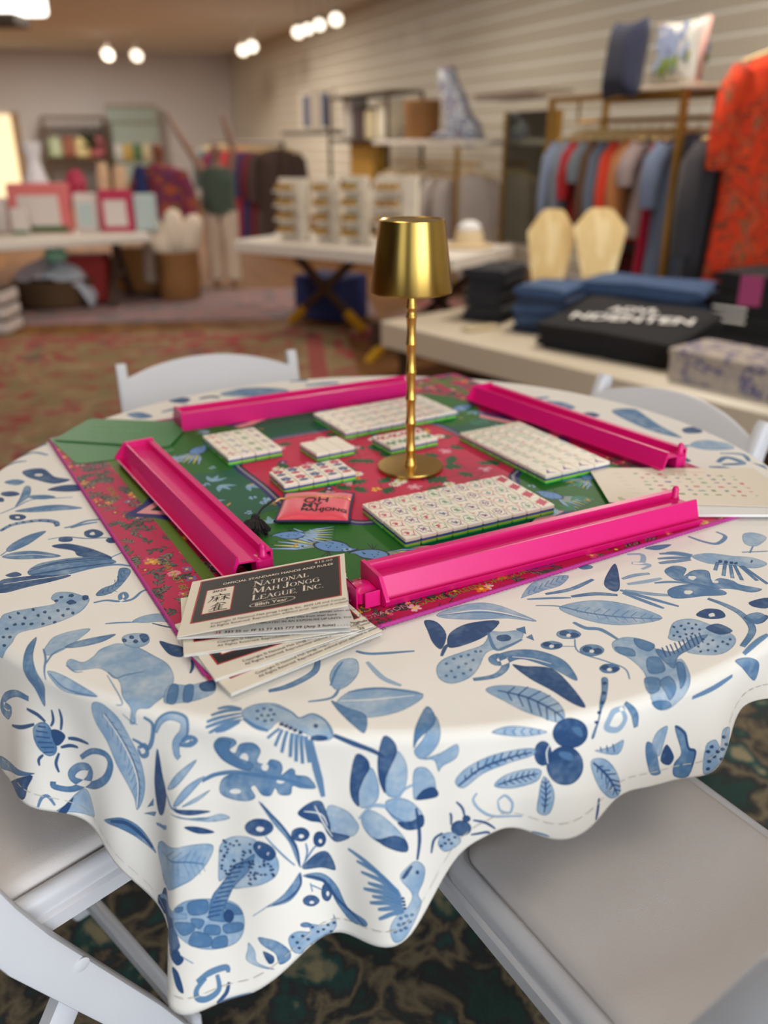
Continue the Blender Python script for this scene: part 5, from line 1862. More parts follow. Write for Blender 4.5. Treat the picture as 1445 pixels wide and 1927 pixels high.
def tile_atlas():
    c = Canvas(CW * CN, CH * 6, (243, 234, 216))
    rn = random.Random(9)
    cols = {'r': (196, 40, 84), 'g': (54, 138, 92), 'b': (58, 82, 140), 'p': (110, 52, 130), 'o': (226, 120, 60), 't': (60, 150, 150)}
    index = {}

    def cell(name):
        i = len(index)
        index[name] = i
        return (i % CN) * CW, (i // CN) * CH

    def num(x, y, n, col):
        segs = {1: 'bc', 2: 'abged', 3: 'abgcd', 4: 'fgbc', 5: 'afgcd', 6: 'afgedc', 7: 'abc', 8: 'abcdefg', 9: 'abcdfg'}[n]
        w, h = 11, 20
        P = {'a': ((0, h), (w, h)), 'b': ((w, h), (w, h / 2)), 'c': ((w, h / 2), (w, 0)), 'd': ((0, 0), (w, 0)), 'e': ((0, 0), (0, h / 2)), 'f': ((0, h / 2), (0, h)), 'g': ((0, h / 2), (w, h / 2))}
        for s in segs:
            (a, b), (d, e) = P[s]
            c.line([(x + a, y + b), (x + d, y + e)], 4, col)

    for n in range(1, 10):
        x, y = cell('crak%d' % n)
        k = cols['prgrbgg'[n % 7]] if n % 2 else cols['btpgbrp'[n % 7]]
        cx, cy = x + CW / 2, y + CH * .5
        num(x + 16, y + CH - 36, n, cols['r'])
        t = np.linspace(0, 6.28, 40)
        rr = 1 + .12 * np.sin(t * (3 + n % 4))
        c.line(np.stack([cx + 42 * rr * np.cos(t), cy - 4 + 48 * rr * np.sin(t)], 1), 5, cols['prbgptb'[n % 7]], .85)
        for i in range(6):
            a = rn.random() * 3.14
            xx, yy = cx + rn.uniform(-14, 14), cy + rn.uniform(-22, 18)
            c.line([(xx - 17 * math.cos(a), yy - 17 * math.sin(a)), (xx + 17 * math.cos(a), yy + 17 * math.sin(a))], 7, k)
        c.line([(cx - 14, cy + 58), (cx + 22, cy + 50)], 6, k)
        c.line([(cx + 12, cy - 40), (cx + 30, cy - 66)], 6, cols['p'])
    x, y = cell('red_dragon')
    for i in range(8):
        a = i * .785
        c.leaf(x + CW / 2, y + CH / 2, a, 52, 28, cols['r'])
    c.line([(x + 40, y + 30), (x + 95, y + 150)], 16, cols['r'])
    for n in range(1, 10):
        x, y = cell('bam%d' % n)
        num(x + 14, y + CH - 34, n, cols['r'])
        for i in range(max(2, n)):
            xx = x + 30 + (i % 3) * 34
            yy = y + 26 + (i // 3) * 46
            c.line([(xx, yy), (xx + 8, yy + 36)], 12, cols['g'] if (i + n) % 3 else (cols['r'] if n % 2 else cols['b']))
            c.line([(xx - 5, yy + 18), (xx + 12, yy + 20)], 6, cols['g'])
    x, y = cell('bird')
    c.line([(x + 24, y + 60), (x + 60, y + 110), (x + 110, y + 80)], [6, 30, 6], cols['p'])
    c.line([(x + 40, y + 130), (x + 66, y + 90)], [4, 18], cols['b'])
    for n in range(1, 10):
        x, y = cell('dot%d' % n)
        num(x + 14, y + CH - 34, n, cols['r'])
        for i in range(n):
            xx = x + 34 + (i % 3) * 33
            yy = y + 36 + (i // 3) * 44
            c.dot(xx, yy, 15, cols['rgb'[(i + n) % 3]])
            c.dot(xx, yy, 7, (243, 234, 216))
    x, y = cell('soap')
    c.line([(x + 30, y + 34), (x + 102, y + 34), (x + 102, y + 146), (x + 30, y + 146), (x + 30, y + 34)], 8, cols['b'])
    for nm, col in (('wind_n', 'r'), ('wind_e', 'b'), ('wind_w', 'g'), ('wind_s', 'p')):
        x, y = cell(nm)
        for i in range(5):
            a = rn.random() * 3.14
            c.line([(x + 66 - 40 * math.cos(a), y + 90 - 50 * math.sin(a)), (x + 66 + 40 * math.cos(a), y + 90 + 50 * math.sin(a))], [6, 22, 6], cols[col])
    for nm, a, b in (('flower_red', 'r', 'b'), ('flower_navy', 'b', 'r')):
        x, y = cell(nm)
        for i in range(5):
            c.dot(x + 66 + 24 * math.cos(i * 1.256), y + 122 + 22 * math.sin(i * 1.256), 18, cols[a])
        c.dot(x + 66, y + 56, 38, cols[b], ry=22)
        c.line([(x + 66, y + 60), (x + 70, y + 110)], 6, cols['g'])
    cell('blank')
    x, y = cell('joker_red')
    for i in range(6):
        c.dot(x + 30 + 14 * i, y + 90 + 30 * math.sin(i * 2.1), 17, cols['r'])
    x, y = cell('joker_green')
    for i in range(6):
        c.dot(x + 30 + 14 * i, y + 90 + 30 * math.sin(i * 1.7), 17, cols['g'])
    return c.image('tile_faces'), index


tile_im, TIDX = tile_atlas()
face_m = print_mat('tile_face_print', tile_im, .42, spec=.4)
layer_ms = [('green_layer', mat('tile_green_resin', (26, 176, 96), .2, var=.02), 0, .0029),
            ('lime_layer', mat('tile_lime_resin', (164, 218, 66), .2, var=.02), .0029, .0060),
            ('navy_layer', mat('tile_navy_resin', (64, 92, 158), .2, var=.02), .0060, .0092)]


def tring(z, ins=0.0):
    return [(x, y, z) for x, y in rrect(TW - .0003 - 2 * ins, TL - .0003 - 2 * ins, .0022 - ins * .6, 3)]


layer_me = []
for nm, m, z0, z1 in layer_ms:
    b = MB()
    if z0 == 0:
        b.loft([tring(0, .0007), tring(.0007), tring(z1)])
    else:
        b.loft([tring(z0), tring(z1)])
    o = b.build(nm, m, smooth=35)
    layer_me.append((nm, o.data))
    bpy.data.objects.remove(o)
face_me = {}


def face_mesh(kind):
    if kind not in face_me:
        o = MB().loft([tring(.0092), tring(TH - .0014), tring(TH - .0005, .0004), tring(TH, .0012)]).build('tile', face_m, smooth=12)
        i = TIDX[kind]
        u0, v0 = (i % CN) / CN, (i // CN) / 6.0

        def fn(co):
            uv = np.stack([u0 + (.06 + .88 * (co[:, 0] / TW + .5)) / CN, v0 + (.06 + .88 * (co[:, 1] / TL + .5)) / 6.0], 1)
            side = co[:, 2] < TH - .0010
            uv[side] = (u0 + .03 / CN, v0 + .03 / 6.0)
            return uv
        set_uv(o, fn)
        face_me[kind] = o.data
        bpy.data.objects.remove(o)
    return face_me[kind]


def tile(kind, p, rz, label, group):
    o = link('game_tile', face_mesh(kind))
    o.location = p
    o.rotation_euler = (0, 0, rz)
    tag(o, label, 'tile', group)
    for nm, me in layer_me:
        link(nm, me, o)
    return o


ORD = ['first', 'second', 'third', 'fourth', 'fifth', 'sixth', 'seventh', 'eighth', 'ninth', 'tenth']


def block(x, y, ang, ncol, nrow, kinds, where, what, group, turn=False):
    """near corner (x, y); columns run right along ang, rows run away"""
    a = R(ang)
    A, B = Vector((math.cos(a), math.sin(a), 0)), Vector((-math.sin(a), math.cos(a), 0))
    cw, rl = (TL, TW) if turn else (TW, TL)
    rn = random.Random(ncol * 31 + nrow)
    for r in range(nrow):
        for cidx in range(ncol):
            p = Vector((x, y, MTOP + .0002)) + A * ((cidx + .5) * (cw + .00012) + rn.uniform(-.0002, .0002)) + B * ((r + .5) * (rl + .00012) + rn.uniform(-.0002, .0002))
            k, desc = kinds(cidx, r)
            rowt = ('front row' if r == 0 else ('back row' if r == nrow - 1 else ORD[r] + ' row from front')) if nrow > 1 else ''
            colt = 'left column' if cidx == 0 else ('right column' if cidx == ncol - 1 else ORD[cidx] + ' column')
            tile(k, p, a + (math.pi / 2 if turn else 0) + rn.uniform(-.006, .006), f'{desc} tile in {where}, {rowt}, {colt}', group)


block(.0256, .9161, 27.0, 10, 4, lambda c, r: ('crak%d' % (c + 1), 'scroll-marked cream') if c < 9 else ('red_dragon', 'red-marked cream'),
      'near block', '', 'tiles in the near block')
block(.2302, 1.1197, 28.5, 4, 10, lambda c, r: ('bam%d' % r, 'green-stick cream') if r > 0 else ('bird', 'purple-bird cream'),
      'right block', '', 'tiles in the right block', turn=True)
block(-.0626, 1.3231, 30.3, 10, 4, lambda c, r: ('dot%d' % (c + 1), 'dotted cream') if c < 9 else ('soap', 'framed cream'),
      'back block', '', 'tiles in the back block behind the lamp')
block(-.2352, 1.2021, 29.3, 4, 4, lambda c, r: (('wind_n', 'wind_e', 'wind_w', 'wind_s')[c], ('pink', 'navy', 'green', 'purple')[c] + '-marked'),
      'square left block', '', 'tiles in the square left block')
block(-.1385, 1.0897, 27.6, 5, 2, lambda c, r: (('flower_red', 'flower_navy')[(c + r + 1) % 2], ('red-topped flower', 'navy-topped flower')[(c + r + 1) % 2]),
      'block behind pouch', '', 'flower tiles behind the pouch')
block(-.1022, 1.2162, 30.8, 3, 2, lambda c, r: ('blank', 'unmarked'), 'small plain block', '', 'unmarked tiles left of the lamp')
block(.0115, 1.2454, 30.8, 4, 2, lambda c, r: (('joker_green', 'joker_red')[r], ('green-printed', 'red-printed')[r]), 'block behind lamp', '', 'tiles right behind the lamp')
# ------------------------------------------------------------------ brass table lamp
brass = mat('brushed_brass', (192, 158, 82), .26, 1.0, var=.10, scale=160, stretch=(1, 1, .02))
brass_stem = mat('polished_brass', (220, 176, 88), .34, 1.0, var=.05, scale=80)
LP = Vector((.040, 1.190, MTOP + .0003))
lamp = empty('table_lamp', LP)
tag(lamp, 'brass table lamp with bamboo-ringed stem and tapered metal shade', 'lamp')
MB().lathe([(.0485, 0), (.0492, .0012), (.0492, .0048), (.0484, .0060), (.010, .0064), (.0005, .0066)], n=64).build('base', brass, lamp, smooth=35)
zb, zt_ = at(780, 548, LP.y).z - LP.z, at(780, 412, LP.y).z - LP.z
pr = [(.0092, .006), (.0086, .011), (.0070, .013)]
z = .013
node = [.030, .072, .108, .148, .188, .226, zb - .022]
for i, nz_ in enumerate(node):
    pr += [(.0063, z + .35 * (nz_ - z)), (.0062, z + .6 * (nz_ - z)), (.0070, nz_ - .0025), (.0080, nz_ - .0006), (.0080, nz_ + .0006), (.0070, nz_ + .0025)]
    z = nz_
pr += [(.0062, z + .012), (.0058, z + .025), (.0055, z + .07)]
MB().lathe(pr, n=24).build('stem', brass_stem, lamp, smooth=50)
sh = MB()
rb, rt = .0560, .0440
sh.lathe([(rb - .001, zb), (rb, zb - .0006), (rb + .0006, zb + .002), (rt, zt_ - .001), (rt - .001, zt_), (rt - .003, zt_ - .0015), (rb - .003, zb + .002)], n=72, cap=False)
sh.f.append(tuple(range(5 * 72, 6 * 72)))
sh.build('shade', brass, lamp, smooth=35)
MB().lathe([(.004, zb + .02), (.016, zb + .03), (.018, zb + .05), (.012, zb + .066), (.002, zb + .07)], n=20).build('bulb', mat('warm_bulb', (255, 210, 140), .4, emit=(255, 200, 120), estr=2.0), lamp, smooth=True)

# ------------------------------------------------------------------ zip pouch with tassel
PW, PD = .096, .094
pouch = empty('zip_pouch', (-.091, 1.036, MTOP), R(-2))
tag(pouch, 'coral red satin zip pouch with navy piping and black lettering', 'pouch')


def puff(x, y):
    u, v = min(1, abs(x) / (PW / 2)), min(1, abs(y) / (PD / 2))
    return .0045 + .0075 * ((1 - u ** 3.2) * (1 - v ** 3.2)) ** .5 + .0008 * math.sin(x * 120 + y * 70) * (1 - u * u)


def edge_in(x, y):
    s = 1 - .035 * (1 - (abs(y) / (PD / 2)) ** 2)
    t = 1 - .03 * (1 - (abs(x) / (PW / 2)) ** 2)
    return x * s, y * t


satin = mat('coral_satin', (236, 52, 78), .42, var=.05, scale=18, sheen=.4, bump=.15, bscale=40)
navy_pipe = mat('navy_piping', (34, 30, 74), .6)
n = 24
vt, vb = [], []
for j in range(n + 1):
    for i in range(n + 1):
        x, y = PW * (i / n - .5), PD * (j / n - .5)
        X, Y = edge_in(x, y)
        zz = puff(x, y)
        vt.append((X, Y, zz))
        vb.append((X, Y, max(.0004, .0045 - (zz - .0045) * .6)))
fs = []
for j in range(n):
    for i in range(n):
        a = j * (n + 1) + i
        fs.append((a, a + 1, a + n + 2, a + n + 1))
MB().add(vt, fs).build('front_panel', satin, pouch, smooth=True)
MB().add(vb, [f[::-1] for f in fs]).build('back_panel', satin, pouch, smooth=True)
loop = []
for i in range(n):
    loop.append((PW * (i / n - .5), -PD / 2))
for i in range(n):
    loop.append((PW / 2, PD * (i / n - .5)))
for i in range(n):
    loop.append((PW * (.5 - i / n), PD / 2))
for i in range(n + 1):
    loop.append((-PW / 2, PD * (.5 - i / n)))
MB().tube([edge_in(*p) + (.0045,) for p in loop], .0019, 6).build('piping', navy_pipe, pouch, smooth=True)
zm = mat('gold_zip', (214, 170, 96), .35, .9)
zp = [(-PW * .47 + PW * .94 * i / 30, PD * .20 + .0012 * math.sin(i * .35)) for i in range(31)]
zip_o = MB().tube([(x, y, puff(x, y) + .0002) for x, y in zp], [.0011 if i % 2 else .0008 for i in range(31)], 6).build('zipper', zm, pouch)
MB().tube([(-PW * .46, PD * .2, .0085), (-PW * .52, PD * .17, .0095), (-PW * .58, PD * .12, .007), (-PW * .62, PD * .06, .005)], .0013, 6).build('zip_pull', zm, zip_o)
blk = mat('black_print', (24, 20, 24), .6)
for body, x0, y0, sz, sx in (('OH', -.017, -.001, .0225, 1.0), ('MY', -.017, -.0170, .0200, .95), ('MAHJONG', -.017, -.0275, .0125, 1.02)):
    t = text_part('lettering', body, sz, pouch, None, blk, sx, bold=.0004)
    for v in t.data.vertices:
        v.co.x += x0
        v.co.y += y0
        v.co.z = puff(v.co.x, v.co.y) + .0005
# black tassel lying on the mat
tas = mat('black_tassel_thread', (22, 18, 22), .75, var=.2, scale=300)
T0, T1 = Vector((-.150, 1.058, MTOP + .006)), Vector((-.166, .995, MTOP + .007))
tassel = empty('tassel', T1)
tag(tassel, 'black thread tassel hanging from the coral pouch zipper', 'tassel')
dd = (T1 - T0)
MB().tube([T0 - T1, (T0 - T1) * .5 + Vector((-.003, 0, .001)), (0, 0, 0)], .0016, 6).build('cord', tas, tassel, smooth=True)
MB().lathe([(.001, .004), (.005, .002), (.0062, -.002), (.005, -.007), (.0045, -.009)], n=12).build('knot', tas, tassel, smooth=True, M=Matrix.Rotation(R(80), 4, 'X'))
tb = MB()
rn = random.Random(4)
for i in range(90):
    a = rn.uniform(-.42, .42)
    ln = rn.uniform(.040, .047)
    e = Vector((math.sin(a) * ln * 1.15 + .004, -math.cos(a) * ln, rn.uniform(-.0055, .005)))
    mid = e * .5 + Vector((math.sin(a) * .003, 0, .003))
    tb.tube([(rn.uniform(-.003, .003), -.004, rn.uniform(-.002, .003)), mid, e], [.0010, .0014, .0012], 4)
o = tb.build('fringe', tas, tassel)
o['kind'] = 'stuff'

# ------------------------------------------------------------------ printed rule booklets
BW, BDp = .168, .112
paper = mat('cream_card_stock', (232, 222, 204), .55, var=.02)
paper_in = mat('white_page_stock', (228, 226, 222), .6, var=.02)
ink_blk = mat('charcoal_ink', (26, 23, 25), .5, var=.05)
ink_red = mat('brick_red_ink', (178, 40, 34), .5, var=.03)
ink_txt = mat('black_text_ink', (30, 28, 30), .6)
ink_cream = mat('cream_reversed_type', (236, 222, 202), .6)
ink_green = mat('green_text_ink', (30, 120, 74), .6)

# slab-serif capitals drawn as strokes: (x0,y0,x1,y1,width); unit height 1
TK, TN, SF = .17, .06, .055
GL = {
    'N': (.92, [(.16, 0, .16, 1, TN), (.76, 0, .76, 1, TN), (.14, .98, .78, .02, TK)], [(.16, 0), (.16, 1), (.76, 1)]),
    'A': (.90, [(.12, 0, .46, 1, TN), (.44, 1, .80, 0, TK), (.22, .33, .66, .33, TN)], [(.12, 0), (.80, 0)]),
    'T': (.82, [(.41, 0, .41, 1, TK), (.05, .97, .77, .97, TN), (.06, .97, .06, .74, TN), (.76, .97, .76, .74, TN)], [(.41, 0)]),
    'I': (.42, [(.21, 0, .21, 1, TK)], [(.21, 0), (.21, 1)]),
    'L': (.74, [(.2, 0, .2, 1, TK), (.2, .03, .68, .03, TN), (.67, .03, .67, .3, TN)], [(.2, 0), (.2, 1)]),
    'M': (1.10, [(.16, 0, .16, 1, TN), (.94, 0, .94, 1, TK), (.15, 1, .55, .04, TK), (.55, .04, .92, 1, TN)], [(.16, 0), (.16, 1), (.94, 0), (.94, 1)]),
    'H': (.96, [(.2, 0, .2, 1, TK), (.76, 0, .76, 1, TK), (.2, .52, .76, .52, TN)], [(.2, 0), (.2, 1), (.76, 0), (.76, 1)]),
    'E': (.78, [(.2, 0, .2, 1, TK), (.2, .97, .7, .97, TN), (.2, .52, .55, .52, TN), (.2, .03, .72, .03, TN), (.69, .97, .69, .74, TN), (.71, .03, .71, .3, TN)], [(.2, 0), (.2, 1)]),
    'J': (.58, [(.36, .2, .36, 1, TK)], [(.36, 1)]),
    'U': (.92, [(.2, .28, .2, 1, TK), (.74, .28, .74, 1, TN)], [(.2, 1), (.74, 1)]),
    'O': (.92, [], []), 'G': (.92, [(.74, .03, .74, .42, TK)], [(.74, .42)]), 'C': (.86, [(.76, .78, .76, .98, TN)], []),
    ',': (.32, [(.16, .06, .10, -.16, TN)], []), '.': (.32, [], []), ' ': (.42, [], []),
}


def serif_line(text, x, y, size, out, big=1.35):
    """small-cap line; capitals flagged by upper case, small caps by lower case"""
    for ch in text:
        up = ch.upper()
        h = size * (big if ch.isupper() else 1.0)
        adv, st, sf = GL[up]

        def P(a, b):
            return (x + a * h, y + b * h)

        def quad(x0, y0, x1, y1, w):
            d = math.hypot(x1 - x0, y1 - y0) or 1
            nx, ny = -(y1 - y0) / d * w / 2, (x1 - x0) / d * w / 2
            out.add([P(x0 + nx, y0 + ny) + (0,), P(x1 + nx, y1 + ny) + (0,), P(x1 - nx, y1 - ny) + (0,), P(x0 - nx, y0 - ny) + (0,)], [(0, 1, 2, 3)])
        for s in st:
            quad(*s)
        for a, b in sf:
            yy = b + (.025 if b < .5 else -.025)
            quad(a - .13, yy, a + .13, yy, SF)

        def arc(cx, cy, rx, ry, a0, a1, inv=False):
            n = 18
            for i in range(n):
                t0, t1 = R(a0 + (a1 - a0) * i / n), R(a0 + (a1 - a0) * (i + 1) / n)
                w0, w1 = [TN + (TK - TN) * abs(math.cos(t)) ** 1.5 for t in (t0, t1)]
                q = []
                for t, w, sg in ((t0, w0, 1), (t1, w1, 1), (t1, w1, -1), (t0, w0, -1)):
                    q.append(P(cx + (rx + sg * w / 2) * math.cos(t), cy + (ry + sg * w / 2 * .5) * math.sin(t)) + (0,))
                out.add(q, [(0, 1, 2, 3)])
        if up == 'O':
            arc(.46, .5, .34, .48, 0, 360)
        if up == 'G':
            arc(.46, .5, .34, .48, 35, 320)
        if up == 'C':
            arc(.46, .5, .34, .48, 40, 320)
        if up == 'J':
            arc(.2, .2, .16, .2, 180, 360)
        if up == 'U':
            arc(.47, .28, .27, .28, 180, 360)
        if up == '.':
            arc(.16, .06, .03, .03, 0, 360)
        x += adv * h * .98
    return x


def build_booklet():
    t = empty('rule_booklet')
    ctr = MB().box((BW / 2, BDp / 2, .0003), (BW, BDp, .0006))
    back = ctr.build('back_page', paper_in, t)
    inner = MB().box((BW / 2, BDp / 2, .0003), (BW - .002, BDp, .0005)).build('inner_page', paper_in, t, M=Matrix.Translation((0, 0, .0007)))
    cover = MB().box((BW / 2, BDp / 2, .0004), (BW, BDp, .0008), bev=.0002).build('cover', paper, t, M=Matrix.Translation((0, 0, .0016)))
    z = .0009

    def rect(name, x0, y0, x1, y1, m, zz, par=cover):
        return MB().add([(x0, y0, zz), (x1, y0, zz), (x1, y1, zz), (x0, y1, zz)], [(0, 1, 2, 3)]).build(name, m, par)
    rect('red_frame', .010, .0205, BW - .005, BDp - .004, ink_red, z)
    rect('black_panel', .0118, .0222, BW - .0068, BDp - .0058, ink_blk, z + .0001)
    rect('emblem_frame', .0195, .034, .050, .084, ink_red, z + .0002)
    rect('emblem_field', .0206, .0352, .0489, .0828, ink_cream, z + .0003)
    zt = z + .0004
    # brush characters: hemp-and-sparrow pair, as tapered strokes
    g = MB()

    def br(pts, w):
        P = smooth_curve(pts, 5, closed=False)
        t_ = np.gradient(P, axis=0)
        nn = np.stack([-t_[:, 1], t_[:, 0]], 1)
        nn /= np.maximum(1e-9, np.linalg.norm(nn, axis=1))[:, None]
        ww = np.interp(np.linspace(0, 1, len(P)), np.linspace(0, 1, len(w)), w) / 2
        A, B = P + nn * ww[:, None], P - nn * ww[:, None]
        for i in range(len(P) - 1):
            g.add([(*A[i], zt), (*A[i + 1], zt), (*B[i + 1], zt), (*B[i], zt)], [(0, 1, 2, 3)])
    u = .001
    for pts, w in (([(26, 71), (34, 72.5), (46, 71)], (1.2, 1, 1.6)), ([(34.5, 76), (36, 74), (36.5, 72)], (.8, 1.6, .6)),
                   ([(28.5, 71), (27.8, 66), (24, 59)], (1.4, 1.2, .5)), ([(29.5, 67), (36, 67.6)], (.9, 1.1)), ([(33, 69.5), (32.8, 64), (32.4, 59)], (1.1, 1.3, .8)),
                   ([(32.6, 66), (30.6, 62.5), (28.6, 60.6)], (.9, 1, .4)), ([(33.2, 66), (34.8, 63)], (.8, 1.2)), ([(37, 67.4), (46.5, 67.8)], (.9, 1.2)),
                   ([(41.2, 70), (41, 64), (40.6, 58.6)], (1.1, 1.4, .8)), ([(40.8, 66.4), (38.6, 62.5), (36.4, 60.4)], (.9, 1, .4)), ([(41.4, 66.2), (44, 62.5), (47, 60.4)], (.8, 1.5, .7)),
                   # lower character
                   ([(35, 56.5), (33.6, 53), (28, 48.4)], (1.3, 1.2, .4)), ([(34.4, 53.4), (39, 54.6), (43.5, 51.5)], (.8, 1.0, 1.6)), ([(30, 50.8), (38, 51.8)], (.8, 1)),
                   ([(33.4, 50), (32.6, 45), (32.4, 38.2)], (1.2, 1.4, .8)), ([(33.2, 48.6), (41.6, 49.4)], (.9, 1.1)), ([(33, 45.4), (40.6, 46)], (.9, 1.1)), ([(32.8, 42.2), (40.6, 42.8)], (.9, 1.1)),
                   ([(37.6, 51), (37, 45), (37, 39.4)], (1.1, 1.2, 1)), ([(27, 38.6), (36, 39.6), (46, 39)], (.9, 1.1, 1.5)), ([(31.8, 46.6), (29.4, 43.6), (26.2, 42.2)], (1, 1, .4))):
        br([(a * u, (b * .94 + .6) * u) for a, b in pts], [q * u * 1.15 for q in w])
    g.build('brush_characters', ink_txt, cover)

    def txt(body, x, y, s, m, sx=1.0, par=cover, zz=zt, bold=0.0):
        return text_part('lettering', body, s, par, Matrix.Translation((x, y, zz)), m, sx, bold=bold)
    txt('2025', .0262, .0762, .0062, ink_txt, 1.25, bold=.00015)
    txt('OFFICIAL STANDARD HANDS AND RULES', .036, .0895, .0062, ink_cream, 1.02, bold=.0001)
    txt('$15.00', BW - .033, .0993, .0060, ink_cream, 1.2)
    sl = MB()
    serif_line('National', .070, .0725, .0088, sl)
    serif_line('Mah Jongg', .070, .0580, .0088, sl)
    serif_line('League, Inc.', .070, .0435, .0088, sl)
    sl.build('title_lettering', ink_cream, cover, M=Matrix.Translation((0, 0, zt)))
    txt('88th Year', .0745, .0312, .0074, ink_cream, 1.12, bold=.0001)
    el = MB()
    for i in range(40):
        t0, t1 = i * math.pi / 20, (i + 1) * math.pi / 20
        q = []
        for t_, k in ((t0, 1), (t1, 1), (t1, .965), (t0, .965)):
            q.append((.0925 + .0235 * k * math.cos(t_), .0335 + .0062 * (k if k == 1 else .9) * math.sin(t_), zt))
        el.add(q, [(0, 1, 2, 3)])
    el.build('oval_ring', ink_cream, cover)
    txt('Copyright © National Mah Jongg League, Inc. 2025 US and Canada', .032, .0115, .0050, ink_txt, 1.0)
    txt('All Rights Reserved. Reproduction without prior approval is unlawful.', .032, .0055, .0050, ink_txt, 1.0)
    # text lines on the inside page, near edge
    zi = .0008
    txt('333 55 or FF 55 77 555 777 99 (Any 3 Suits) . . . . . 25', .045, .003, .0060, ink_txt, 1.0, inner, zi, .0001)
    txt('33', .036, .003, .0060, ink_red, 1.0, inner, zi, .0001)
    for k, line in enumerate(('OF TILES DISPLAYED IN AN EXPOSURE UP UNTIL THE PLAYER HAS', 'discarder gives tiles from their hand', 'preference except when other caller', 'declarer always')):
        txt(line, .055 + (.03 if k in (1,) else 0) + (.06 if k > 1 else 0), .016 + .007 * k, .0048, ink_txt, 1.0, inner, zi)
    return t


def copy_tree(o, parent=None):
    c = o.copy()
    COL.objects.link(c)
    if parent is not None:
        c.parent = parent
    for ch in o.children:
        copy_tree(ch, c)
    return c


BK = [((333, 1203), (636, 1190), .767, 9.5, 1.6, 'open rule booklet on top of the stack, black and red cover facing up'),
      ((346, 1237), (655, 1195), .7615, 1.0, .3, 'closed rule booklet second from the top of the stack'),
      ((405, 1283), (690, 1190), .7585, .9, .3, 'closed rule booklet third from the top of the stack'),
      ((435, 1310), (706, 1199), .7555, .8, .3, 'closed rule booklet at the bottom of the stack, sticking out nearest the camera')]
proto = build_booklet()
for i, (pl, pr_, z, op, op2, lab) in enumerate(BK):
    o = proto if i == 0 else copy_tree(proto)
    a, b = atz(pl[0], pl[1], z), atz(pr_[0], pr_[1], z)
    o.location = a
    o.rotation_euler = (0, 0, math.atan2(b.y - a.y, b.x - a.x))
    tag(o, lab, 'booklet', 'stack of rule booklets')
    for ch in o.children:
        if ch.name.startswith('cover'):
            ch.rotation_euler = (0, R(-op), 0)
        if ch.name.startswith('inner'):
            ch.rotation_euler = (0, R(-op2), 0)

# ------------------------------------------------------------------ loose cards
def card(name, label, corners, z, m, th=.0007, rad=0.0, group=None):
    """corners near-left, near-right, far-right, far-left in metres"""
    c = sum((Vector(p) for p in corners), Vector((0, 0))) / 4
    P = [Vector(p) - c for p in corners]
    if rad:
        q = []
        for i in range(4):
            p, a, b = P[i], P[i - 1], P[(i + 1) % 4]
            da, db = (a - p).normalized() * rad, (b - p).normalized() * rad
            for t in np.linspace(0, 1, 5):
                q.append(p + da * (1 - t) ** 2 + db * t ** 2)
    else:
        q = P
    o = MB().prism([(v.x, v.y) for v in q], 0, th).build(name, m)
    fix(o)
    o.location = (c.x, c.y, z)
    tag(o, label, 'card', group)
    return o, P


def chart_print():
    c = Canvas(1024, 512, (226, 214, 194))
    rn = random.Random(2)
    cols = [(70, 140, 70), (196, 60, 70), (110, 120, 50), (60, 110, 120), (190, 90, 110), (90, 70, 130)]
    for i in range(34):
        c.rect(420 + i * 7, 478, 424 + i * 7, 488, (200, 150, 140))
    for r in range(6):
        y = 430 - r * 58
        c.rect(120 + r * 6, y - 3, 120 + r * 6 + 44, y + 3, (190, 180, 165))
        for k in range(9):
            x = 250 + k * 66 + r * 6
            col = rn.choice(cols)
            for j in range(3):
                c.rect(x + rn.uniform(-14, 14), y + rn.uniform(-10, 10), x + 10 + rn.uniform(-4, 16), y + 8 + rn.uniform(-4, 10), col, .85)
    c.rect(60, 40, 96, 52, (130, 150, 40))
    c.rect(60, 58, 84, 72, (130, 150, 40))
    c.rect(60, 26, 130, 34, (160, 160, 90))
    return c.image('tile_chart_print')


chart_m = print_mat('tile_chart_print', chart_print(), .5)
cr0, P0 = card('tile_chart_card', 'white card printed with a grid of small tile pictures, lying right of the near rack', [(.302, 1.043), (.560, 1.020), (.545, 1.166), (.303, 1.172)], MTOP + .0055, chart_m)
B_ = Matrix(((P0[1] - P0[0]).to_tuple(), (P0[3] - P0[0]).to_tuple())).transposed().inverted()


def _cuv(co):
    out = []
    for p in co:
        q = B_ @ (Vector((p[0], p[1])) - P0[0])
        out.append((q.x, q.y))
    return np.array(out)


set_uv(cr0, _cuv)
dkg = mat('dark_green_edge', (34, 60, 44), .6)
card('tile_chart_card', 'white card under the printed tile chart, sticking out towards the mat edge', [(.345, 1.005), (.610, 1.000), (.600, 1.130), (.330, 1.130)], MTOP + .0012, paper_in, th=.0035)
gm = mat('green_card_stock', (44, 120, 56), .5, var=.05, scale=40)
g1, _ = card('green_card', 'green card with faint pale lettering on top of the pair at the mat corner', [(-.545, 1.325), (-.345, 1.285), (-.335, 1.415), (-.520, 1.440)], MTOP + .0022, gm, rad=.012, group='green cards at the far left mat corner')
card('green_card', 'plain green card lying under the lettered one at the left mat corner', [(-.470, 1.215), (-.330, 1.268), (-.400, 1.405), (-.558, 1.340)], MTOP + .0002, gm, rad=.012, group='green cards at the far left mat corner')
pale = mat('pale_green_ink', (120, 176, 120), .6)
for k, s in enumerate(('MAHJONG', 'HANDS AND RULES')):
    text_part('lettering', s, .0105, g1, Matrix.Translation((-.065, .032 - .022 * k, .0009)) @ Matrix.Rotation(R(-9), 4, 'Z'), pale, 1.0)
# ------------------------------------------------------------------ white resin folding chairs
resin = mat('white_resin', (224, 224, 228), .38, var=.015, scale=20)
vinyl = mat('white_vinyl_pad', (226, 219, 215), .5, var=.02, scale=60, bump=.25, bscale=700)


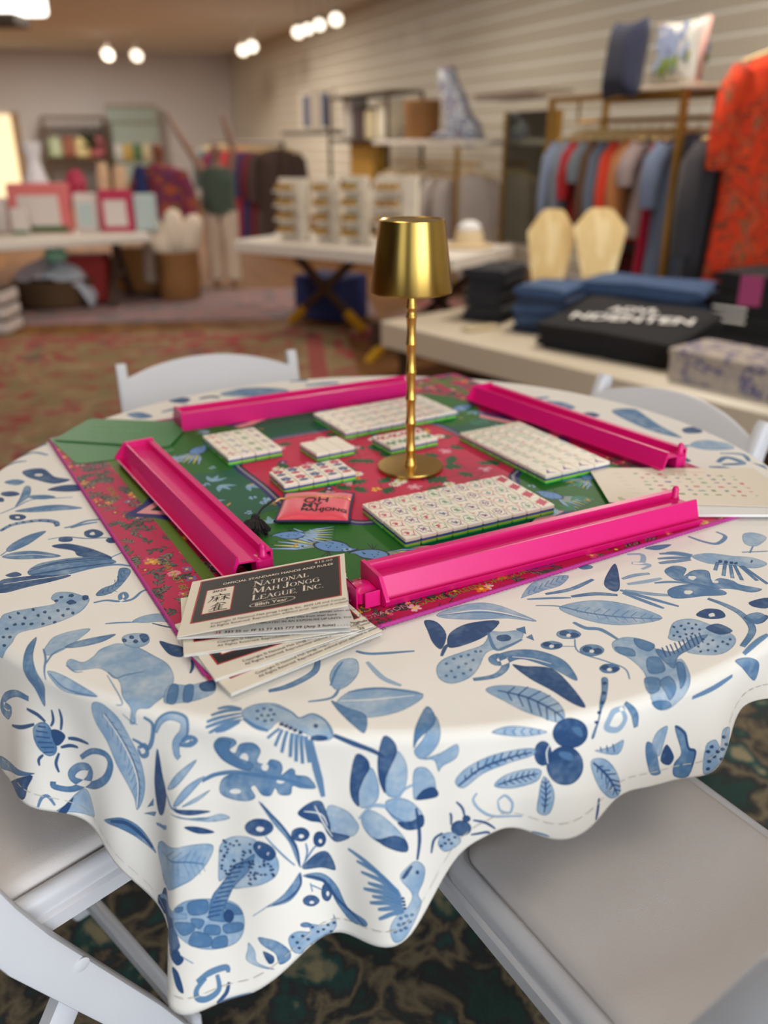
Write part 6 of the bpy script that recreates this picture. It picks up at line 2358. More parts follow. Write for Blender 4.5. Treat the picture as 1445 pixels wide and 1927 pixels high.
def make_chair():
    t = empty('folding_chair')
    W = .198
    y_foot, y_seat, y_top, z_seat, z_top = .100, -.120, -.205, .462, .74

    def rail(s):
        m = MB()
        ring = []
        path = [(y_foot, 0), (y_foot - .10, .22), (y_seat + .012, z_seat - .03), (y_seat - .012, z_seat + .03), (y_top + .02, z_top - .08), (y_top, z_top - .012), (y_top - .004, z_top)]
        wid = [.042, .048, .052, .050, .040, .034, .022]
        for i, ((y, z), w) in enumerate(zip(path, wid)):
            a, b = path[max(0, i - 1)], path[min(len(path) - 1, i + 1)]
            ty, tz = b[0] - a[0], b[1] - a[1]
            n = math.hypot(ty, tz)
            ny, nz_ = tz / n, -ty / n
            r = []
            for px, py in rrect(.024, w, .006, 2):
                r.append((s * W + px, y + ny * py, z + nz_ * py))
            ring.append(r)
        m.loft(ring)
        return fix(m.build('front_leg_rail', resin, t, smooth=40))
    for s in (-1, 1):
        rl = rail(s)
        MB().lathe([(.001, .0), (.0085, .0), (.0085, .0012), (.0075, .0018), (.001, .0018)], n=20).build(
            'pivot_plug', resin, rl, smooth=35, M=Matrix.Translation((s * (W + .0118), y_seat + .060, z_seat - .085)) @ Matrix.Rotation(s * math.pi / 2, 4, 'Y'))
        MB().bar((s * (W - .024), y_seat + .072, z_seat - .125), (s * (W - .024), -.27, 0), .020, .034, side=(0, 1, 0)).build('rear_leg', resin, t, smooth=40)
    # seat shell with raised rim and pad
    SW, SD = .350, .400

    def slab(w, d, r, zs, yo=0.0):
        return [[(x, y + yo, z) for x, y in rrect(w - 2 * i, d - 2 * i, max(.004, r - i), 5)] for z, i in zs]
    seat = MB().loft(slab(SW, SD, .040, ((z_seat - .036, .012), (z_seat - .030, .003), (z_seat - .012, 0), (z_seat - .004, .003), (z_seat, .010), (z_seat - .001, .016), (z_seat - .006, .021)), .015)).build('seat', resin, t, smooth=40)
    MB().loft(slab(SW - .044, SD - .046, .028, ((z_seat - .0055, 0), (z_seat + .001, 0), (z_seat + .008, .004), (z_seat + .0115, .012), (z_seat + .013, .03), (z_seat + .0135, .08)), .015)).build('seat_pad', vinyl, t, smooth=True)
    for s in (-1, 1):
        MB().box((s * (W - .030), .02, z_seat - .040), (.022, .36, .026), bev=.004).build('seat_rail', resin, t, smooth=40)
    MB().box((0, -.20, .13), (2 * W - .06, .018, .028), bev=.004).build('rear_stretcher', resin, t, smooth=40)
    MB().box((0, .075, z_seat - .345), (2 * W - .02, .018, .026), bev=.004).build('front_stretcher', resin, t, smooth=40)
    # arched crest rail and lower slat, both bowed backwards

    def slat_(name, z0, z1, arch, yb):
        rings = []
        n = 14
        for i in range(n + 1):
            u = -1 + 2 * i / n
            x = u * (W - .008)
            bow = -.020 * (1 - u * u)
            zt = z1 + arch * (1 - u * u)
            ys = [y_top + .02 + (z_top - zz) * .33 + yb + bow for zz in (z0, zt)]
            rings.append([(x, ys[0] - .007, z0), (x, ys[0] + .007, z0), (x, ys[1] + .007, zt - .004), (x, ys[1] + .003, zt), (x, ys[1] - .003, zt), (x, ys[1] - .007, zt - .004)])
        return fix(MB().loft(rings).build(name, resin, t, smooth=40))
    slat_('crest_rail', z_top - .150, z_top - .030, .034, -.012)
    slat_('back_slat', z_top - .250, z_top - .205, .0, -.012)
    return t


CH = make_chair()
spots = [((-.344, 1.770), 198.9, 'white folding chair across the table, its arched back facing the camera'),
         ((.404, 1.511), 120.0 + 1.2, 'white folding chair in shade at the right, beyond the tile chart card'),
         ((.313, .638), 31.0, 'white folding chair nearest the camera, its padded seat tucked under the cloth'),
         ((-.440, .835), -44.4, 'white folding chair at the lower left, seen from its side')]
for i, (p, rz, lab) in enumerate(spots):
    o = CH if i == 0 else copy_tree(CH)
    o.location = (p[0], p[1], .0105 if i > 1 else 0.0)
    o.rotation_euler = (0, 0, R(rz))
    tag(o, lab, 'chair', 'white folding chairs around the table')
# ------------------------------------------------------------------ shop fittings and stock behind the table
gold = mat('aged_gold_metal', (176, 136, 66), .4, .85)
gold_foot = mat('yellow_gold_foot', (226, 172, 40), .4, .5)
dkwood = mat('dark_walnut', (66, 44, 28), .5, var=.2, scale=12, stretch=(1, 1, .2))
cream_top = mat('cream_lacquer', (214, 200, 176), .45, var=.02)
white_top = mat('white_lacquer_top', (226, 216, 202), .45, var=.02)
wicker = mat('brown_wicker', (140, 96, 52), .8, var=.45, scale=90, bump=.9, bscale=120)
wicker_dk = mat('dark_wicker', (98, 74, 50), .85, var=.45, scale=80, bump=.9, bscale=110)
cream_cloth = mat('cream_linen', (222, 204, 182), .9, var=.06, scale=12)
pine = pattern_mat('pale_pine', [(238, 208, 148), (226, 192, 128), (242, 216, 160)], 3.0, .55, stretch=(8, 8, .6), interp='LINEAR')


def rect_table(name, label, A, B, C, ztop, th, m, legs):
    """A-B front edge, B-C short side (xy); slab top with apron and trestle legs"""
    A, B, C = [Vector((p.x, p.y, 0)) for p in (A, B, C)]
    e = (B - A)
    n = Vector((-e.y, e.x, 0)).normalized()
    d = abs((C - B).dot(n))
    t = empty(name, A, math.atan2(e.y, e.x))
    tag(t, label, 'table')
    L = e.length
    MB().box((L / 2, d / 2, ztop - th / 2), (L, d, th), bev=.006).build('table_top', m, t, smooth=40)
    legs(t, L, d, ztop - th)
    return t, L, d


def x_trestle(t, L, d, z, xs):
    for x in xs:
        for s in (-1, 1):
            a, b = Vector((x - s * .30, d * .5, z)), Vector((x + s * .32, d * .5, .03))
            lg = MB().bar(a, b, .05, .04, side=(0, 1, 0)).build('trestle_leg', dkwood, t, smooth=40)
            MB().bar(a.lerp(b, .78), b, .056, .046, side=(0, 1, 0)).build('gold_foot', gold_foot, lg, smooth=40)


def splay(t, L, d, z, xs):
    for x in xs:
        for s in (-1, 1):
            MB().bar((x, d * .5 + s * .04, z), (x + s * .14, d * .5 + s * .22, 0), .05, .05).build('trestle_leg', dkwood, t, smooth=40)
        MB().box((x, d * .5, z * .5), (.05, .12, .05), bev=.004).build('stretcher', dkwood, t)


# low platform table with folded clothes
JZ = .33
jA, jB = atz(716, 604, JZ), atz(1500, 792, JZ)
jn = Vector((-(jB - jA).y, (jB - jA).x, 0)).normalized()


def jlegs(t, L, d, z):
    for x, y in ((.08, .10), (L - .08, .10), (.08, d - .1), (L - .08, d - .1)):
        lg = MB().box((x, y, z / 2), (.05, .05, z), bev=.004).build('leg', dkwood, t)
    MB().box((L / 2, d / 2, z + .0), (L - .1, d - .1, .02)).build('stretcher_frame', dkwood, t)


jt, jL, jd = rect_table('display_table', 'low cream display table carrying folded denim and black shirts', jA, jB, jB + jn * .95, JZ, .135, cream_top, jlegs)
_f = [at(718, 652, 4.95), at(692, 681, 4.95), at(706, 604, 4.95), at(708, 650, 4.95)]
for nm, i, j, m_ in (('gold_foot', 0, 1, gold_foot), ('angled_leg', 2, 3, dkwood)):
    o = MB().bar(_f[i], _f[j], .055, .045, side=(0, 1, 0)).build(nm, m_, smooth=40)
    o.parent = jt
    o.matrix_parent_inverse = (Matrix.Translation(jt.location) @ Matrix.Rotation(jt.rotation_euler.z, 4, 'Z')).inverted()
jrot = math.atan2((jB - jA).y, (jB - jA).x)


def on_j(px, py):
    p = atz(px, py, JZ)
    return Vector((p.x, p.y, JZ + .001))


def folded(name, label, cat, p, rz, w, d, h, cols, rough=.85, group=None, lift=0.0):
    """a pile of folded garments; every layer its own part with a rounded fold"""
    t = empty(name, p, rz)
    tag(t, label, cat, group)
    n = len(cols)
    lh = h / n
    rn = random.Random(len(label))
    for i, m in enumerate(cols):
        ox, oy = rn.uniform(-.012, .012), rn.uniform(-.012, .012)
        rings = []
        W_, D_ = w + rn.uniform(-.02, .02), d + rn.uniform(-.02, .02)
        for y in np.linspace(-D_ / 2, D_ / 2, 5):
            r = []
            for k in range(16):
                a = 2 * math.pi * k / 16
                cx, cz = math.cos(a), math.sin(a)
                xx = W_ / 2 * (abs(cx) ** .35) * (1 if cx > 0 else -1)
                zz = lh / 2 * (abs(cz) ** .6) * (1 if cz > 0 else -1)
                r.append((ox + xx, oy + y, i * lh + lh / 2 + zz * .98 + .004 * math.sin(xx * 14 + y * 9 + i)))
            rings.append(r)
        MB().loft(rings).build('folded_garment', m, t, smooth=50)
    return t


denim_bk = mat('black_denim', (38, 38, 42), .9, var=.2, scale=60)
denim_bl = mat('blue_denim', (62, 84, 118), .9, var=.25, scale=40)
denim_dk = mat('dark_blue_denim', (44, 56, 80), .9, var=.25, scale=40)
blk_tee = mat('black_jersey', (24, 22, 24), .9, var=.1)
wht_ink = mat('white_shirt_print', (232, 228, 222), .8)
folded('folded_jeans', 'pile of folded black jeans at the left end of the low display table', 'jeans', on_j(935, 606) + Vector((0, .12, 0)), jrot + R(20), .22, .30, .27, [denim_bk] * 7)
folded('folded_jeans', 'pile of folded blue jeans right of the black pile', 'jeans', on_j(1030, 630) + Vector((.04, .16, 0)), jrot + R(20), .26, .34, .22, [denim_dk, denim_bl, denim_bl, denim_dk, denim_bl])
folded('folded_jeans', 'long pile of dark blue jeans lying behind the black shirts', 'jeans', on_j(1200, 640) + Vector((.10, .30, 0)), jrot + R(14), .66, .32, .23, [denim_dk, denim_bl, denim_dk, denim_bl])
tee = folded('folded_shirt', 'folded black shirt with large white block lettering', 'shirt', on_j(1190, 668) + Vector((0, .10, 0)), jrot + R(6), .66, .44, .15, [blk_tee] * 4)
tee.rotation_euler = (R(9), 0, jrot + R(6))
for body, sz, x, y in (('ADVL', .085, -.16, .02), ('NDENTEN', .11, -.27, -.13)):
    text_part('lettering', body, sz, tee, Matrix.Translation((x + .05, y, .158)) @ Matrix.Rotation(R(14), 4, 'Z'), wht_ink, 1.05, bold=.003)
tee2 = folded('folded_shirt', 'folded black shirt at the right frame edge with pink card on it', 'shirt', on_j(1425, 650) + Vector((.10, .12, 0)), jrot + R(6), .46, .40, .31, [blk_tee] * 7)
for k in range(3):
    MB().box((-.12, -.205, .10 + .03 * k), (.16, .003, .012)).build('white_stripe', wht_ink, tee2)
pc = at(1412, 548, 3.62)
tag(MB().box((0, 0, 0), (.09, .004, .125), rz=R(-20), bev=.001).build('tag_card', mat('magenta_card', (150, 40, 92), .6), M=Matrix.Translation(pc)), 'magenta tag card leaning on the black shirt at the right edge', 'card')
# patterned box
pb = on_j(1375, 748)
bx_m = pattern_mat('blue_floral_box', [(186, 172, 158), (170, 158, 150), (96, 92, 130), (190, 178, 166)], 18, .7, stops=[0, .45, .56, .63])
pbox = empty('gift_box', pb + Vector((.14, .10, 0)), jrot)
tag(pbox, 'box printed with faded blue flowers at the near end of the low display table', 'box')
MB().box((0, 0, .05), (.62, .26, .10), bev=.004).build('box_body', bx_m, pbox)
MB().box((0, 0, .112), (.63, .27, .026), bev=.004).build('box_lid', bx_m, pbox)
bl = on_j(1330, 690)
tag(MB().tube([(-.08, 0, .01), (-.02, .03, .012), (.04, 0, .012), (.09, .03, .01)], .010, 6, flat=.6).build('leather_belt', mat('tan_leather', (176, 124, 66), .6), M=Matrix.Translation(bl + Vector((-.05, .02, .001)))), 'tan leather belt coiled beside the lettered black shirt', 'belt')
tag(MB().box((0, 0, .008), (.20, .07, .014), rz=.5, bev=.004).build('canvas_belt', mat('beige_canvas', (190, 170, 134), .85), M=Matrix.Translation(on_j(905, 620))), 'beige canvas strap lying in front of the black jeans', 'strap')


def bust(label, px0, px1, py0, py1, Y, rz):
    """wooden necklace stand: hexagonal neck and shoulder board leaning back on a foot"""
    a, b = at(px0, py1, Y), at(px1, py1, Y)
    top = at((px0 + px1) / 2, py0, Y)
    w, h = (b - a).length, top.z - a.z
    t = empty('necklace_stand', ((a.x + b.x) / 2, Y, JZ + .001), rz)
    tag(t, label, 'necklace stand', 'wooden necklace stands on the low table')
    z0 = a.z - JZ
    P = [(-.28, 0), (.28, 0), (.40, .38), (.50, .74), (.24, .97), (.16, 1.0), (-.16, 1.0), (-.24, .97), (-.50, .74), (-.40, .38)]
    r0 = [(x * w, -.012 + .10 * z, z0 + z * h) for x, z in P]
    r1 = [(x * w, .012 + .10 * z, z0 + z * h) for x, z in P]
    fix(MB().loft([r0, r1]).build('neck_board', pine, t))
    MB().box((0, .05, z0 / 2), (w * .5, .16, max(.02, z0)), bev=.003).build('stand_foot', pine, t)
    return t


bust('pale wooden necklace stand on the left of the pair behind the denim', 984, 1072, 397, 556, 4.72, R(-14))
bust('pale wooden necklace stand on the right of the pair behind the denim', 1075, 1172, 395, 532, 4.55, R(-6))
tag(MB().lathe([(.13, 0), (.145, .02), (.155, .20), (.16, .22), (.15, .225), (.14, .05), (.02, .04)], n=24).build('storage_basket', wicker, M=Matrix.Translation(Vector((at(838, 602, 5.2).x, 5.2, 0)))), 'brown wicker basket standing on the floor behind the lamp shade', 'basket')

# centre display table
CZ = .60
cA, cB, cC = atz(438, 452, CZ), atz(852, 486, CZ), atz(972, 462, CZ)
ct, cL, cd = rect_table('display_table', 'long white display table with jewellery stands behind the lamp', cA, cB, cC, CZ, .075, white_top,
                        lambda t, L, d, z: x_trestle(t, L, d, z, (L * .28, L * .82)))
crot = math.atan2((cB - cA).y, (cB - cA).x)
gold_bits = mat('gold_jewellery', (202, 152, 62), .35, .8)
stand_w = mat('white_stand_board', (226, 214, 194), .6)
teal_card = mat('mint_cards', (150, 190, 168), .7)


def jewel_stand(label, px0, px1, py0, py1, Y, cards):
    a, b, tp = at(px0, py1, Y), at(px1, py1, Y), at(px0, py0, Y)
    w, h = b.x - a.x, tp.z - CZ
    t = empty('jewellery_stand', ((a.x + b.x) / 2, Y, CZ + .001), R(-24))
    tag(t, label, 'jewellery stand', 'white jewellery stands on the centre table')
    MB().box((w * .32, .02, h / 2), (w * .36, .05, h), bev=.004).build('side_board', stand_w, t)
    MB().box((-w * .12, .03, h / 2), (w * .75, .02, h), bev=.003).build('back_board', stand_w, t)
    for k in range(4):
        z = h * (.10 + .23 * k)
        MB().box((-w * .2, -.02, z), (w * .62, .07, .012)).build('tier', stand_w, t)
        MB().box((-w * .2, .0, z + h * .07), (w * .52, .008, h * .10)).build('display_card', cards, t)
        g = MB()
        for j in range(4):
            g.lathe([(.004, 0), (.016, .006), (.016, .03), (.004, .04)], (-w * .42 + j * w * .15, -.025, z + .006), 8)
        g.build('jewellery_row', gold_bits, t)


jewel_stand('tiered white jewellery stand at the left end of the row', 522, 582, 336, 452, 5.85, stand_w)
jewel_stand('tiered white jewellery stand second from the left in the row', 592, 640, 336, 462, 5.70, stand_w)
jewel_stand('tiered white jewellery stand with mint cards, third in the row', 645, 694, 332, 466, 5.55, teal_card)
jewel_stand('broad white jewellery stand partly hidden by the lamp shade', 704, 786, 332, 472, 5.35, stand_w)
hp = atz(882, 466, CZ)
hat = empty('straw_hat', (hp.x, hp.y, CZ + .001))
tag(hat, 'pale straw hat with a white cloth on the right end of the centre table', 'hat')
straw = mat('pale_straw', (214, 190, 150), .85, var=.15, scale=90)
MB().lathe([(.02, .01), (.13, .0), (.155, .012), (.14, .02), (.09, .025), (.085, .08), (.07, .105), (.01, .11)], n=24).build('brim_and_crown', straw, hat, smooth=40)
MB().lathe([(.075, .10), (.07, .125), (.04, .15), (.01, .155)], n=10).build('white_cloth', mat('white_cotton', (236, 232, 226), .9), hat, smooth=True)
# navy box under the centre table
tag(MB().box((0, 0, .16), (.42, .34, .30), rz=crot, bev=.01).build('storage_box', mat('navy_fabric_box', (36, 46, 96), .85), M=Matrix.Translation(Vector((at(622, 520, 6.3).x, 6.3, 0)))), 'navy storage box on the floor under the centre table', 'box')

# left display table
LZ = .55
lA, lB = atz(-90, 462, LZ), atz(284, 440, LZ)
lt, lL, ld = rect_table('display_table', 'white display table at the left with pink boxed gifts', lA, lB, lB + Vector((-.05, .75, 0)), LZ, .06, white_top,
                        lambda t, L, d, z: splay(t, L, d, z, (L * .08, L * .86)))


def block_on(name, label, cat, px0, px1, py0, Y, m, zb, dep=.08, rz=0.0, inner=None, group=None, trim=None):
    a, b = at(px0, py0, Y), at(px1, py0, Y)
    w, h = b.x - a.x, a.z - zb
    t = empty(name, ((a.x + b.x) / 2, Y, zb + .001), rz)
    tag(t, label, cat, group)
    MB().box((0, 0, h / 2), (w, dep, h), bev=min(.01, w * .1)).build('box_body', m, t)
    if inner:
        MB().box((0, -dep / 2 - .002, h * .45), (w * .68, .006, h * .62)).build('front_label', inner, t)
    if trim:
        MB().box((0, -dep / 2 - .004, h * .08), (w * .9, .008, h * .10)).build('base_trim', trim, t)
    return t


hot = mat('salmon_pink_card', (226, 120, 120), .6)
crim = mat('raspberry_card', (190, 50, 84), .6)
offw = mat('off_white_card', (224, 212, 204), .6)
leafg = mat('leaf_green_card', (40, 110, 56), .6)
aqua = mat('pale_aqua_card', (190, 206, 202), .6)
block_on('gift_box', 'large salmon pink framed gift box with white front on the left table', 'box', 12, 126, 345, 6.95, hot, LZ, inner=offw, trim=leafg)
block_on('gift_box', 'white gift box standing between the two pink ones', 'box', 138, 180, 364, 7.0, offw, LZ, inner=aqua)
block_on('gift_box', 'raspberry pink gift box with white label on the left table', 'box', 184, 246, 357, 6.95, crim, LZ, inner=offw)
block_on('gift_box', 'pale aqua gift box at the right end of the left table', 'box', 250, 290, 365, 7.0, aqua, LZ)
block_on('gift_box', 'small white and green box at the front of the left table', 'box', 18, 50, 392, 6.82, offw, LZ, dep=.05, trim=leafg)
block_on('gift_box', 'plain off-white box at the left frame edge', 'box', -40, 10, 372, 6.95, offw, LZ)
vase_m = mat('white_ceramic', (240, 240, 240), .3)


def vessel(name, label, cat, px0, px1, py0, Y, zb, m, prof, group=None):
    a, b = at(px0, py0, Y), at(px1, py0, Y)
    r, h = (b.x - a.x) / 2, a.z - zb
    o = MB().lathe([(max(.001, p * r), q * h) for p, q in prof], n=20).build(name, m, smooth=50, M=Matrix.Translation(((a.x + b.x) / 2, Y, zb + .001)))
    tag(o, label, cat, group)
    return o


JAR = [(.7, 0), (1, .08), (1, .55), (.6, .72), (.5, .8), (.75, .9), (.8, 1.0), (.3, 1.0)]
BST = [(.8, 0), (.9, .1), (1, .5), (.9, .85), (.7, 1), (.1, 1)]
vessel('ceramic_jar', 'bright white ceramic jar behind the pink gift box', 'jar', 34, 80, 268, 7.2, LZ, vase_m, JAR)
sand = mat('sand_fabric', (222, 186, 148), .8)
vessel('fabric_bust', 'sand coloured display bust on the left, behind the raspberry box', 'bust', 178, 203, 306, 7.2, LZ, sand, BST, 'sand display busts')
vessel('fabric_bust', 'sand coloured display bust on the right, beside the navy one', 'bust', 209, 238, 312, 7.2, LZ, sand, BST, 'sand display busts')
vessel('fabric_bust', 'navy display bust at the back of the left table', 'bust', 248, 274, 312, 7.2, LZ, mat('navy_velvet', (36, 44, 92), .9), BST)
vessel('flower_bunch', 'bunch of deep pink flowers behind the white gift box', 'flowers', 120, 158, 320, 7.2, LZ, pattern_mat('pink_petals', [(196, 60, 96), (170, 40, 60), (226, 150, 170)], 40, .8), [(.3, 0), (.4, .4), (1, .6), (1, .85), (.5, 1), (.1, 1)])

# under the left table
def draped_basket(px0, px1, py0, py1, Y):
    a, b, tp = at(px0, py1, Y), at(px1, py1, Y), at(px0, py0, Y)
    w, h = b.x - a.x, tp.z
    t = empty('linen_basket', ((a.x + b.x) / 2, Y, .011))
    tag(t, 'dark wicker basket heaped with pale folded linens under the left table', 'basket')
    MB().lathe([(w * .36, 0), (w * .40, .02), (w * .46, h * .6), (w * .44, h * .62), (w * .05, h * .5)], n=28).build('basket_body', wicker_dk, t, smooth=40)
    for s, m in ((-1, mat('pale_lilac_linen', (214, 204, 210), .9)), (1, mat('pale_blue_linen', (206, 214, 224), .9))):
        rings = []
        for i in range(9):
            u = i / 8
            x = s * w * (.02 + .46 * u)
            z = h * (.98 - .1 * u) if u < .7 else h * (.91 - (u - .7) * 2.0)
            rings.append([(x, y * w * .4 * (1 - .3 * u), z + .02 * math.sin(y * 6 + i) - abs(y) * .10) for y in np.linspace(-1, 1, 9)] +
                         [(x - s * .01, y * w * .4 * (1 - .3 * u), z - .02 + .02 * math.sin(y * 6 + i) - abs(y) * .10) for y in np.linspace(1, -1, 9)])
        fix(MB().loft(rings).build('linen_cloth', m, t, smooth=True))
    MB().lathe([(.06, 0), (.10, .03), (.07, .09), (.01, .11)], n=12).build('mint_cloth', mat('mint_linen', (150, 206, 172), .9), t, smooth=True, M=Matrix.Translation((w * .08, -.05, h * .97)))


draped_basket(30, 195, 490, 588, 6.85)
for k in range(3):
    p = at(12, 590, 5.85)
    tag(MB().box((0, 0, 0), (.34, .26, .075), bev=.008).build('shoe_box', offw, M=Matrix.Translation((p.x - .12, 5.85, .05 + .098 * k))),
        ('lowest', 'middle', 'top')[k] + ' of the three white boxes stacked at the left frame edge', 'box', 'white boxes stacked on the runner')
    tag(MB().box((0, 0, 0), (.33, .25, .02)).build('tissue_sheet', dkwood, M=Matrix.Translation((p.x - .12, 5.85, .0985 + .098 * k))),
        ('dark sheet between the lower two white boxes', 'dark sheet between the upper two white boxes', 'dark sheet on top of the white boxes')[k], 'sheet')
tag(MB().box((0, 0, .20), (.34, .20, .36), bev=.01).build('storage_crate', mat('brick_red_crate', (150, 40, 34), .7), M=Matrix.Translation((at(160, 480, 6.9).x, 6.9, .011))), 'brick red crate standing under the left table', 'crate')
tag(MB().box((0, 0, .2), (.5, .2, .36), bev=.01).build('storage_crate', mat('oak_crate', (150, 100, 44), .7), M=Matrix.Translation((at(275, 500, 7.4).x, 7.4, .011))), 'oak crate behind the trestle leg of the left table', 'crate')
# round wicker hamper with cream pillows
hpx = at(341, 565, 7.1)
ham = empty('wicker_hamper', (hpx.x, 7.1, .011))
tag(ham, 'round wicker hamper filled with cream fabric in front of the mannequins', 'basket')
MB().lathe([(.155, 0), (.165, .02), (.18, .18), (.175, .36), (.18, .375), (.165, .38), (.16, .3), (.02, .28)], n=28).build('hamper_body', wicker, ham, smooth=40)
for s, dz in ((-1, 0), (1, .02), (0, .05)):
    MB().lathe([(.02, -.10), (.09, -.06), (.10, .08), (.08, .18), (.06, .24), (.005, .27)], n=12).build('rolled_fabric', cream_cloth, ham, smooth=True,
                                                                                                M=Matrix.Translation((s * .09, s * .02, .38 + dz)) @ Matrix.Rotation(s * .35, 4, 'Y'))

# ------------------------------------------------------------------ garments and rails
def garment(name, label, cat, hook, yaw, w, ln, m, sleeve=0.0, flare=1.25, group=None, hanger=True):
    """hangs from hook; x across the shoulders, turned by yaw"""
    t = empty(name, hook, yaw)
    tag(t, label, cat, group)
    if hanger:
        hg = MB().tube([(-w * .46, 0, -.115), (0, 0, -.06), (w * .46, 0, -.115)], .011, 6).tube([(0, 0, -.06), (0, 0, -.01), (.012, 0, .012), (0, 0, .022), (-.014, 0, .01)], .0025, 5)
        hg.build('hanger', pine, t, smooth=True)
    rings = []
    rn = random.Random(label)
    ph = rn.random() * 6
    for z, ww, th in ((-.085, .22, .030), (-.105, .60, .038), (-.15, .98, .052), (-.26, 1.0, .062), (-.5 * ln - .1, .96 + .5 * (flare - 1), .066), (-ln, flare, .074), (-ln - .002, flare * .97, .05)):
        r = []
        for k in range(28):
            a = 2 * math.pi * k / 28
            fold = 1 + .16 * math.sin(7 * a + ph) * min(1, -z / ln)
            r.append((w / 2 * ww * math.cos(a), th * math.sin(a) * fold, z))
        rings.append(r)
    MB().loft(rings).build('garment_body', m, t, smooth=50)
    if sleeve:
        for s in (-1, 1):
            MB().tube([(s * w * .42, 0, -.15), (s * w * .54, 0, -.22), (s * w * .60, .01, -.15 - sleeve * .6), (s * w * .60, .015, -.15 - sleeve)], [.055, .062, .058, .050], 10).build('sleeve', m, t, smooth=50)
    return t


def fabric(name, rgb, **k):
    return mat('cloth_' + name, rgb, .9, var=.12, scale=9, sheen=.1, **k)


# gold clothes rail along the slatted wall, with a shelf on top
def along(base, px):
    """distance along WD from base to the sight line of pixel column px"""
    q = at(px, 300, 1.0)
    k = q.x / q.y
    return (base.x - k * base.y) / (k * WD.y - WD.x)


RB = Vector((at(1346, 200, 4.75).x, 4.75, 0))
t1 = along(RB, 1082)
ztop = at(1356, 168, 4.75).z
rail = empty('clothes_rail', RB, WROT)
tag(rail, 'gold metal clothes rail with wooden shelf, full of coloured garments', 'clothes rail')
for x in (0, t1):
    for y in (-.20, .20):
        MB().box((x, y, ztop / 2), (.032, .032, ztop)).build('post', gold, rail)
MB().box((t1 / 2, -.20, ztop - .01), (t1, .03, .03)).build('top_bar', gold, rail)
MB().box((t1 / 2, .20, ztop - .01), (t1, .03, .03)).build('top_bar', gold, rail)
MB().box((t1 / 2, 0, ztop + .012), (t1 + .06, .46, .02), bev=.003).build('shelf', mat('pale_shelf', (206, 188, 166), .6), rail)
zr = ztop - .13
MB().tube([(0, 0, zr), (t1, 0, zr)], .012, 8).build('hanging_rod', gold, rail)
MB().tube([(0, 0, zr), (0, 0, ztop)], .01, 6).tube([(t1, 0, zr), (t1, 0, ztop)], .01, 6).build('rod_drop', gold, rail)
GS = [('denim dress', (98, 108, 130), 1.06, .30, 'long blue chambray dress nearest the right post'), ('crimson dress', (168, 0, 50), .80, 0, 'crimson sleeveless dress beside the chambray dress'),
      ('grey blouse', (138, 120, 116), .62, .2, 'grey pink blouse behind the crimson dress'), ('tan blouse', (166, 104, 52), .62, .4, 'tan blouse on the gold rail'),
      ('orange top', (206, 52, 14), .66, .4, 'orange red blouse in the middle of the gold rail'), ('blue shirt', (96, 108, 126), .72, .42, 'steel blue shirt beside the orange blouse'),
      ('brown shirt', (86, 52, 14), .76, .5, 'brown shirt on the gold rail'), ('grey shirt', (104, 112, 118), .60, .2, 'grey short sleeved shirt left of the brown one'),
      ('red top', (160, 14, 22), .58, .3, 'red blouse near the left end of the gold rail'), ('slate shirt', (112, 118, 130), .66, .4, 'slate shirt beside the red blouse'),
      ('pale blue shirt', (120, 132, 156), .72, .5, 'pale blue shirt at the left end of the gold rail')]
for i, (nm, c, ln, sl, lab) in enumerate(GS):
    s = .10 + (t1 - .22) * (i / (len(GS) - 1))
    p = RB + WD * s + Vector((0, 0, zr + .012))
    garment('hanging_garment', lab, 'garment', p, WROT + math.pi / 2 + R(-14 + 5 * math.sin(i * 2.3)), .40, ln, fabric(nm, c), sl, 1.1 if i else 1.2, 'garments on the gold rail')
p = RB - WD * .22 + Vector((0, 0, zr + .012))
garment('hanging_garment', 'charcoal coat hanging right of the gold post', 'coat', p + WN * .05, WROT + math.pi / 2, .42, 1.05, fabric('charcoal', (54, 50, 52)), .5, 1.1)
garment('hanging_garment', 'plum skirt hanging low behind the wooden stands', 'skirt', RB + WD * (t1 * .55) + Vector((0, 0, zr - .52)), WROT + math.pi / 2, .34, .40, fabric('plum', (92, 20, 34)), 0, 1.2)


# cushions on the shelf
def cushion(label, px0, px1, py0, py1, Y, m, tilt, marks=None):
    a, b = at(px0, py1, Y), at(px1, py0, Y)
    w, h = b.x - a.x, b.z - a.z
    t = empty('cushion', ((a.x + b.x) / 2, Y, a.z), WROT + math.pi)
    tag(t, label, 'cushion', 'cushions on the shelf of the gold rail')
    n = 14
    vs, fs = [], []
    for sd in (1, -1):
        for j in range(n + 1):
            for i in range(n + 1):
                u, v = -1 + 2 * i / n, -1 + 2 * j / n
                k = 1 - .10 * (1 - v * v)
                k2 = 1 - .10 * (1 - u * u)
                th = .075 * ((1 - u ** 4) * (1 - v ** 4)) ** .5
                vs.append((u * w / 2 * k * 1.05, sd * th, h / 2 + v * h / 2 * k2 * 1.03))
    o = (n + 1) ** 2
    for j in range(n):
        for i in range(n):
            q = j * (n + 1) + i
            fs.append((q, q + 1, q + n + 2, q + n + 1))
            fs.append((q + o, q + n + 1 + o, q + n + 2 + o, q + 1 + o))
    fix(MB().add(vs, fs).build('cushion_body', m, t, smooth=True))
    t.rotation_euler = (R(tilt), 0, WROT + math.pi)
    return t, w, h


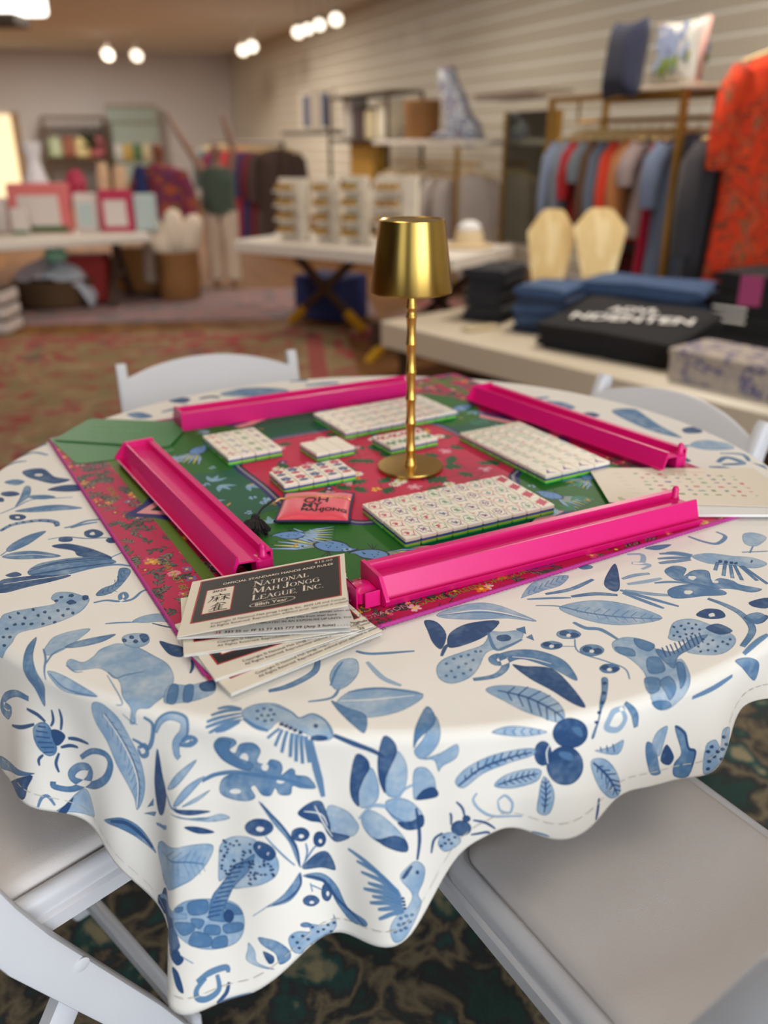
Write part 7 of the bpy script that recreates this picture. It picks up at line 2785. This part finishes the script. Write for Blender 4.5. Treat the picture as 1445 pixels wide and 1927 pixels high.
cushion('dark navy cushion leaning on the white floral one', 1118, 1226, 36, 186, 5.05, fabric('navy cushion', (30, 32, 54)), -6)
ccw, w_, h_ = cushion('white cushion with blue hydrangea print and pink edge', 1208, 1345, 36, 166, 4.85, fabric('white cushion', (186, 182, 172)), -5)
rn = random.Random(6)
for nm, col, cx, cz, sp, n in (('blue_petals', (140, 150, 178), 0.0, .62, .34, 60), ('green_leaves', (112, 130, 44), .06, .34, .22, 22)):
    b = MB()
    for i in range(n):
        x, z = cx * w_ + rn.gauss(0, sp * .5) * w_, (cz + rn.gauss(0, sp * .4)) * h_
        u, v = 2 * x / w_, 2 * z / h_ - 1
        if abs(u) > .85 or abs(v) > .85:
            continue
        th = .075 * ((1 - u ** 4) * (1 - v ** 4)) ** .5 + .003
        r = rn.uniform(.012, .028)
        for sd in (1, -1):
            b.add([(x + r * math.cos(k * 1.047), sd * th, z + r * math.sin(k * 1.047)) for k in range(6)], [(0, 1, 2, 3, 4, 5)])
    b.build(nm, mat('print_' + nm, col, .9), ccw)['kind'] = 'stuff'
for s in (-1, 1):
    MB().tube([(s * w_ * .52, 0, .01), (s * w_ * .49, 0, h_ * .5), (s * w_ * .52, 0, h_ * .99)], .016, 8).build('edge_fringe', mat('dusty_pink_fringe', (196, 150, 138), .9, bump=.6), ccw, smooth=True)

# patterned orange dress at the right edge
orange_p = pattern_mat('orange_print', [(222, 62, 10), (214, 54, 8), (120, 52, 24), (226, 70, 14), (176, 80, 60), (60, 92, 40), (222, 62, 10)], 9, .85, stops=[0, .38, .50, .545, .60, .635, .66], dist=1.2)
op = at(1462, 96, 4.4)
garment('hanging_dress', 'long orange dress printed with brown, pink and green motifs at the right edge', 'dress', Vector((op.x, 4.4, op.z + .07)), R(12), .36, 1.24, orange_p, .42, 1.25)
tag(MB().tube([(0, 0, 0), (0, 0, op.z + .07)], .012, 8).lathe([(.16, 0), (.16, .012), (.02, .02)], n=24).build('dress_stand', gold, M=Matrix.Translation((op.x, 4.43, 0))), 'gold pole stand holding the orange dress', 'stand')

# mirror and ledge left of the gold rail
MW = RB - WN * .22
mw = along(MW, 952) - along(MW, 1046)
m0 = MW + WD * along(MW, 1046)
mz0, mz1 = at(1000, 470, m0.y).z, at(1000, 206, m0.y).z
mir = empty('wall_mirror', m0, WROT)
tag(mir, 'tall wall mirror left of the gold rail', 'mirror')
MB().box((mw / 2, 0, (max(.02, mz0) + mz1) / 2), (mw, .03, mz1 - max(.02, mz0))).build('mirror_glass', mat('mirror_silver', (150, 152, 138), .08, 1.0, var=.01), mir)
MB().box((0, 0, mz1 / 2), (.03, .05, mz1)).build('frame_side', gold, mir)
MB().box((mw, 0, mz1 / 2), (.03, .05, mz1)).build('frame_side', gold, mir)
lg = MB().box((mw / 2, .10, mz1 + .10), (mw * 1.25, .30, .05), bev=.004).build('wall_shelf', mat('greige_shelf', (150, 132, 116), .7), M=Matrix.Translation(m0) @ Matrix.Rotation(WROT, 4, 'Z'))
tag(lg, 'greige wall shelf above the mirror', 'shelf')

# middle rail on the wall: grey garments, brass post and white shelf
MBp = RB + WD * along(RB, 905)
t2 = along(RB, 738) - along(RB, 905)
zs = at(905, 268, MBp.y).z
mid = empty('clothes_rail', MBp, WROT)
tag(mid, 'white wall rail with brass posts holding grey garments', 'clothes rail')
MB().box((t2 / 2, 0, zs), (t2, .40, .04), bev=.004).build('shelf', white_top, mid)
for x in (.05, t2 - .05):
    MB().box((x, .18, zs / 2), (.03, .03, zs)).build('post', gold, mid)
MB().tube([(0, .0, zs - .16), (t2, 0, zs - .16)], .012).build('hanging_rod', gold, mid)
for i, c in enumerate(((176, 164, 156), (186, 174, 164), (160, 148, 142), (190, 178, 170), (150, 140, 132), (206, 196, 182))):
    garment('hanging_garment', ('nearest', 'second', 'third', 'fourth', 'fifth', 'farthest')[i] + ' pale grey garment on the white wall rail', 'garment',
            MBp + WD * (t2 * (.10 + .15 * i)) + Vector((0, 0, zs - .148)), WROT + math.pi / 2 - R(12), .42, .95, fabric('pale%d' % i, c), .35, 1.1, 'grey garments on the white wall rail')
bp = MBp + WD * (t2 * .62)
tag(MB().lathe([(.13, 0), (.15, .02), (.16, .30), (.15, .31), (.14, .05), (.01, .04)], n=24).build('shelf_basket', wicker, M=Matrix.Translation(bp + Vector((0, 0, zs + .021)))), 'brown wicker basket on the white wall shelf', 'basket')
# blue and white scarf draped on the shelf
sc = pattern_mat('blue_white_scarf', [(206, 206, 206), (90, 104, 140), (196, 196, 200), (60, 66, 100), (176, 150, 150)], 16, .85, stops=[0, .44, .50, .56, .62])
sp = MBp + WD * (t2 * .22) + Vector((0, 0, zs + .021))
scf = empty('draped_scarf', sp, WROT)
tag(scf, 'blue and white patterned scarf draped over a stand on the white wall shelf', 'scarf')
hh = at(815, 132, sp.y).z - zs
fix(MB().tube([(-.20, 0, .04), (-.02, 0, .10), (.10, 0, .30), (.20, 0, hh * .75), (.24, 0, hh)], [.11, .12, .10, .085, .07], 12).build('scarf_cloth', sc, scf, smooth=True))
MB().lathe([(.20, 0), (.22, .03), (.12, .07), (.02, .08)], n=18).build('folded_end', sc, scf, smooth=True)

# dark metal shelf unit, frames and books
def shelf_unit(label, px0, px1, py0, py1, base_px, m, nsh, dep=.35):
    B = RB + WD * along(RB, px1)
    L_ = along(RB, px0) - along(RB, px1)
    z0, z1 = at(px1, py1, B.y).z, at(px1, py0, B.y).z
    t = empty('shelf_unit', B - WN * .05, WROT)
    tag(t, label, 'shelf')
    for x in (0, L_):
        for y in (-dep / 2, dep / 2):
            MB().box((x, y, (z0 + z1) / 2), (.03, .03, z1 - z0)).build('post', m, t)
    for k in range(nsh):
        z = z0 + (z1 - z0) * k / (nsh - 1)
        MB().box((L_ / 2, 0, z), (L_, dep, .03)).build('shelf_board', m, t)
    return B, L_, z0, z1


dkm = mat('bronze_metal', (84, 68, 52), .5, .6)
Bs, Ls, z0s, z1s = shelf_unit('bronze shelf unit in the middle of the slatted wall', 642, 752, 172, 440, 0, dkm, 4)
for j, (dx, c, hgt, lab) in enumerate(((.2, (224, 214, 190), .34, 'cream'), (.4, (206, 190, 150), .26, 'straw yellow'), (.62, (80, 60, 60), .30, 'dark brown'), (.8, (210, 202, 190), .38, 'ivory'))):
    q = Bs - WN * .05 + WD * (Ls * dx)
    tag(MB().box((0, 0, hgt / 2), (Ls * .15, .2, hgt), bev=.01).build('keepsake_box', mat('keepsake_' + lab.replace(' ', '_'), c, .7), M=Matrix.Translation(q + Vector((0, 0, z0s + (z1s - z0s) * 2 / 3 + .016))) @ Matrix.Rotation(WROT, 4, 'Z')),
        lab + ' keepsake box on the bronze shelf unit', 'box', 'keepsake boxes on the bronze shelf unit')
q = Bs - WN * .05 + WD * (Ls * .55)
tag(MB().box((0, 0, .2), (Ls * .4, .2, .40), bev=.02).build('tote_bag', mat('mustard_canvas', (188, 140, 50), .85), M=Matrix.Translation(q + Vector((0, 0, z0s + (z1s - z0s) / 3 + .016))) @ Matrix.Rotation(WROT, 4, 'Z')), 'mustard canvas tote on the lower board of the bronze shelf unit', 'bag')
# wall shelf with framed prints further back
FW = RB - WN * .28
fB = FW + WD * along(FW, 636)
fL = along(FW, 572) - along(FW, 636)
fz = at(640, 250, fB.y).z
tag(MB().box((fL / 2, 0, fz), (fL * 1.6, .35, .05)).build('wall_shelf', dkm, M=Matrix.Translation(fB) @ Matrix.Rotation(WROT, 4, 'Z')), 'dark wall shelf carrying two framed prints', 'shelf')
for x, c, lab in ((.82, (44, 66, 110), 'framed print with a navy stripe on the dark wall shelf'), (.28, (214, 178, 90), 'framed print with a yellow motif on the dark wall shelf')):
    t = empty('framed_print', fB + WD * (fL * x) + Vector((0, 0, fz + .026)), WROT)
    tag(t, lab, 'picture', 'framed prints on the dark wall shelf')
    hgt = at(640, 168, fB.y).z - fz
    MB().box((0, 0, hgt / 2), (fL * .46, .03, hgt), bev=.004).build('frame', stand_w, t)
    MB().box((0, .018, hgt / 2), (fL * .18, .006, hgt * .8)).build('motif', mat('motif_' + lab[-12:-6], c, .7), t)
    MB().box((0, -.018, hgt / 2), (fL * .18, .006, hgt * .8)).build('backing', stand_w, t)

# far rail with red, purple and navy garments
FB = RB + WD * along(RB, 612)
FL_ = along(RB, 462) - along(RB, 612)
fzr = at(612, 268, FB.y).z
fr = empty('clothes_rail', FB + WN * .5, WROT)
tag(fr, 'far clothes rail with red, navy and teal garments', 'clothes rail')
MB().tube([(0, 0, fzr), (FL_, 0, fzr)], .02).build('hanging_rod', dkm, fr)
for x in (0, FL_):
    MB().box((x, 0, fzr / 2), (.04, .04, fzr)).build('post', dkm, fr)
FG = [('dark brown', (70, 52, 46)), ('maroon', (110, 26, 40)), ('navy', (40, 44, 96)), ('raspberry', (160, 30, 56)), ('coral', (196, 66, 66)), ('red', (170, 40, 56)), ('violet', (76, 52, 110)), ('wine', (150, 34, 60)), ('teal', (70, 92, 96)), ('grey green', (92, 106, 104))]
for i, (nm, c) in enumerate(FG):
    garment('hanging_garment', nm + ' garment on the far clothes rail', 'garment', FB + WN * .5 + WD * (FL_ * (.06 + .098 * i)) + Vector((0, 0, fzr + .018)), WROT + math.pi / 2 - R(14), .50, 1.15, fabric('far ' + nm, c), .5, 1.15, 'garments on the far clothes rail')

# ------------------------------------------------------------------ mannequins
def mannequin(label, px, py_foot, Y, head_py, joints, radii, edges, skin, clothes):
    base = at(px, py_foot, Y)
    H = at(px, head_py, Y).z
    t = empty('mannequin', (base.x, Y, .002))
    tag(t, label, 'mannequin')
    me = bpy.data.meshes.new('body')
    me.from_pydata([tuple(c * H for c in j) for j in joints], edges, [])
    o = link('body', me, t)
    me.materials.append(skin)
    md = o.modifiers.new('skin', 'SKIN')
    for v, r in zip(me.skin_vertices[0].data, radii):
        v.radius = (r[0] * H, r[1] * H)
    me.skin_vertices[0].data[0].use_root = True
    md.use_smooth_shade = True
    sb = o.modifiers.new('sub', 'SUBSURF')
    sb.levels = sb.render_levels = 2
    for nm, rings, m in clothes:
        rr = []
        for (cx, cy, z, rx, ry) in rings:
            rr.append([((cx + rx * math.cos(2 * math.pi * k / 20)) * H, (cy + ry * math.sin(2 * math.pi * k / 20)) * H, z * H) for k in range(20)])
        MB().loft(rr).build(nm, m, t, smooth=60)
    return t


J = [(0, 0, .52), (0, 0, .64), (0, 0, .78), (0, 0, .85), (0, 0, .90), (0, -.01, .955), (0, 0, .985),
     (.10, 0, .80), (.13, .0, .95), (.09, -.02, 1.10), (.07, -.02, 1.19), (-.10, 0, .80), (-.17, 0, .93), (-.26, -.02, 1.08), (-.31, -.02, 1.19),
     (.055, 0, .48), (.06, 0, .27), (.065, .01, .04), (.065, -.06, .015), (-.055, 0, .48), (-.06, 0, .27), (-.065, .01, .04), (-.065, -.06, .015)]
Rr = [(.085, .06), (.07, .05), (.085, .055), (.03, .03), (.032, .034), (.045, .052), (.03, .035)] + [(.035, .035), (.026, .026), (.02, .02), (.014, .010)] * 2 + [(.055, .055), (.035, .035), (.022, .022), (.018, .014)] * 2
Eg = [(0, 1), (1, 2), (2, 3), (3, 4), (4, 5), (5, 6), (2, 7), (7, 8), (8, 9), (9, 10), (2, 11), (11, 12), (12, 13), (13, 14), (0, 15), (15, 16), (16, 17), (17, 18), (0, 19), (19, 20), (20, 21), (21, 22)]
skin_a = mat('tan_mannequin', (150, 112, 92), .5)
man_a = mannequin('mannequin with both arms raised, in dark green top and beige trousers', 425, 538, 7.75, 268, J, Rr, Eg, skin_a,
                  [('top', [(0, 0, .84, .05, .05), (0, 0, .82, .12, .07), (0, 0, .74, .125, .085), (0, 0, .62, .115, .08), (0, 0, .52, .13, .09), (0, 0, .519, .11, .075)], fabric('dark green', (74, 88, 74))),
                   ('trouser_leg', [(.06, 0, .54, .07, .075), (.06, 0, .40, .068, .07), (.065, 0, .2, .055, .055), (.065, 0, .06, .055, .06)], cream_cloth),
                   ('trouser_leg', [(-.06, 0, .54, .07, .075), (-.06, 0, .40, .068, .07), (-.065, 0, .2, .055, .055), (-.065, 0, .06, .055, .06)], cream_cloth)])
J2 = list(J)
for i, c in zip((7, 8, 9, 10), ((.11, 0, .80), (.16, 0, .65), (.17, -.04, .50), (.17, -.05, .43))):
    J2[i] = c
for i, c in zip((11, 12, 13, 14), ((-.11, 0, .80), (-.16, 0, .65), (-.17, -.04, .50), (-.17, -.05, .43))):
    J2[i] = c
pat = pattern_mat('paisley_red', [(120, 40, 50), (70, 40, 84), (150, 36, 60), (96, 84, 40), (170, 70, 40)], 14, .85, stops=[0, .42, .48, .55, .61])
mannequin('mannequin in a red, purple and olive patterned blouse behind the hamper', 325, 552, 7.35, 266, J2, Rr, Eg, mat('russet_mannequin', (130, 74, 50), .5),
          [('blouse', [(0, 0, .86, .05, .05), (0, 0, .83, .13, .075), (0, 0, .74, .16, .095), (0, 0, .62, .18, .10), (0, 0, .48, .20, .12), (0, 0, .478, .17, .10)], pat),
           ('sleeve', [(.13, 0, .82, .05, .05), (.17, 0, .68, .06, .06), (.19, -.02, .54, .05, .05)], pat),
           ('sleeve', [(-.13, 0, .82, .05, .05), (-.17, 0, .68, .06, .06), (-.19, -.02, .54, .05, .05)], pat),
           ('skirt', [(0, 0, .52, .13, .10), (0, 0, .30, .17, .13), (0, 0, .10, .19, .15)], cream_cloth)])

# ------------------------------------------------------------------ far wall shelves, doorway, ceiling fixtures
def on_back(px, py, off=.3):
    q = at(px, 300, 1.0)
    k = q.x / q.y
    O = CORNER - WD * off
    s = (O.x - k * O.y) / (k * BD.y - BD.x)
    P = O + BD * s
    return P, at(px, py, P.y).z


BROT = math.atan2(BD.y, BD.x)
P0_, zt0 = on_back(205, 222, .6)
P1_, _ = on_back(88, 222, .6)
_, zb0 = on_back(205, 335, .6)
wl = (P1_ - P0_).length
u1 = empty('shelf_unit', P0_, BROT)
tag(u1, 'bronze framed open shelf unit on the far wall', 'shelf')
for x in (0, wl):
    MB().box((x, 0, zt0 / 2), (.07, .35, zt0)).build('side_frame', dkm, u1)
for k, z in enumerate((zt0, zb0 + .35, zb0 - .25, .15)):
    MB().box((wl / 2, 0, z), (wl, .35, .06)).build('shelf_board', dkm, u1)
for i, (x, c, h, nm) in enumerate(((.15, (170, 90, 96), .42, 'rose'), (.42, (214, 196, 140), .40, 'straw'), (.62, (140, 80, 60), .42, 'russet'), (.84, (176, 186, 150), .40, 'sage'))):
    tag(MB().lathe([(.10, 0), (.16, .05), (.15, h * .7), (.09, h), (.02, h)], n=14).build('shelf_vase', mat('vase_' + nm, c, .6), smooth=50, M=Matrix.Translation(P0_ + BD * (wl * x) + Vector((0, 0, zb0 + .385)))), nm + ' coloured vase on the far bronze shelf', 'vase', 'vases on the far bronze shelf')
pp = P0_ + BD * (wl * .12) + Vector((0, 0, zb0 + .83))
fern = empty('potted_plant', pp)
tag(fern, 'small dark green potted plant on the far bronze shelf', 'plant')
fern.location = P0_ + BD * (wl * .28) + Vector((0, 0, zb0 + .385))
MB().lathe([(.07, 0), (.10, .16), (.09, .17), (.01, .15)], n=14).build('pot', mat('clay_pot', (150, 90, 60), .8), fern)
fb = MB()
for i in range(40):
    a, e = rn.random() * 6.28, rn.uniform(.2, 1.2)
    d_ = Vector((math.cos(a) * math.cos(e), math.sin(a) * math.cos(e), math.sin(e))) * rn.uniform(.3, .5)
    fb.tube([(0, 0, .15), d_ * .5 + Vector((0, 0, .18)), d_ + Vector((0, 0, .12))], [.01, .035, .006], 4)
fb.build('foliage', mat('dark_foliage', (40, 60, 34), .7), fern)
Q0, qz = on_back(302, 200)
Q1, _ = on_back(212, 200)
_, qb = on_back(302, 300)
w2 = (Q1 - Q0).length
u2 = empty('shelf_unit', Q0, BROT)
tag(u2, 'pale glass fronted shelf unit on the far wall beside the bronze one', 'shelf')
gl = mat('pale_green_glass', (186, 200, 188), .15, trans=.3)
MB().box((w2 / 2, .1, qz / 2), (w2, .05, qz)).build('back_panel', gl, u2)
for z in (qz, (qz + qb) / 2 + .2, qb - .05, qb - .55, .1):
    MB().box((w2 / 2, -.05, z), (w2, .35, .05)).build('shelf_board', mat('pale_wood_shelf', (170, 140, 90), .6), u2)
for i, (x, c, nm) in enumerate(((.08, (200, 90, 120), 'pink'), (.28, (206, 190, 150), 'cream'), (.48, (70, 110, 60), 'green'), (.68, (196, 160, 70), 'amber'), (.88, (210, 206, 196), 'white'))):
    tag(MB().lathe([(.09, 0), (.12, .04), (.12, .30), (.05, .36), (.05, .44), (.01, .44)], n=14).build('shelf_bottle', mat('bottle_' + nm, c, .4), smooth=50, M=Matrix.Translation(Q0 + BD * (w2 * x) - WD * .05 + Vector((0, 0, qb - .02)))), nm + ' bottle on the pale shelf unit at the far wall', 'bottle', 'bottles on the far pale shelf')
D0, dz = on_back(40, 216, .02)
dm = mat('lit_doorway', (255, 236, 196), .6, emit=(255, 226, 176), estr=1.1)
dr = struct(MB().box((1.0, 0, dz / 2), (2.0, .03, dz)).build('door_1', dm, M=Matrix.Translation(D0) @ Matrix.Rotation(BROT, 4, 'Z')))
MB().box((0, 0, dz / 2), (.14, .08, dz + .1)).build('door_frame', mat('oak_frame', (170, 130, 84), .6), dr)

spot_em = mat('spot_lamp_face', (255, 246, 226), .5, emit=(255, 242, 220), estr=3.0)
can_m = mat('white_spot_can', (200, 192, 180), .5)


def spot(label, px, py, Y, r=.075):
    p = at(px, py, Y)
    t = empty('track_spotlight', p)
    tag(t, label, 'spotlight', 'ceiling track spotlights')
    MB().lathe([(r * .3, .16), (r, .14), (r * 1.08, .0), (r * .96, -.005), (r * .9, .03)], n=20, cap=False).build('can', can_m, t, smooth=40, M=Matrix.Rotation(R(-62), 4, 'X'))
    MB().lathe([(.001, .012), (r * .95, .012), (r * .95, .018), (.001, .018)], n=20).build('lamp_face', spot_em, t, M=Matrix.Rotation(R(-62), 4, 'X'))
    MB().tube([(0, .06, .07), (0, .06, CEIL - p.z)], .012, 6).build('drop_stem', can_m, t)


spot('left of the two spotlights near the far wall', 203, 103, 16.5, .10)
spot('right of the two spotlights near the far wall', 257, 105, 16.5, .10)
spot('left spotlight of the small pair at the wall corner', 457, 95, 15, .085)
spot('right spotlight of the small pair at the wall corner', 474, 88, 14.6, .085)
spot('first spotlight of the row of four on the ceiling track', 561, 61, 12, .075)
spot('second spotlight of the row of four on the ceiling track', 579, 55, 11.7, .065)
spot('third spotlight of the row of four on the ceiling track', 601, 47, 11.4, .07)
spot('fourth, nearest spotlight of the row of four on the ceiling track', 632, 37, 10.9, .075)
# lit ceiling panel at the upper left, with its dark housing below
lp = at(22, 12, 9.5)
cl = empty('ceiling_light', lp)
tag(cl, 'bright ceiling light box at the upper left corner', 'ceiling light')
MB().box((-.05, 0, .02), (.62, .5, .16), bev=.02).build('diffuser', mat('ceiling_diffuser', (255, 250, 240), .5, emit=(255, 248, 236), estr=4.0), cl)
MB().box((-.10, 0, -.12), (.36, .4, .10), bev=.01).build('housing', mat('dark_housing', (70, 60, 50), .6), cl)
MB().tube([(0, 0, .1), (0, 0, CEIL - lp.z)], .02).build('drop_stem', can_m, cl)
